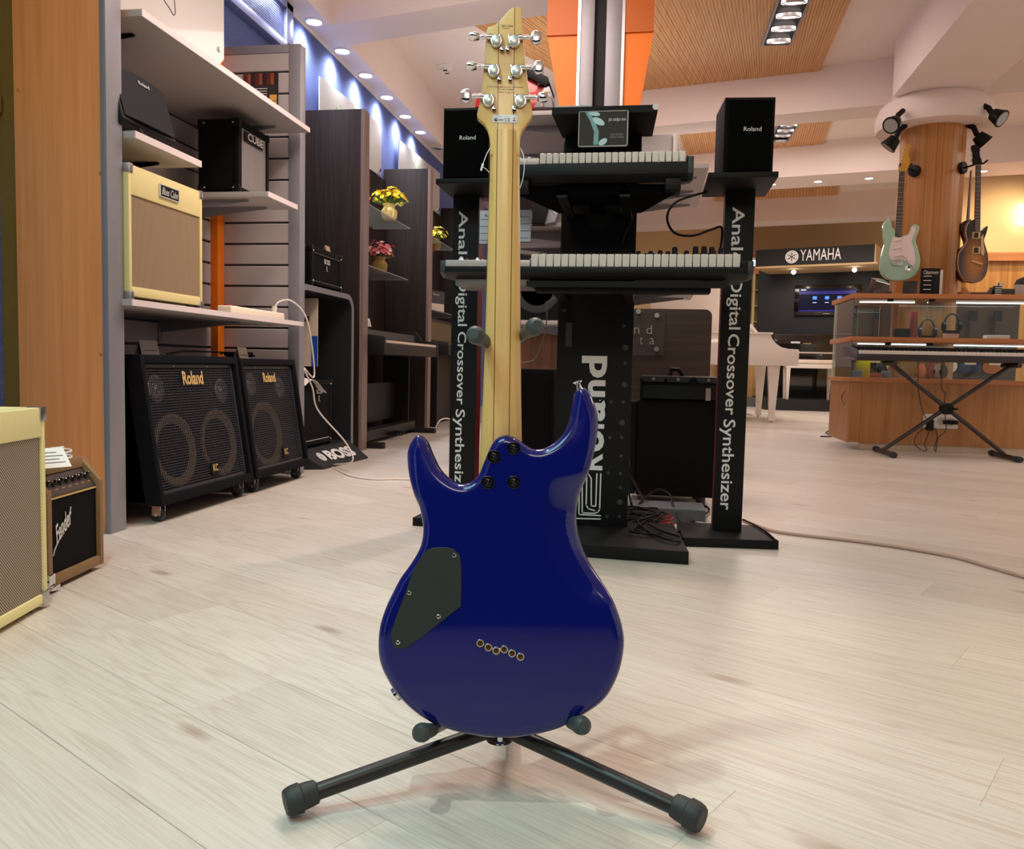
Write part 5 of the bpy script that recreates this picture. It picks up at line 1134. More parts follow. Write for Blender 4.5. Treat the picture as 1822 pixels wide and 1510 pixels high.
# papers between keyboard and tower
t = thing('paper_stack', 'stack of thin pale booklets behind the lower synthesizer keys', 'booklets')
for k in range(3): B(-.375+.004*k, -.245-.003*k, 2.60, 2.70, .908+.007*k, .914+.007*k).build('booklet', PAPER, t)
for pxs, Yp, lbl in (((853, 892, 352, 436), 2.68, 'tall clear price card holder left of the guitar neck'), ((924, 945, 352, 432), 2.66, 'clear price card holder with ruled sheet right of the guitar neck')):
    t = thing('price_card_holder', lbl, 'price card', 'price card holders by the neck'); a = PY(Yp, pxs[0], pxs[2]); b = PY(Yp, pxs[1], pxs[3])
    if pxs[0] > 900: a.x -= .06
    B(a.x, b.x, Yp, Yp+.002, b.z, a.z).build('clear_holder', mat('tinted_acrylic', (120, 84, 90), .15, alpha=.35, coat=.4, nz=None), t)
    B(a.x+.003, b.x-.002, Yp-.002, Yp-.0005, b.z+.004, b.z+(a.z-b.z)*.73).build('sheet', mat('bluish_white_paper', (200, 208, 216), .6), t)
    for k in range(4): B(a.x+.006, b.x-.006, Yp-.003, Yp-.002, b.z+.015+.022*k, b.z+.0162+.022*k).build('rule', INK, t)
    txt('Roland', ((a.x+b.x)/2, Yp-.0032, b.z+(a.z-b.z)*.62), (1, 0, 0), (0, 0, 1), .035, .008, INK, t)
# ---- cables
def cable(pts, r, m, lbl, grp=None, nm='cable', n=6): return tag(MB().tube(crom([tuple(p) for p in pts], n, False), r, 7).build(nm, m), lbl, 'cable', grp)
cable([(.175, 2.93, 1.178), (.14, 2.9, 1.165), (.07, 2.85, 1.13), (.045, 2.84, 1.08), (.07, 2.84, 1.03), (.13, 2.84, 1.02), (.19, 2.88, 1.045), (.232, 2.95, 1.06), (.225, 2.95, .96)], .0042, BLACK, 'black speaker cable looping left of the right tower')
cable([PY(2.84, *p) for p in ((1133, 335), (1131, 360), (1124, 390), (1112, 415), (1106, 438))], .0035, BLACK, 'thin black cable running down the upper stand board')
cable([PY(2.95, *p) for p in ((1003, 520), (976, 536), (971, 540), (973, 560), (970, 590), (960, 620), (950, 640), (925, 645))], .0022, mat('grey_cable', (120, 112, 108), .5, nz=None), 'thin grey cable hanging behind the guitar neck')
cable([PZ(.006, *p) for p in ((1100, 925), (1150, 922), (1200, 926), (1240, 930), (1262, 933))], .006, mat('grey_white_cable', (196, 192, 188), .5, nz=None), 'thick white cable among the tangled black cables')
cable([PZ(.006, *p) for p in ((1322, 925), (1345, 934), (1380, 945), (1440, 953), (1520, 962), (1600, 973), (1700, 991), (1760, 1008), (1830, 1028))], .0058, mat('beige_cable', (188, 160, 146), .5, nz=None), 'long beige cable on the floor running right from the display tower')
rr = random.Random(11)
lk = {0: 'black cable hanging down beside the stand board into the tangle', 1: 'black cable looping round the front of the tangle on the stand base', 2: 'black cable lying across the tangle towards the right tower', 3: 'black cable arching over the red wires'}
T_ = [[PY(2.95, 1118, 815), PY(2.95, 1125, 850), PZ(.05, 1145, 885), PZ(.02, 1168, 905), PZ(.045, 1150, 925), PZ(.045, 1130, 940), PZ(.045, 1150, 948)],
      [PY(2.93, 1117, 870), PZ(.05, 1125, 900), PZ(.05, 1140, 935), PZ(.05, 1175, 955), PZ(.05, 1205, 962), PZ(.05, 1208, 954), PZ(.05, 1180, 945), PZ(.05, 1150, 930)],
      [PZ(.05, 1120, 945), PZ(.05, 1160, 950), PZ(.02, 1200, 947), PZ(.012, 1240, 940), PZ(.012, 1258, 932)],
      [PZ(.012, 1115, 930), PZ(.05, 1135, 900), PZ(.09, 1165, 872), PZ(.09, 1190, 878), PZ(.05, 1200, 905), PZ(.012, 1215, 930), PZ(.012, 1240, 925), PZ(.012, 1262, 906), PZ(.012, 1240, 898), PZ(.012, 1216, 912)]]
for k, p in enumerate(T_): cable(p, .0042, BLACK, lk[k], 'black cables beside the stand base')
pts = []
for k in range(60): pts.append((.03+.075*math.cos(k*1.9)+rr.uniform(-.02, .02), 3.13+.10*math.sin(k*1.3)+rr.uniform(-.03, .03), .012+.03*rr.random()))
cable(pts, .0016, mat('red_wire', (150, 30, 30), .5, nz=None), 'tangle of thin red wires on the floor between the tower bases', None, 'wire_tangle', 3)
pts = [(-.02+.09*math.cos(k*1.7)+rr.uniform(-.02, .02), 3.02+.07*math.sin(k*1.2)+rr.uniform(-.03, .03), .02+.05*rr.random()) for k in range(30)]
cable(pts, .004, BLACK, 'knot of black cables on the floor behind the stand base', None, 'wire_tangle', 4)
cable([PZ(.035, 1322, 924), PZ(.035, 1345, 935), PZ(.035, 1366, 948), PZ(.034, 1381, 962)], .0035, BLACK, 'short black cable across the base of the right tower')
t = thing('grey_floor_box', 'flat grey box lying on the floor under the big black speaker', 'box'); B(-.06, .23, 3.16, 3.34, .002, .055).build('box', mat('grey_blue_box', (88, 92, 96), .5), t, bevel=.003)
# ---- equipment behind
t = thing('bass_amplifier', 'large plain black speaker cabinet standing behind the right tower', 'speaker')
a = PY(3.5, 1130, 880); b = PY(3.5, 1268, 714)
B(a.x-.0, b.x+.02, 3.5, 3.85, .05, b.z).build('cabinet', TOLEX, t, bevel=.008); B(a.x-.035, a.x-.001, 3.52, 3.83, .05, b.z-.01).build('back_ledge', BLACK, t, bevel=.006)
for x in (a.x+.04, b.x-.03):
    for y in (3.56, 3.8): MB().cyl((x, y, 0), (x, y, .052), .02, n=14).build('foot', RUBBER, t)
zt_ = b.z
t = thing('amplifier_head', 'black amplifier head with carrying handle and dark green front on the large speaker', 'amplifier')
B(a.x+.005, b.x+.03, 3.5, 3.78, zt_+.002, zt_+.10).build('case', BLACK, t, bevel=.01); B(a.x+.02, b.x+.02, 3.494, 3.502, zt_+.008, zt_+.062).build('front_panel', mat('dark_teal_panel', (14, 26, 28), .3, coat=.5), t)
for x in (a.x+.06, a.x+.16, b.x-.02): MB().hexa([(x-.04, 3.49, zt_+.075), (x+.04, 3.49, zt_+.075), (x+.04, 3.5, zt_+.075), (x-.04, 3.5, zt_+.075), (x-.055, 3.49, zt_+.098), (x+.055, 3.49, zt_+.098), (x+.055, 3.5, zt_+.098), (x-.055, 3.5, zt_+.098)]).build('corner_guard', SYG, t, bevel=.002)
for x in (a.x+.06, a.x+.16, b.x-.02): MB().cyl((x, 3.491, zt_+.087), (x, 3.486, zt_+.087), .007, n=12).build('bolt', STEEL, t)
MB().tube([(a.x+.13, 3.6, zt_+.10), (a.x+.135, 3.6, zt_+.128), (a.x+.165, 3.6, zt_+.128), (a.x+.185, 3.6, zt_+.10)], .010, 8).build('handle', BLACK, t)
tent('small grey card leaning on the front of the green fronted amplifier head', (b.x-.02, 3.49, zt_+.003), .02, .05, rz=0, m=HOLD, lean=-.1)
# dark speakers behind the neck
t = thing('speaker', 'big black speaker behind the stand seen right of the guitar neck', 'speaker'); a = PY(3.4, 905, 655); b = PY(3.4, 992, 800)
B(a.x-.05, b.x-.02, 3.4, 3.75, .03, a.z).build('cabinet', TOLEX, t, bevel=.008); B(a.x-.03, b.x-.04, 3.394, 3.402, .06, a.z-.03).build('grille', CLOTHK, t)
for x in (a.x, b.x-.06): MB().cyl((x, 3.5, 0), (x, 3.5, .032), .02, n=12).build('foot', RUBBER, t)
# gondola spine with posts and orange fins, shelves on both sides
t = thing('slatwall_gondola', 'tall slatwall gondola with aluminium posts and orange fins behind the synthesizers', 'display unit')
GY = 4.4
B(-.40, -.33, GY, GY+.06, 0, 3.14).build('post', GREYM, t, bevel=.004); B(-.270, -.19, GY, GY+.06, 0, 3.14).build('post', GREYM, t, bevel=.004)
B(-.415, -.40, GY-.005, GY+.05, 0, 3.14).build('post_edge', STEEL, t); B(-.19, -.175, GY-.005, GY+.05, 0, 3.14).build('post_edge', STEEL, t)
B(-.33, -.27, GY+.05, GY+.08, 0, 3.14).build('dark_gap', BLACK, t)
ORANGE_UNLIT = mat('unlit_orange_panel', (196, 96, 4), .5, nz=(4, .04))  # upper fins miss the light from below; that shade is in the colour
for s_, e0, e1, b1 in ((-1, -.574, -.415, -.497), (1, -.030, -.175, -.090)):
    MB().prism([(e0, 2.285), (e1, 2.285), (e1, 1.90), (b1, 1.90)], xyz, GY+.01, GY+.03).build('orange_fin', ORANGE, t); lab(B(min(e0, e1), max(e0, e1), GY+.0, GY+.04, 2.285, 3.14).build('orange_fin', ORANGE_UNLIT, t), 'upper orange panel in its unlit tone')
for k in range(18):
    z0 = .30+.105*k
    for xa in (-.405, -.19): B(xa-.008, xa+.008, GY+.06, 5.6, z0, z0+.098).build('slat', GREYP, t, bevel=.002, seg=1)
B(-.397, -.198, GY+.06, 5.6, .05, 2.2).build('core', GREYM, t)
def gsh(x0, x1, y0, y1, z, brs, s_):
    o = B(x0, x1, y0, y1, z, z+.022).build('shelf', SHELF, t, bevel=.001)
    for yb in brs:
        xa, xb = (x0, x1-.05) if s_ > 0 else (x1, x0+.05)
        MB().hexa([(xa, yb-.003, z-.06), (xb, yb-.003, z-.008), (xb, yb+.003, z-.008), (xa, yb+.003, z-.06), (xa, yb-.003, z), (xb, yb-.003, z), (xb, yb+.003, z), (xa, yb+.003, z)]).build('bracket', GREYM, o)
gsh(-.18, .27, 4.4, 5.45, 1.60, (4.6, 4.95, 5.05, 5.35), 1); gsh(-.18, .25, 4.4, 5.45, 1.02, (4.6, 4.9, 5.3), 1); gsh(-.18, .30, 4.4, 5.3, .74, (4.6, 5.2), 1)
gsh(-.86, -.415, 4.4, 5.45, 1.885, (4.6, 5.2), -1); gsh(-.86, -.415, 4.4, 5.45, 1.31, (4.6, 5.2), -1); gsh(-.86, -.415, 4.4, 5.45, .80, (4.6, 5.2), -1)
t = thing('white_case', 'white rounded box standing on the gondola shelf right of the placard', 'box'); a = PY(4.6, 1142, 238); b = PY(4.6, 1205, 270)
B(a.x-.05, b.x-.025, 4.6, 4.85, 1.622, PY(4.6, 1170, 238).z).build('shell', mat('pale_grey_shell', (190, 184, 186), .4), t, bevel=.02, seg=4); B(b.x-.024, b.x, 4.6, 4.85, 1.622, PY(4.6, 1170, 238).z+.003).build('lid', WHITE, t, bevel=.006)
lab(B(-.86, -.415, 4.62, 4.64, .05, .80).build('base_panel', WALNUT, t), 'brown lower panel')
t2 = t; t = thing('speaker', 'square black speaker on a gondola shelf, seen just right of the neck', 'speaker')
B(-.83, -.425, 4.44, 4.80, .8225, 1.17).build('cabinet', BLACK, t, bevel=.01); MB().lathe([(.13, 0), (.13, .006), (.12, .008), (.05, -.01), (.004, .0)], Matrix.Translation((-.60, 4.44, .99)) @ Matrix.Rotation(PI/2, 4, 'X'), 32).build('cone', mat('dark_cone', (34, 34, 36), .5), t)
# red accordion on the left shelf
t = thing('accordion', 'red and black accordion with grey end standing behind the guitar headstock', 'accordion')
def qa(px, py): p = PY(4.5, px, py); return (p.x, p.z)
MB().prism([qa(845, 190), qa(848, 170), qa(900, 120), qa(938, 132), qa(970, 153), qa(950, 193)], xyz, 4.50, 4.70).build('red_body', mat('red_gloss', (196, 28, 34), .3, coat=.6), t, bevel=.004)
MB().prism([qa(930, 122), qa(940, 122), qa(976, 140), qa(979, 150), qa(972, 157), qa(936, 138)], xyz, 4.47, 4.72).build('black_top', BLACK, t, bevel=.004)
MB().prism([qa(968, 158), qa(978, 155), qa(985, 193), qa(950, 193)], xyz, 4.48, 4.70).build('grey_side', mat('grey_pearl', (140, 136, 142), .35, .3), t, bevel=.003)
for p in ((960, 152), (972, 167), (973, 180)): x, z = qa(*p); MB().cyl((x, 4.475, z), (x, 4.5, z), .008, n=10).build('button', BLACK, t)
MB().tube(crom([(*qa(966, 193)[:1], 4.46, qa(966, 193)[1]), (qa(967, 175)[0], 4.44, qa(967, 175)[1]), (qa(972, 170)[0], 4.44, qa(972, 170)[1]), (qa(981, 170)[0], 4.44, qa(981, 170)[1])], 5, False), .006, 8).build('strap', mat('cream_strap', (216, 200, 180), .5), t)
# black leaning device and small bright lamp behind the neck
t = thing('leaning_equipment', 'black panel device leaning on the gondola shelf right of the guitar neck', 'equipment')
def q4(px, py): p = PY(4.3, px, py); return (p.x, p.z)
MB().prism([q4(900, 300), q4(940, 320), q4(985, 335), q4(967, 397), q4(900, 395)], xyz, 4.30, 4.40).build('body', BLACK, t, bevel=.004)
MB().prism([q4(985, 335), q4(1005, 345), q4(992, 375), q4(986, 393), q4(967, 397)], xyz, 4.33, 4.45).build('end_plate', GREYM, t, bevel=.003); MB().prism([q4(979, 350), q4(990, 357), q4(986, 380), q4(977, 368)], xyz, 4.325, 4.33).build('label_plate', mat('grey_photo', (150, 146, 140)), t)
t = thing('display_lamp', 'small bright lamp glowing beside the stand board right of the neck', 'lamp'); c = PY(4.25, 1000, 357)
MB().sph(c, .024, n=14).build('bulb', LAMPE, t); MB().tube([c+Vector((0, .01, .02)), c+Vector((.0, .06, .10)), Vector((-.335, GY+.03, c.z+.12))], .008, 8).build('arm', WHITE, t); MB().tube([c+Vector((0, .01, -.02)), c+Vector((.0, .02, -.12)), c+Vector((.0, .02, -.33))], .004, 6).build('flex', BLACK, t)
# brown board with clear plate
t = thing('brown_sign_board', 'dark brown rounded board with a bolted clear plate of spaced letters', 'sign'); a = PY(4.35, 1040, 548); b = PY(4.35, 1263, 668)
R_ = .035; P = [(a.x, .30), (b.x, .30)] + [(b.x-R_+R_*math.cos(k*PI/12), a.z-R_+R_*math.sin(k*PI/12)) for k in range(7)] + [(a.x, a.z)]
MB().prism(P, xyz, 4.35, 4.375).build('board', mat('dark_brown_board', (50, 38, 32), .35, kind='laminate', col2=(60, 46, 38), stretch=(1, 10, 30)), t)
P = [PY(4.33, *p) for p in ((1100, 549), (1184, 549), (1180, 632), (1100, 632))]; MB().prism([(p.x, p.z) for p in P], xyz, 4.330, 4.335).build('clear_plate', mat('clear_plate', (92, 84, 80), .1, alpha=.30, coat=.5, nz=None), t)
GL = mat('grey_sign_letters', (128, 122, 118), .5, nz=None)
for ch, px, py, w, h in (('n', 1133, 588, 9, 11), ('d', 1155, 586, 10, 15), ('t', 1141, 606, 5, 13), ('a', 1160, 607, 8, 11)): txt(ch, PY(4.328, px, py), (1, 0, 0), (0, 0, 1), w*.003, h*.003, GL, t, 'letter')
for p in ((1169, 561), (1168, 621), (1136, 554)): c = PY(4.33, *p); MB().cyl((c.x, 4.322, c.z), (c.x, 4.345, c.z), .013, n=18).build('bolt', STEEL, t)
B(a.x+.05, b.x-.02, 4.376, 4.44, 0, .3).build('foot', BLACK, t)
# ================================================================ RIGHT SIDE
# ---- white grand piano
t = thing('grand_piano', 'white glossy grand piano seen from its side beyond the right tower', 'piano')
yp0, yp1 = 9.7, 11.1
prof = [(.45, .644), (1.653, .644), (1.655, .81), (1.645, .828), (1.54, .832), (1.46, .85), (1.40, .89), (1.36, .94), (1.34, .985), (1.345, 1.0), (.45, 1.0)]
MB().prism(prof, lambda u, v, w: (u, w, v), yp0, yp0+.05).build('case_side', WHITEG, t, bevel=.004)
MB().prism(prof, lambda u, v, w: (u, w, v), yp1-.05, yp1).build('case_side', WHITEG, t, bevel=.004)
MB().prism([(.10, yp0+.35), (.45, yp0+.01), (1.335, yp0+.01), (1.335, yp1-.01), (-.30, yp1-.01), (-.42, yp1-.35), (-.25, yp0+.75)], lambda u, v, w: (u, v, w), .70, .992).build('case', WHITEG, t, bevel=.006)
B(1.34, 1.65, yp0+.05, yp1-.05, .66, .74).build('key_bed', WHITEG, t); B(1.42, 1.60, yp0+.10, yp1-.10, .74, .765).build('white_keys', KEYW, t); B(1.42, 1.50, yp0+.10, yp1-.10, .765, .777).build('black_keys', KEYB, t)
B(.45, 1.365, yp0-.012, yp1, .99, 1.012).build('rim_moulding', WHITEG, t, bevel=.004)
for x, y in ((1.40, yp0+.10), (1.40, yp1-.15), (-.1, yp1-.4)):
    lg = MB().hexa([(x-.03, y-.03, .06), (x+.03, y-.03, .06), (x+.03, y+.03, .06), (x-.03, y+.03, .06), (x-.065, y-.06, .66), (x+.065, y-.06, .66), (x+.065, y+.06, .66), (x-.065, y+.06, .66)]).build('leg', WHITEG, t, bevel=.004)
    MB().box(x-.038, x+.038, y-.035, y+.035, .02, .075).cyl((x-.012, y, .022), (x+.012, y, .022), .022, n=12).build('castor', WHITEG, lg)
MB().box(1.08, 1.13, 10.3, 10.5, .02, .66).box(1.03, 1.16, 10.25, 10.55, .02, .12).build('pedal_lyre', WHITEG, t); MB().tube([(1.15, 10.35, .07), (1.26, 10.33, .05)], .012, 8).build('pedal', STEEL, t)
lv = lambda p, q: [PY(q, *p).x, PY(q, *p).z]
MB().hexa([(1.0, 11.05, 1.02), (.1, 11.05, 1.02), (-.1, 10.5, 1.75), (1.02, 10.5, 1.86), (1.0, 11.08, 1.03), (.1, 11.08, 1.03), (-.1, 10.53, 1.77), (1.02, 10.53, 1.88)]).build('raised_lid', WHITEG, t, bevel=.003)
MB().hexa([(1.26, 10.0, 1.0), (1.22, 10.0, 1.0), (1.22, 10.7, 1.0), (1.26, 10.7, 1.0), (1.16, 10.0, 1.12), (1.13, 10.0, 1.12), (1.13, 10.7, 1.12), (1.16, 10.7, 1.12)]).build('music_desk', WHITEG, t)
ch = thing('white_chair', 'white moulded shell chair behind the white grand piano', 'chair')
MB().prism([(.98, .98), (.985, 1.12), (1.01, 1.18), (1.06, 1.21), (1.12, 1.20), (1.165, 1.15), (1.19, 1.08), (1.21, .98), (1.2, .50), (.99, .50)], lambda u, v, w: (u, w, v-.0), 11.6, 11.63).build('shell_back', mat('white_shell', (222, 208, 208), .3), ch, bevel=.008)
B(.96, 1.24, 11.2, 11.62, .47, .50).build('seat', MATS['white_shell'], ch, bevel=.01)
for x in (1.0, 1.2):
    for y in (11.25, 11.58): MB().cyl((x, y, 0), (x, y, .47), .012, n=10).build('leg', STEEL, ch)
# ---- booth with black wall, header and television
BLW = mat('black_booth_wall', (26, 27, 30), .6, nz=(6, .05))
struct(B(1.75, 4.3, 12.9, 15.0, 0, .16).build('trim_5', BLW, smooth=False)); 
struct(MB().prism([(1.45, 13.9), (1.78, 13.9), (1.78, 15.0), (1.30, 15.0), (1.32, 14.3)], lambda u, v, w: (u, v, w), 0, .14).build('trim_6', mat('grey_step', (96, 96, 98), .6), smooth=False))
P0 = Vector((1.80, 14.75)); P1 = Vector((3.75, 14.2))
th = math.atan2((P1-P0).y, (P1-P0).x)
t = thing('brand_booth', 'black display booth wall with a YAMAHA header board and two lamps', 'booth', None, (P0.x, P0.y, 0), th); Lb = (P1-P0).length
B(0, Lb, 0, .08, .16, 2.46).build('back_wall', BLW, t)
hl0 = PY(13.9, 1345, 446); hr0 = PY(13.25, 1557, 433); hl1 = PY(13.9, 1345, 477); hr1 = PY(13.25, 1557, 463)
h = thing('header_board', 'long black header board with a round emblem and YAMAHA lettering', 'sign'); 
dx = (hr0-hl0); dx.z = 0; dx.normalize(); nb = Vector((-dx.y, dx.x, 0))
def hx(p0, p1, z0, z1, th_): return [Vector((p0.x, p0.y, z0)), Vector((p1.x, p1.y, z0)), Vector((p1.x, p1.y, z0))+nb*th_, Vector((p0.x, p0.y, z0))+nb*th_, Vector((p0.x, p0.y, z1)), Vector((p1.x, p1.y, z1)), Vector((p1.x, p1.y, z1))+nb*th_, Vector((p0.x, p0.y, z1))+nb*th_]
zb0, zt0 = (hl1.z+hr1.z)/2, (hl0.z+hr0.z)/2
MB().hexa(hx(hl0, hr0, zb0, zt0, .05)).build('board', BLW, h); MB().hexa(hx(hl0-dx*0, hr0+dx*.05, zb0-.03, zb0, .9)).build('soffit', CREAMW, h)
MB().hexa([*(hx(hr0, hr0+dx*.02, zb0, zt0, .9))]).build('end_board', CREAMW, h)
def hp(px, py):
    q = ray(px, py); tt_ = (hl0-CAMP).dot(nb)/q.dot(nb); return CAMP+q*tt_ - nb*.003
a = hp(1424, 454); b = hp(1497, 451); c = (a+b)/2; hh = abs(hp(1460, 442).z-hp(1460, 463).z)
txt('YAMAHA', c, dx, (0, 0, 1), (b-a).length, hh*.96, SILVERL, h, ext=.004)
c = hp(1409, 457); M = Matrix.Translation(c) @ Matrix((dx, Vector((0, 0, 1)), -nb)).transposed().to_4x4()
em = MB().lathe([(.10, 0), (.10, .006), (.004, .006)], M, 36).build('emblem_disc', SILVERL, h); MB().lathe([(.083, .0), (.083, .0062), (.079, .0062), (.079, 0)], M, 36).build('emblem_ring', BLW, em)
for k in range(3):
    mb = MB(); an = k*PI/3+PI/2
    for s_ in (-1, 1):
        mb.hexa([M @ Vector((x*math.cos(an)-y*math.sin(an), x*math.sin(an)+y*math.cos(an), z)) for z in (.0062, .0085) for x, y in ((0, -.005), (s_*.05, -.006), (s_*.05, .006), (0, .005))])
        mb.hexa([M @ Vector((x*math.cos(an)-y*math.sin(an), x*math.sin(an)+y*math.cos(an), z)) for z in (.0062, .0085) for x, y in ((s_*.05, -.003), (s_*.078, -.003), (s_*.078, .003), (s_*.05, .003))])
        mb.hexa([M @ Vector((x*math.cos(an)-y*math.sin(an), x*math.sin(an)+y*math.cos(an), z)) for z in (.0062, .0085) for x, y in ((s_*.042, -.018), (s_*.052, -.018), (s_*.052, .018), (s_*.042, .018))])
    mb.build('tuning_fork', BLW, em)
for k, (px, py) in enumerate(((1406, 476), (1516, 470))):
    p = hp(px, py) + nb*.25; q = Vector((p.x, p.y, zb0-.03))
    d_ = thing('booth_lamp', ['left', 'right'][k]+' bright lamp under the black header board', 'lamp', 'lamps under the header board', q, 0)
    MB().cyl((0, 0, 0), (0, 0, -.03), .02, n=12).build('holder', WHITE, d_); MB().sph((0, 0, -.05), .035, n=14).build('bulb', LAMPE, d_)
    spot(q+Vector((0, 0, -.10)), q+nb*1.0+Vector((0, 0, -.9)), 9, (1, .9, .8), 110, .9, .03)
# television
tv = thing('television', 'wall mounted television with a dark blue menu screen', 'television'); 
Q = [Vector((P0.x, P0.y, 0))]; dv = Vector((math.cos(th), math.sin(th), 0)); nv = Vector((-dv.y, dv.x, 0))
def wpnt(px, py, off=.03):
    q = ray(px, py); o = Vector((P0.x, P0.y, 0))-nv*off; return CAMP+q*((o-CAMP).dot(nv)/q.dot(nv))
c0 = wpnt(1415, 508); c1 = wpnt(1516, 560); L_ = (c1-c0).dot(dv); ztv, zbv = c0.z, wpnt(1415, 561).z
def tvb(u0, u1, z0, z1, f0, f1):
    o = c0.copy(); P = []
    for z in (z0, z1):
        for u, f in ((u0, f0), (u1, f0), (u1, f1), (u0, f1)): v = o+dv*u+nv*f; P.append(Vector((v.x, v.y, z)))
    return MB().hexa(P)
L_ = 1.02
tvb(0, L_, zbv, ztv, -.03, .02).build('bezel', mat('gloss_black', (10, 10, 12), .1, coat=1, nz=None), tv, bevel=.006)
tvb(.07, L_-.07, zbv+.06, ztv-.05, -.034, -.029).build('screen', mat('blue_screen', (2, 3, 18), .3, spec=.2, emit=(2, 3, 34), es=1.0), tv)
SB = mat('screen_band', (10, 16, 90), .3, emit=(10, 14, 92), es=1.0); SI = mat('screen_icon', (60, 120, 240), .3, emit=(70, 140, 255), es=1.0); SW = mat('screen_white', (180, 200, 240), .3, emit=(190, 210, 255), es=.9)
tvb(.07, L_-.07, ztv-.15, ztv-.10, -.036, -.034).build('screen_band', SB, tv); tvb(.07, L_-.07, zbv+.06, zbv+.085, -.036, -.034).build('screen_band', SB, tv)
for k in range(3):
    u = .32+.19*k; zc_ = (ztv+zbv)/2+.03; tvb(u-.032, u+.032, zc_-.02, zc_+.03, -.037, -.034).build('screen_icon', SI, tv, bevel=.008); tvb(u-.03, u+.03, zc_-.075, zc_-.065, -.037, -.034).build('screen_caption', SW, tv)
tvb(.10, .18, ztv-.085, ztv-.07, -.037, -.034).build('screen_caption', SW, tv); tvb(L_*.45, L_*.55, zbv+.02, zbv+.03, -.032, -.029).build('badge', STEEL, tv)
# upright piano and bench on the platform
t = thing('upright_piano', 'black upright piano against the booth wall below the television', 'piano')
PBK = mat('piano_black', (13, 12, 13), .12, coat=1.0, nz=None)
def y14(px, py): return PY(13.8, px, py)
zk = y14(1430, 625).z; ztp = y14(1430, 600).z
x0p, x1p = 2.0, 3.5
B(x0p, x1p, 14.0, 14.25, .16, ztp+.05).build('case', PBK, t, bevel=.005); B(x0p, x1p, 13.78, 14.0, zk-.16, zk-.03).build('key_bed', PBK, t, bevel=.004); B(x0p+.05, x1p-.05, 13.80, 13.95, zk-.03, zk-.008).build('white_keys', KEYW, t)
B(x0p+.03, x1p-.03, 13.96, 14.0, zk-.01, zk+.12).build('fallboard', PBK, t); txt('YAMAHA', PY(13.955, 1436, 611), (1, 0, 0), (0, 0, 1), .13, .022, GOLD, t, 'name_badge', bold=.02)
for x in (x0p+.03, x1p-.08): B(x, x+.05, 13.80, 13.86, .16, zk-.16).build('leg', PBK, t)
tent('small white card on top of the black upright piano', (2.32, 13.98, zk+.13), .14, .03, rz=0, m=PAPER)
t = thing('piano_bench', 'white piano bench with padded seat in front of the black upright piano', 'bench', None, (2.42, 13.3, .16), 0)
w = .36; zs = .575
B(-w, w, -.17, .17, zs-.10, zs-.03).build('apron', WHITEG, t, bevel=.003)
mb = B(-w-.01, w+.01, -.18, .18, zs-.03, zs+.03); mb.build('seat_pad', mat('cream_pad', (232, 216, 200), .5, nz=(20, .03)), t, bevel=.015, seg=3)
for x in (-w+.035, w-.035):
    for y in (-.14, .14): MB().hexa([(x-.018, y-.018, 0), (x+.018, y-.018, 0), (x+.018, y+.018, 0), (x-.018, y+.018, 0), (x-.03, y-.028, zs-.1), (x+.03, y-.028, zs-.1), (x+.03, y+.028, zs-.1), (x-.03, y+.028, zs-.1)]).build('leg', WHITEG, t)
# tall cabinets left of the booth
t = thing('glass_door_cabinet', 'pale wooden cabinets with glass doors left of the black booth wall', 'cabinet')
PW_ = mat('pale_cabinet_wood', (214, 172, 110), .45, kind='laminate', col2=(190, 146, 88), stretch=(12, 12, .6))
ca = PY(14.8, 1335, 480); cb = PY(14.8, 1382, 480); zt1 = PY(14.8, 1360, 488).z; zm = PY(14.8, 1350, 600).z; zf = PY(14.8, 1350, 662).z
B(ca.x-.5, cb.x+.1, 14.95, 15.05, 0, 2.5).build('back', PW_, t); B(ca.x-.5, cb.x+.1, 14.75, 14.95, zt1, zt1+.32).build('top_board', ORANGE if False else mat('orange_valance', (214, 124, 72), .5), t)
for px in (1340, 1362, 1381): c = PY(14.75, px, 550); B(c.x-.02, c.x+.02, 14.75, 14.95, zm, zt1).build('stile', mat('bright_stile', (240, 206, 150), .4), t)
for k in range(3): z_ = zm+(zt1-zm)*(k+1)/4; B(ca.x-.5, cb.x, 14.78, 14.95, z_-.01, z_+.01).build('shelf', PW_, t)
B(ca.x-.5, cb.x, 14.745, 14.75, zm, zt1).build('glass_door', GLASS, t)
B(ca.x-.5, PY(14.6, 1359, 640).x, 14.55, 14.95, .10, PY(14.6, 1350, 659).z+.0+.35).build('lower_cabinet', PW_, t, bevel=.003)
for z_ in (.42, .28): c = PY(14.54, 1347, 640); MB().tube([(c.x-.03, 14.54, z_), (c.x, 14.53, z_-.02), (c.x+.03, 14.54, z_)], .006, 6).build('handle', STEEL, t)
t = thing('ceiling_light_panel', 'bright square light panel above the pale cabinets', 'ceiling light'); a = PY(13.9, 1335, 466)
B(1.15, 1.75, 14.0, 14.6, PY(14.0, 1350, 465).z, PY(14.0, 1350, 465).z+.02).build('panel', mat('lit_panel', (240, 250, 250), .4, emit=(225, 245, 250), es=2.0), t); B(1.12, 1.78, 13.97, 14.63, PY(14.0, 1350, 465).z+.02, PY(14.0, 1350, 465).z+.06).build('frame', WHITE, t)
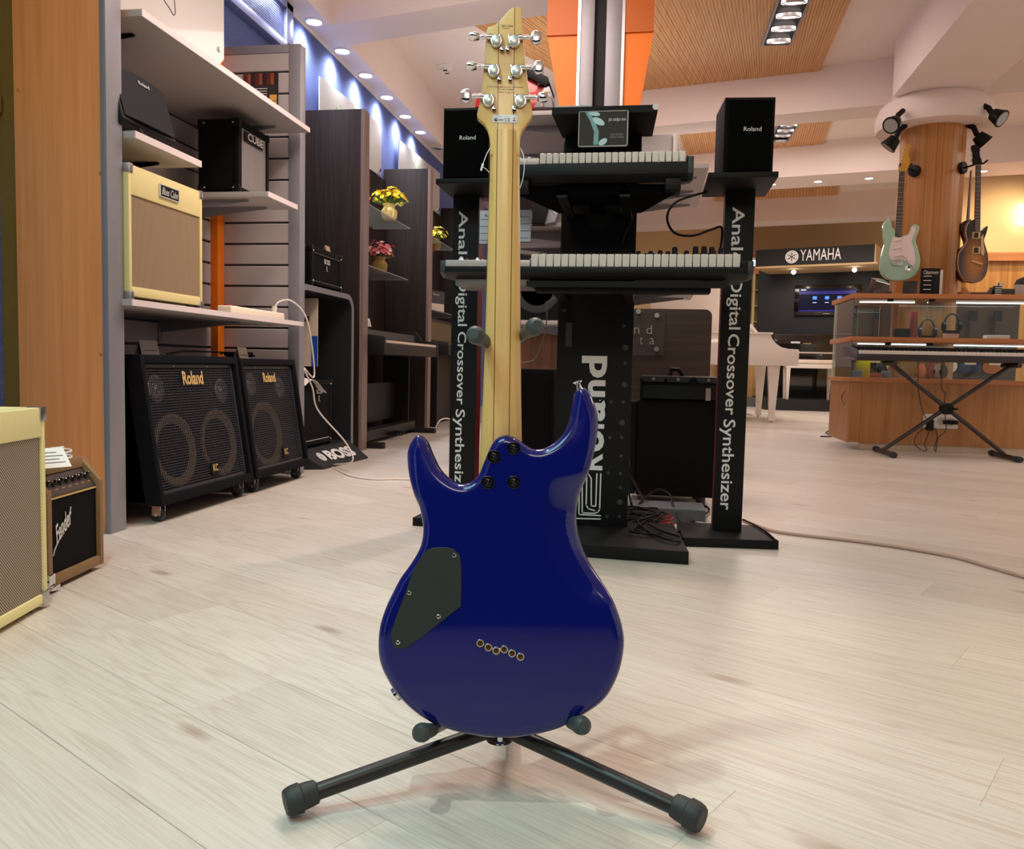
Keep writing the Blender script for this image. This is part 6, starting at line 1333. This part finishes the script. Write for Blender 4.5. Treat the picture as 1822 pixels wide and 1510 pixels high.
# ---- glass counter
YF, YB, XL = 6.6, 6.9, 1.505
ct = thing('glass_display_counter', 'long beech display counter with two glass tiers under the hanging guitars', 'display counter')
def Lpoly(o): return [(XL-o, YF-o), (4.1, YF-o), (4.1, YB), (1.90, YB), (1.90, 7.3), (XL-o, 7.3)]
fl = lambda u, v, w: (u, v, w)
for z0, z1, o, nm in ((1.137, 1.172, .02, 'counter_top'), (.815, .852, .02, 'middle_board'), (.515, .548, .02, 'lower_board')): MB().prism(Lpoly(o), fl, z0, z1).build(nm, OAKE, ct, bevel=.002)
B(XL+.085, 4.1, YF, YF+.02, .055, .515).build('front_panel', OAKC, ct); B(XL+.0, XL+.02, YF+.03, 7.28, .055, .515).build('side_panel', OAKC, ct)
dr = B(XL, XL+.083, YF-.001, YF+.019, .06, .512).build('door', OAKC, ct, bevel=.001); MB().tube([(XL+.0-.002, YF+.15, .44), (XL-.02, YF+.16, .41), (XL-.02, YF+.16, .36), (XL-.002, YF+.15, .33)], .005, 8).build('handle', CHROME, dr)
B(XL+.085, 4.1, YF+.01, YF+.03, 0, .055).build('plinth', mat('beige_plinth', (190, 170, 150), .5), ct)
for zz0, zz1 in ((.852, 1.137), (.548, .815)):
    for xa, xb in ((XL, 2.02), (2.024, 2.75), (2.754, 4.1)): B(xa, xb, YF+.004, YF+.010, zz0, zz1).build('glass_pane', GLASS, ct)
    B(XL, XL+.006, YF+.012, 7.28, zz0, zz1).build('glass_pane', GLASSG, ct); B(XL+.02, 1.86, 7.27, 7.276, zz0, zz1).build('glass_pane', GLASS, ct)
    B(1.9, 4.1, YB-.008, YB-.002, zz0, zz1).build('glass_pane', GLASS, ct)
for x in (1.76, 2.05, 2.75): 
    for z in (1.125, .803): B(x-.02, x+.02, YF+.0, YF+.018, z-.008, z+.010).build('glass_clip', BLACK, ct)
lt_ = mat('led_strip', (235, 250, 250), .3, emit=(225, 245, 245), es=2.5)
for (xa, xb, z) in ((1.60, 2.0, 1.125), (2.3, 3.3, 1.125), (2.3, 3.3, .803), (1.6, 2.1, .803)): B(xa, xb, YB-.06, YB-.045, z, z+.008).build('lit_strip', lt_, ct)
area((2.2, 6.72, 1.12), 1.2, .1, 2.0, (.95, 1, 1)); area((2.2, 6.72, .80), 1.2, .1, 2.0, (.95, 1, 1))
# things inside the case
def item(nm, lbl, cat, x, z, w, h, d, m, y=6.74, grp=None, bev=.004):
    t = thing(nm, lbl, cat, grp, (x, y, z), 0); b_ = B(-w/2, w/2, -d/2, d/2, 0, h).build('box', m, t, bevel=bev); return t
I = lambda px, py: PY(6.72, px, py)
item('small_amplifier', 'little black box in the upper glass tier, left of the red box', 'box', I(1605, 590).x, .853, .11, .07, .06, BLACK)
item('red_case', 'tall red box in the upper glass tier of the counter', 'box', I(1620, 590).x+.02, .853, .05, .20, .06, mat('red_brown_item', (130, 36, 22), .3, coat=.4))
item('price_card', 'pale pink card lying in the upper glass tier', 'card', I(1693, 596).x, .853, .11, .04, .02, mat('pink_card', (220, 180, 180), .5))
item('price_card', 'white card stack in the upper glass tier at the right', 'card', I(1775, 596).x, .853, .16, .03, .08, PAPER)
item('price_card', 'pink card in the lower glass tier just behind the keyboard', 'card', I(1653, 612).x, .79, .11, .018, .01, mat('pink_card', (220, 180, 180), .5)) if False else None
item('yellow_package', 'bright yellow package in the lower glass tier', 'package', I(1536, 660).x, .549, .10, .155, .03, mat('yellow_pack', (226, 208, 24), .5, nz=(60, .1)))
item('price_card', 'pale blue card left of the yellow package', 'card', I(1519, 660).x+.015, .549, .07, .05, .012, mat('blue_card_pale', (150, 182, 206), .5), y=6.68)
item('price_card', 'pale blue card right of the yellow package', 'card', I(1572, 660).x+.01, .549, .07, .05, .012, MATS['blue_card_pale'], y=6.68)
item('orange_box', 'flat orange brown box on the floor of the lower glass tier', 'box', I(1560, 672).x, .549, .22, .035, .08, mat('orange_brown_item', (168, 84, 44), .5), y=6.78)
def cans(x, z, lbl, m):
    t = thing('headphones', lbl, 'headphones', 'headphones in the glass counter', (x, 6.75, z), 0)
    MB().tube([(.05*math.cos(a), 0, .07+.075*math.sin(a)) for a in [PI*k/12 for k in range(13)]], .006, 8).build('headband', m, t)
    for s_ in (-1, 1): MB().cyl((s_*.045, 0, .05), (s_*.065, 0, .05), .034, n=18).build('ear_cup', m, t, bevel=.004)
    B(-.05, .05, -.03, .03, 0, .02).build('base', BLACK, t)
cans(I(1652, 590).x, .853, 'dark blue headphones in the upper glass tier', mat('navy_plastic', (30, 44, 70), .35)); cans(I(1695, 590).x+.0, .895, 'black headphones in the upper glass tier behind the pink card', BLACK)
def lying(x, z, lbl, col):
    t = thing('small_instrument', lbl, 'ukulele', 'small instruments in the lower glass tier', (x, 6.80, z), 0)
    MB().prism([(.035*math.cos(a)*(1 if math.sin(a) < .3 else .75), .06+.055*math.sin(a)) for a in [2*PI*k/20 for k in range(20)]], xyz, -.012, .012).build('body', mat('uke_'+str(col[0]), col, .35, coat=.4), t, bevel=.003)
    B(-.006, .006, -.008, .004, .11, .20).build('neck', mat('rosewood', (64, 36, 24)), t); B(-.012, .012, -.008, .004, .20, .23).build('head', mat('rosewood', (64, 36, 24)), t)
for k, px in enumerate((1646, 1662, 1674, 1685)): lying(I(px, 650).x, .549, ['orange', 'red brown', 'grey brown', 'dark brown'][k]+' small instrument standing in the lower glass tier', [(160, 84, 36), (112, 36, 28), (120, 98, 78), (58, 44, 36)][k])
# ---- guitars hanging behind, on the far wood wall
def simple_guitar(x, y, z, col, lbl, s=1., grp='guitars hanging on the far wall'):
    t = thing('hanging_guitar', lbl, 'guitar', grp, (x, y, z), 0)
    P = crom([(.0, 0), (-.11, .01), (-.165, .08), (-.15, .17), (-.11, .22), (-.14, .30), (-.15, .37), (-.10, .37), (-.06, .33), (0, .32), (.05, .33), (.09, .36), (.13, .35), (.12, .28), (.11, .22), (.15, .17), (.165, .08), (.11, .01)], 2)
    MB().prism([(u*s, v*s) for u, v in P], xyz, -.02, .02).build('body', mat('paint_%d_%d' % (col[0], col[2]), col, .25, coat=.6, nz=None), t, bevel=.004)
    B(-.022, .022, -.032, -.02, .25*s, .78*s).build('neck', mat('rosewood', (64, 36, 24)), t); B(-.035, .035, -.03, -.015, .78*s, .93*s).build('head', BLACK, t); B(-.05, .05, -.028, -.02, .08, .22).build('pickguard', mat('cream_plastic', (220, 205, 180), .4), t)
names = ['dark red', 'black', 'cream', 'brown', 'white', 'dark blue', 'orange sunburst']
cols = [(110, 24, 24), (22, 22, 24), (206, 190, 160), (92, 54, 30), (216, 210, 204), (26, 40, 84), (176, 96, 30)]
for k in range(7): simple_guitar(3.72+.36*k, 9.998, .62, cols[k], names[k]+' guitar hanging on the far wood wall, seen through the glass counter', 1.0) if k < 1 else None
bw_ = struct(B(1.95, 3.35, 8.35, 8.42, 0, 1.35).build('trim_7', mat('dark_rack_board', (70, 48, 34), .6), smooth=False))
for k in range(6): simple_guitar(2.1+.21*k, 8.328, .60, cols[k+1] if k < 6 else cols[0], names[k+1]+' guitar on the low rack behind the glass counter', .62, 'guitars on the low rack behind the counter')
# ---- hanging guitars on the column
def zp(u, v): return (1520+u/3.775, 160+v/3.775)
def hp3(u, v, Y): p = PY(Y, *zp(u, v)); return (p.x, p.z)
YG = 6.86
t = thing('hanging_guitar', 'mint green electric guitar with white pickguard hanging on the left of the column', 'guitar', 'guitars hanging on the round column')
S_ = [(228,872),(200,890),(190,930),(194,985),(200,1030),(186,1085),(171,1150),(172,1212),(198,1256),(250,1281),(320,1283),(388,1258),(428,1205),(438,1135),(420,1065),(406,1010),(424,962),(431,922),(412,905),(390,910),(376,940),(366,965),(345,976),(310,985),(272,945),(255,932),(246,915),(243,885)]
MINT = mat('mint_paint', (160, 198, 172), .25, coat=.8, nz=(5, .02))
MB().prism(crom([hp3(*p, YG) for p in S_], 3), xyz, YG-.022, YG+.022).build('body', MINT, t, bevel=.007, seg=3)
PGm = mat('white_pickguard', (232, 218, 216), .3, nz=(5, .02))
pg = MB().prism(crom([hp3(*p, YG-.022) for p in [(262, 985), (300, 990), (345, 978), (370, 965), (385, 925), (405, 918), (412, 940), (398, 980), (385, 1015), (398, 1060), (408, 1110), (408, 1160), (398, 1190), (375, 1175), (345, 1150), (320, 1145), (255, 1145), (232, 1110), (238, 1060), (250, 1020)]], 3), xyz, YG-.0255, YG-.0215).build('pickguard', PGm, t)
for v in (1008, 1062, 1112):
    a = hp3(258, v+6, YG-.026); b = hp3(326, v-4, YG-.026); MB().tube([(a[0]+.01, YG-.027, a[1]), (b[0]-.01, YG-.027, b[1])], .009, 8).build('pickup', mat('cream_pickup', (224, 212, 204), .4), pg)
for u, v in ((340, 1115), (362, 1140), (388, 1172)): c = hp3(u, v, YG-.026); MB().cyl((c[0], YG-.024, c[1]), (c[0], YG-.040, c[1]), .011, n=14).build('knob', PGm, pg)
a = hp3(252, 1180, YG-.026); b = hp3(328, 1140, YG-.026); B(a[0], b[0], YG-.034, YG-.02, a[1], b[1]).build('bridge', STEEL, t, bevel=.003)
c = hp3(357, 1202, YG-.026); MB().lathe([(.024, 0), (.022, .004), (.010, .002), (.008, .008)], Matrix.Translation((c[0], YG-.021, c[1])) @ Matrix.Rotation(PI/2, 4, 'X') @ Matrix.Diagonal((.8, 1.3, 1, 1)), 20).build('jack_plate', CHROME, t)
def neckp(pa, pb, pc, pd, Y, par, nf=18):
    A, B2_, C, D = [hp3(*p, Y) for p in (pa, pb, pc, pd)]
    MB().prism([A, B2_, C, D], xyz, Y+.004, Y+.02).build('neck', mat('maple_neck', (206, 160, 90), .4), par, bevel=.003)
    n = MB().prism([A, B2_, C, D], xyz, Y-.002, Y+.004).build('fretboard', mat('rosewood', (64, 36, 24)), par)
    mb = MB()
    for k in range(nf):
        f = 1-2**(-k/12*1.0); f = f/(1-2**(-nf/12)); l = Vector(D).lerp(Vector(A), f); r = Vector(C).lerp(Vector(B2_), f); mb.box(l.x, r.x, Y-.004, Y-.001, min(l.y, r.y)-.001, max(l.y, r.y)+.001)
    mb.build('frets', STEEL, n); mb = MB()
    for k in range(6):
        f = (k+.8)/6.6; l = Vector(D).lerp(Vector(C), f); r = Vector(A).lerp(Vector(B2_), f); mb.tube([(l.x, Y-.008, l.y), (r.x, Y-.008, r.y)], .0007, 4)
    mb.build('strings', STEEL, par)
neckp((272, 992), (320, 992), (340, 545), (303, 545), YG-.02, t)
MAPH = mat('amber_maple', (214, 158, 58), .35, nz=(20, .06))
MB().prism(crom([hp3(*p, YG-.02) for p in [(303, 548), (300, 520), (312, 480), (322, 430), (334, 390), (350, 365), (372, 362), (380, 380), (366, 405), (366, 440), (374, 470), (368, 510), (345, 545)]], 3), xyz, YG-.016, YG-.002).build('headstock', MAPH, t)
for k in range(6): c = hp3(318+7*k, 510-24*k, YG-.02); MB().sph((c[0]-.012, YG-.012, c[1]), .008, n=8).build('tuner', STEEL, t)
c = hp3(228, 870, YG); MB().cyl((c[0], YG, c[1]-.01), (c[0], YG, c[1]+.018), .006, n=10).build('strap_button', STEEL, t)
# sunburst guitar
t = thing('hanging_guitar', 'dark sunburst single-cutaway electric guitar hanging on the right of the column', 'guitar', 'guitars hanging on the round column')
YL = 6.84
S_ = [(805, 878), (775, 884), (750, 915), (744, 968), (752, 1012), (735, 1052), (703, 1092), (690, 1150), (697, 1215), (732, 1272), (782, 1294), (832, 1290), (870, 1252), (888, 1185), (888, 1115), (875, 1062), (862, 1012), (878, 965), (887, 915), (862, 938), (848, 948), (812, 948)]
m = bpy.data.materials.new('tobacco_sunburst'); m.use_nodes = True; N = m.node_tree.nodes; L = m.node_tree.links; b_ = N['Principled BSDF']; b_.inputs['Roughness'].default_value = .2; b_.inputs['Coat Weight'].default_value = .9
cc_ = hp3(800, 1160, YL); tc = N.new('ShaderNodeTexCoord'); mp = N.new('ShaderNodeVectorMath'); mp.operation = 'SUBTRACT'; L.new(tc.outputs['Generated'], mp.inputs[0]); mp.inputs[1].default_value = (.56, .5, .34)
ms = N.new('ShaderNodeVectorMath'); ms.operation = 'MULTIPLY'; ms.inputs[1].default_value = (1.25, 0, 1.15); L.new(mp.outputs[0], ms.inputs[0]); ln_ = N.new('ShaderNodeVectorMath'); ln_.operation = 'LENGTH'; L.new(ms.outputs[0], ln_.inputs[0])
rp = N.new('ShaderNodeValToRGB'); rp.color_ramp.elements[0].position = .12; rp.color_ramp.elements[0].color = (*s2l((176, 108, 24)), 1); rp.color_ramp.elements[1].position = .58; rp.color_ramp.elements[1].color = (*s2l((24, 10, 8)), 1); L.new(ln_.outputs['Value'], rp.inputs[0]); L.new(rp.outputs[0], b_.inputs['Base Color'])
out3 = crom([hp3(*p, YL) for p in S_], 3)
MB().prism(out3, xyz, YL-.026, YL-.018).build('top', m, t)
cxm = sum(p[0] for p in out3)/len(out3)
MB().prism([(p[0]-.002 if p[0] < cxm else p[0]+.002, p[1]) for p in out3], xyz, YL-.0245, YL-.0175).build('binding', mat('cream_binding', (226, 212, 180), .4), t)
mb = MB(); n_ = len(out3); A = [mb.bm.verts.new((x, YL-.018, z)) for x, z in out3]; Bv = [mb.bm.verts.new((x-.0, YL+.03, z)) for x, z in out3]; mb.bm.faces.new(A[::-1]); mb.bm.faces.new(Bv)
for i in range(n_): mb.bm.faces.new((A[i], A[(i+1) % n_], Bv[(i+1) % n_], Bv[i]))
mb.build('body', mat('dark_red_brown_lacquer', (54, 14, 14), .2, coat=.9, nz=None), t)
neckp((808, 955), (846, 955), (852, 505), (818, 505), YL-.03, t)
MB().prism([hp3(*p, YL-.03) for p in [(800, 500), (796, 470), (800, 430), (786, 395), (790, 372), (812, 366), (836, 376), (842, 400), (842, 440), (856, 470), (856, 500)]], xyz, YL-.03, YL-.015).build('headstock', BLACK, t)
for k in range(3):
    for s_, u in ((-1, 792), (1, 850)): c = hp3(u, 400+35*k, YL-.03); MB().sph((c[0], YL-.02, c[1]), .008, n=8).build('tuner', STEEL, t)
for v in (975, 1075): a = hp3(793, v+25, YL-.03); b = hp3(846, v-22, YL-.03); B(a[0], b[0], YL-.036, YL-.024, a[1], b[1]).build('pickup', mat('cream_surround', (206, 180, 130), .4), t, bevel=.002); B(a[0]+.008, b[0]-.014, YL-.039, YL-.035, a[1]+.006, b[1]-.006).build('pickup_cover', mat('dark_nickel', (70, 64, 56), .3, .8), t)
MB().prism([hp3(*p, YL-.03) for p in [(850, 985), (866, 970), (868, 1040), (876, 1085), (866, 1115), (850, 1100)]], xyz, YL-.034, YL-.030).build('pickguard', mat('cream_surround', (206, 180, 130)), t)
a = hp3(790, 1150, YL-.03); b = hp3(858, 1172, YL-.03); MB().tube([(a[0], YL-.034, a[1]), (b[0], YL-.034, b[1])], .008, 8).build('bridge', GOLD, t)
# second guitar half hidden behind
t = thing('hanging_guitar', 'dark red guitar mostly hidden behind the sunburst one on the column', 'guitar', 'guitars hanging on the round column')
Y2 = 7.02
MB().prism(crom([hp3(*p, Y2) for p in [(760, 876), (725, 890), (712, 930), (722, 990), (735, 1040), (690, 1080), (662, 1120), (657, 1180), (670, 1240), (710, 1285), (760, 1290), (800, 1200), (790, 900)]], 2), xyz, Y2-.02, Y2+.02).build('body', mat('dark_red_brown_lacquer', (54, 14, 14)), t, bevel=.005)
neckp((756, 880), (772, 880), (790, 540), (782, 540), Y2-.02, t, 4)
# hangers
for k, (u, v, s_) in enumerate(((418, 532, -1), (733, 512, 1))):
    a = hp3(u, v, 6.93); hh_ = thing('guitar_hanger', ['left', 'right'][k]+' black round wall hanger on the column holding a guitar', 'hanger', 'guitar hangers on the column')
    c0_ = Vector((colx+ s_*.165, coly-.165, a[1])); out_ = Vector((s_*.7, -.7, 0)).normalized()
    MB().cyl(c0_-out_*.012, c0_+out_*.03, .045, n=24).build('mount', BLACK, hh_, bevel=.005)
    e = c0_+out_*.03; f_ = Vector((hp3([335, 838][k], 520 if k == 0 else 497, YG)[0], YG+.01, a[1]+.005))
    MB().tube([e, f_], .007, 8).build('rod', BLACK, hh_)
    for q in (-1, 1): MB().tube([f_, f_+Vector((q*.035, .0, 0)), f_+Vector((q*.04, -.055, .008))], .007, 8).build('prong', BLACK, hh_)
# spotlights on the capital
def floodlight(c, aim, lbl):
    t = thing('clip_spotlight', lbl, 'spotlight', 'black spotlights around the column top'); c = Vector(c); aim = Vector(aim).normalized()
    MB().cyl(c-aim*.02, c+aim*.06, .042, .062, n=24).build('head', BLACK, t, bevel=.004); MB().cyl(c+aim*.058, c+aim*.066, .064, n=24).build('rim', BLACK, t)
    MB().cyl(c+aim*.062, c+aim*.068, .052, n=24).build('lens', mat('grey_lens', (150, 148, 142), .2, .3), t)
    b = c-aim*.06+Vector((0, 0, .03)); w = (Vector((colx, coly, 0))-Vector((b.x, b.y, 0))).normalized(); MB().tube([c-aim*.02, b, b+w*.06+Vector((0, 0, .04))], .02, 10).build('arm', BLACK, t); return t
floodlight(PY(6.75, 1592, 217), (-.5, -.55, -.5), 'black spotlight at the left of the column top, facing the viewer'); floodlight(PY(6.95, 1590, 250), (-.55, .1, -.7), 'black spotlight at the left of the column, lowest one')
floodlight(PY(6.75, 1770, 205), (.5, -.5, -.5), 'black spotlight at the right of the column top, facing the viewer'); floodlight(PY(7.0, 1742, 244), (.6, 0, -.6), 'black spotlight at the right of the column, lower one')
# ---- things on the counter top
zt_ = 1.172
t = thing('metal_stompbox', 'silver and black small effects box tilted on the counter top left', 'effects box', None, (PY(6.72, 1563, 515).x, 6.72, zt_), .3)
MB().hexa([(-.07, -.04, .0), (.055, -.04, 0), (.055, .05, 0), (-.07, .05, 0), (-.04, -.03, .10), (.055, -.05, .07), (.06, .05, .12), (-.03, .05, .125)]).build('box', mat('dark_chrome_box', (84, 72, 68), .25, .7, nz=(60, .4)), t, bevel=.005); MB().hexa([(-.045, -.035, .10), (.058, -.055, .072), (.064, .055, .122), (-.035, .055, .127), (-.045, -.035, .108), (.058, -.055, .08), (.064, .055, .13), (-.035, .055, .135)]).build('lid', CHROME, t)
a = PY(6.75, 1637, 520); b = PY(6.75, 1674, 477)
t = thing('price_board', 'black upright price board with a white script heading on the counter', 'sign'); B(a.x, b.x, 6.75, 6.765, zt_, b.z).build('board', BLACK, t, bevel=.006)
txt('Classroom', ((a.x+b.x)/2, 6.7495, b.z-.03), (1, 0, 0), (0, 0, 1), .105, .028, LETTER, t, shear=.4)
for k in range(4): z_ = b.z-.062-.033*k; B(a.x+.02, a.x+.075, 6.7485, 6.75, z_, z_+.005).build('print_line', LETTER, t)
B(b.x+.002, b.x+.03, 6.79, 6.80, zt_, b.z-.01).build('white_card', PAPER, t)
a = PY(6.75, 1606, 520); b = PY(6.75, 1632, 500); item('photo_card', 'small dark framed picture on the counter left of the price board', 'picture', (a.x+b.x)/2, zt_, b.x-a.x, b.z-zt_, .02, mat('dark_photo', (48, 44, 42), .3, nz=(40, .5)), y=6.75)
a = PY(6.75, 1719, 520); t = thing('wooden_wedge', 'small wooden wedge stand on the counter under the sunburst guitar', 'stand', None, (a.x, 6.75, zt_), 0); MB().prism([(-.03, 0), (.035, 0), (-.01, .065), (-.025, .065)], xyz, -.02, .02).build('wedge', OAKC, t, bevel=.002)
a = PY(6.75, 1766, 520)
t = thing('mixing_device', 'small black and silver mixing device at the right end of the counter', 'equipment', None, (a.x, 6.72, zt_), 0)
B(0, .28, 0, .13, .0, .055).build('case', mat('dark_grey_device', (58, 56, 54), .4), t, bevel=.005); B(.0, .05, -.004, .04, 0, .075).build('end_block', SYG, t, bevel=.004); B(.14, .28, -.01, .02, .0, .085).build('silver_panel', mat('pale_device_panel', (170, 160, 152), .4), t, bevel=.003)
for k in range(4): B(.004, .046, -.008, -.003, .01+.016*k, .016+.016*k).build('silver_line', SILVERL, t)
MB().cyl((.05, .03, .055), (.05, .03, .10), .016, n=14).build('knob', STEEL, t)
a = PY(6.8, 1812, 482); t = thing('dark_bag', 'dark grey bag shape at the right edge above the mixing device', 'bag', None, (a.x+.06, 6.80, zt_+.086), 0)
MB().hexa([(-.06, -.03, 0), (.16, -.03, 0), (.16, .08, 0), (-.06, .08, 0), (-.045, -.02, .05), (.16, -.02, .14), (.16, .07, .14), (-.045, .07, .05)]).build('bag', mat('dark_grey_cloth', (60, 52, 48), .8), t, bevel=.012, seg=3)
# ---- stage piano on an X stand
t = thing('stage_piano', 'long black stage piano on a black X stand in front of the glass counter', 'keyboard')
YK = 6.2; a = PY(YK, 1520, 640); x0 = 1.45; x1 = 2.80; zb_ = .672
B(x0, x1, YK, YK+.30, zb_, zb_+.045).build('case', mat('stage_piano_case', (44, 38, 42), .35, nz=(20, .1)), t, bevel=.004)
MB().hexa([(x0-.045, YK+.02, zb_+.02), (x0, YK, zb_), (x0, YK+.30, zb_), (x0-.045, YK+.28, zb_+.02), (x0-.06, YK+.05, zb_+.10), (x0, YK, zb_+.075), (x0, YK+.30, zb_+.11), (x0-.06, YK+.28, zb_+.11)]).build('end_cheek', mat('grey_end_cheek', (96, 92, 98), .4, .3), t, bevel=.003)
nk_ = 50
for k in range(nk_): B(x0+.01+(x1-x0-.02)*k/nk_+.0005, x0+.01+(x1-x0-.02)*(k+1)/nk_-.0005, YK+.004, YK+.15, zb_+.045, zb_+.070).build('white_key', KEYF, t)
mb = MB()
for k in range(nk_-1):
    if k % 7 not in (2, 6): xk = x0+.01+(x1-x0-.02)*(k+1)/nk_; mb.box(xk-.006, xk+.006, YK+.06, YK+.15, zb_+.07, zb_+.082)
mb.build('black_keys', KEYB, t); B(x0, x1, YK+.16, YK+.30, zb_+.045, zb_+.10).build('control_panel', BLACK, t, bevel=.003)
t = thing('keyboard_x_stand', 'black X-shaped keyboard stand carrying the stage piano', 'keyboard stand')
XS = mat('black_square_tube', (46, 40, 42), .4, nz=(30, .15))
def q6(px, py, Y=6.33): p = PY(Y, px, py); return p
A1, A2 = q6(1583, 650), q6(1786, 806); B1, B2_ = q6(1800, 650), q6(1572, 802); A1.z = B1.z = .655; A2.z = B2_.z = .03; 
for i_, (p, q) in enumerate(((A1, A2), (B1, B2_))):
    d_ = (q-p).normalized(); off = Vector((0, .014 if i_ else -.014, 0)); MB().tube([p+off, q+off], .0145, 8).build('leg', XS, t)
c = (A1+A2)/2; MB().cyl(c+Vector((0, -.04, 0)), c+Vector((0, .04, 0)), .04, n=20).build('pivot', BLACK, t, bevel=.004); MB().tube([c+Vector((0, -.04, 0)), c+Vector((.06, -.05, 0))], .008, 8).build('lever', BLACK, t)
for p, r_ in ((A1, 1), (B1, 1)): MB().tube([p+Vector((0, -.13, 0)), p+Vector((0, .15, 0))], .0165, 14).build('top_bar', XS, t)
for p in (A2, B2_): 
    f = MB().tube([Vector((p.x, 6.10, .020)), Vector((p.x, 6.52, .020))], .017, 14).build('foot_bar', XS, t)
    for yy_ in (6.06, 6.50): MB().cyl((p.x, yy_, .021), (p.x, yy_+.05, .021), .021, n=16).build('rubber_cap', RUBBER, f)
# socket panel, adapters, leads
a = PY(6.59, 1642, 761); b = PY(6.59, 1705, 738)
t = thing('socket_panel', 'white double power socket panel on the counter front', 'socket'); B(a.x, b.x, 6.585, 6.599, a.z, b.z).build('plate', WHITE, t, bevel=.002)
for f in (.2, .5, .8): MB().cyl((a.x+(b.x-a.x)*f, 6.5855, (a.z+b.z)/2), (a.x+(b.x-a.x)*f, 6.583, (a.z+b.z)/2), .028, n=20).build('socket_ring', mat('darker_ivory', (200, 188, 168)), t)
c = PY(6.57, 1654, 756); t = thing('power_adapter', 'upright black power adapter hanging below the socket panel', 'adapter'); B(c.x-.022, c.x+.022, 6.545, 6.583, c.z-.04, c.z+.04).build('body', BLACK, t, bevel=.004)
c = PY(6.57, 1690, 751); t = thing('power_adapter', 'flat horizontal black power adapter on the socket panel', 'adapter'); B(c.x-.045, c.x+.05, 6.545, 6.583, c.z-.015, c.z+.015).build('body', BLACK, t, bevel=.004)
LC = mat('thin_dark_lead', (50, 34, 30), .5, nz=None)
def q5(px, py): return PY(6.56, px, py)
cable([q5(*p) for p in ((1634, 640), (1634, 690), (1640, 725), (1648, 745))], .003, LC, 'thin dark lead from the stage piano to the upright adapter', None, 'power_lead')
cable([q5(*p) for p in ((1676, 640), (1676, 665), (1676, 690), (1682, 700), (1680, 715), (1682, 745), (1683, 765), (1670, 778), (1667, 790))], .003, LC, 'thin dark lead passing behind the X stand centre', None, 'power_lead')
cable([q5(*p) for p in ((1648, 760), (1632, 772), (1627, 786), (1632, 795), (1644, 802), (1649, 799), (1645, 790), (1653, 768))], .003, LC, 'thin dark lead looping under the upright adapter', None, 'power_lead')
cable([q5(*p) for p in ((1662, 760), (1668, 775), (1663, 795), (1665, 803), (1667, 790))], .003, LC, 'short dark lead hanging near the counter foot', None, 'power_lead')
t = thing('cable_scrap', 'dark cable loop on the floor at the counter corner', 'cable'); MB().tube(crom([tuple(PZ(.006, *p)) for p in ((1460, 776), (1480, 776), (1470, 770), (1474, 767), (1486, 768), (1482, 774))], 5, False), .006, 6).build('cable', BLACK, t)
# ================================================================ put every empty at the base of its thing
bpy.context.view_layer.update()
def meshes(o):
    r = [o] if o.type == 'MESH' else []
    for k in kids(o): r += meshes(k)
    return r
done = set()
for o in DEFER:
    ms_ = meshes(o)
    if not ms_: print('EMPTY THING', o.name); continue
    lo = np.array([1e9]*3); hi = -lo
    for m_ in ms_:
        a = np.empty(len(m_.data.vertices)*3); m_.data.vertices.foreach_get('co', a); a = a.reshape(-1, 3); lo = np.minimum(lo, a.min(0)); hi = np.maximum(hi, a.max(0))
    c = Vector(((lo[0]+hi[0])/2, (lo[1]+hi[1])/2, lo[2]))
    for m_ in ms_:
        if m_.data.name in done: continue
        done.add(m_.data.name); m_.data.transform(Matrix.Translation(-c))
    o.location = c
bpy.context.view_layer.update()
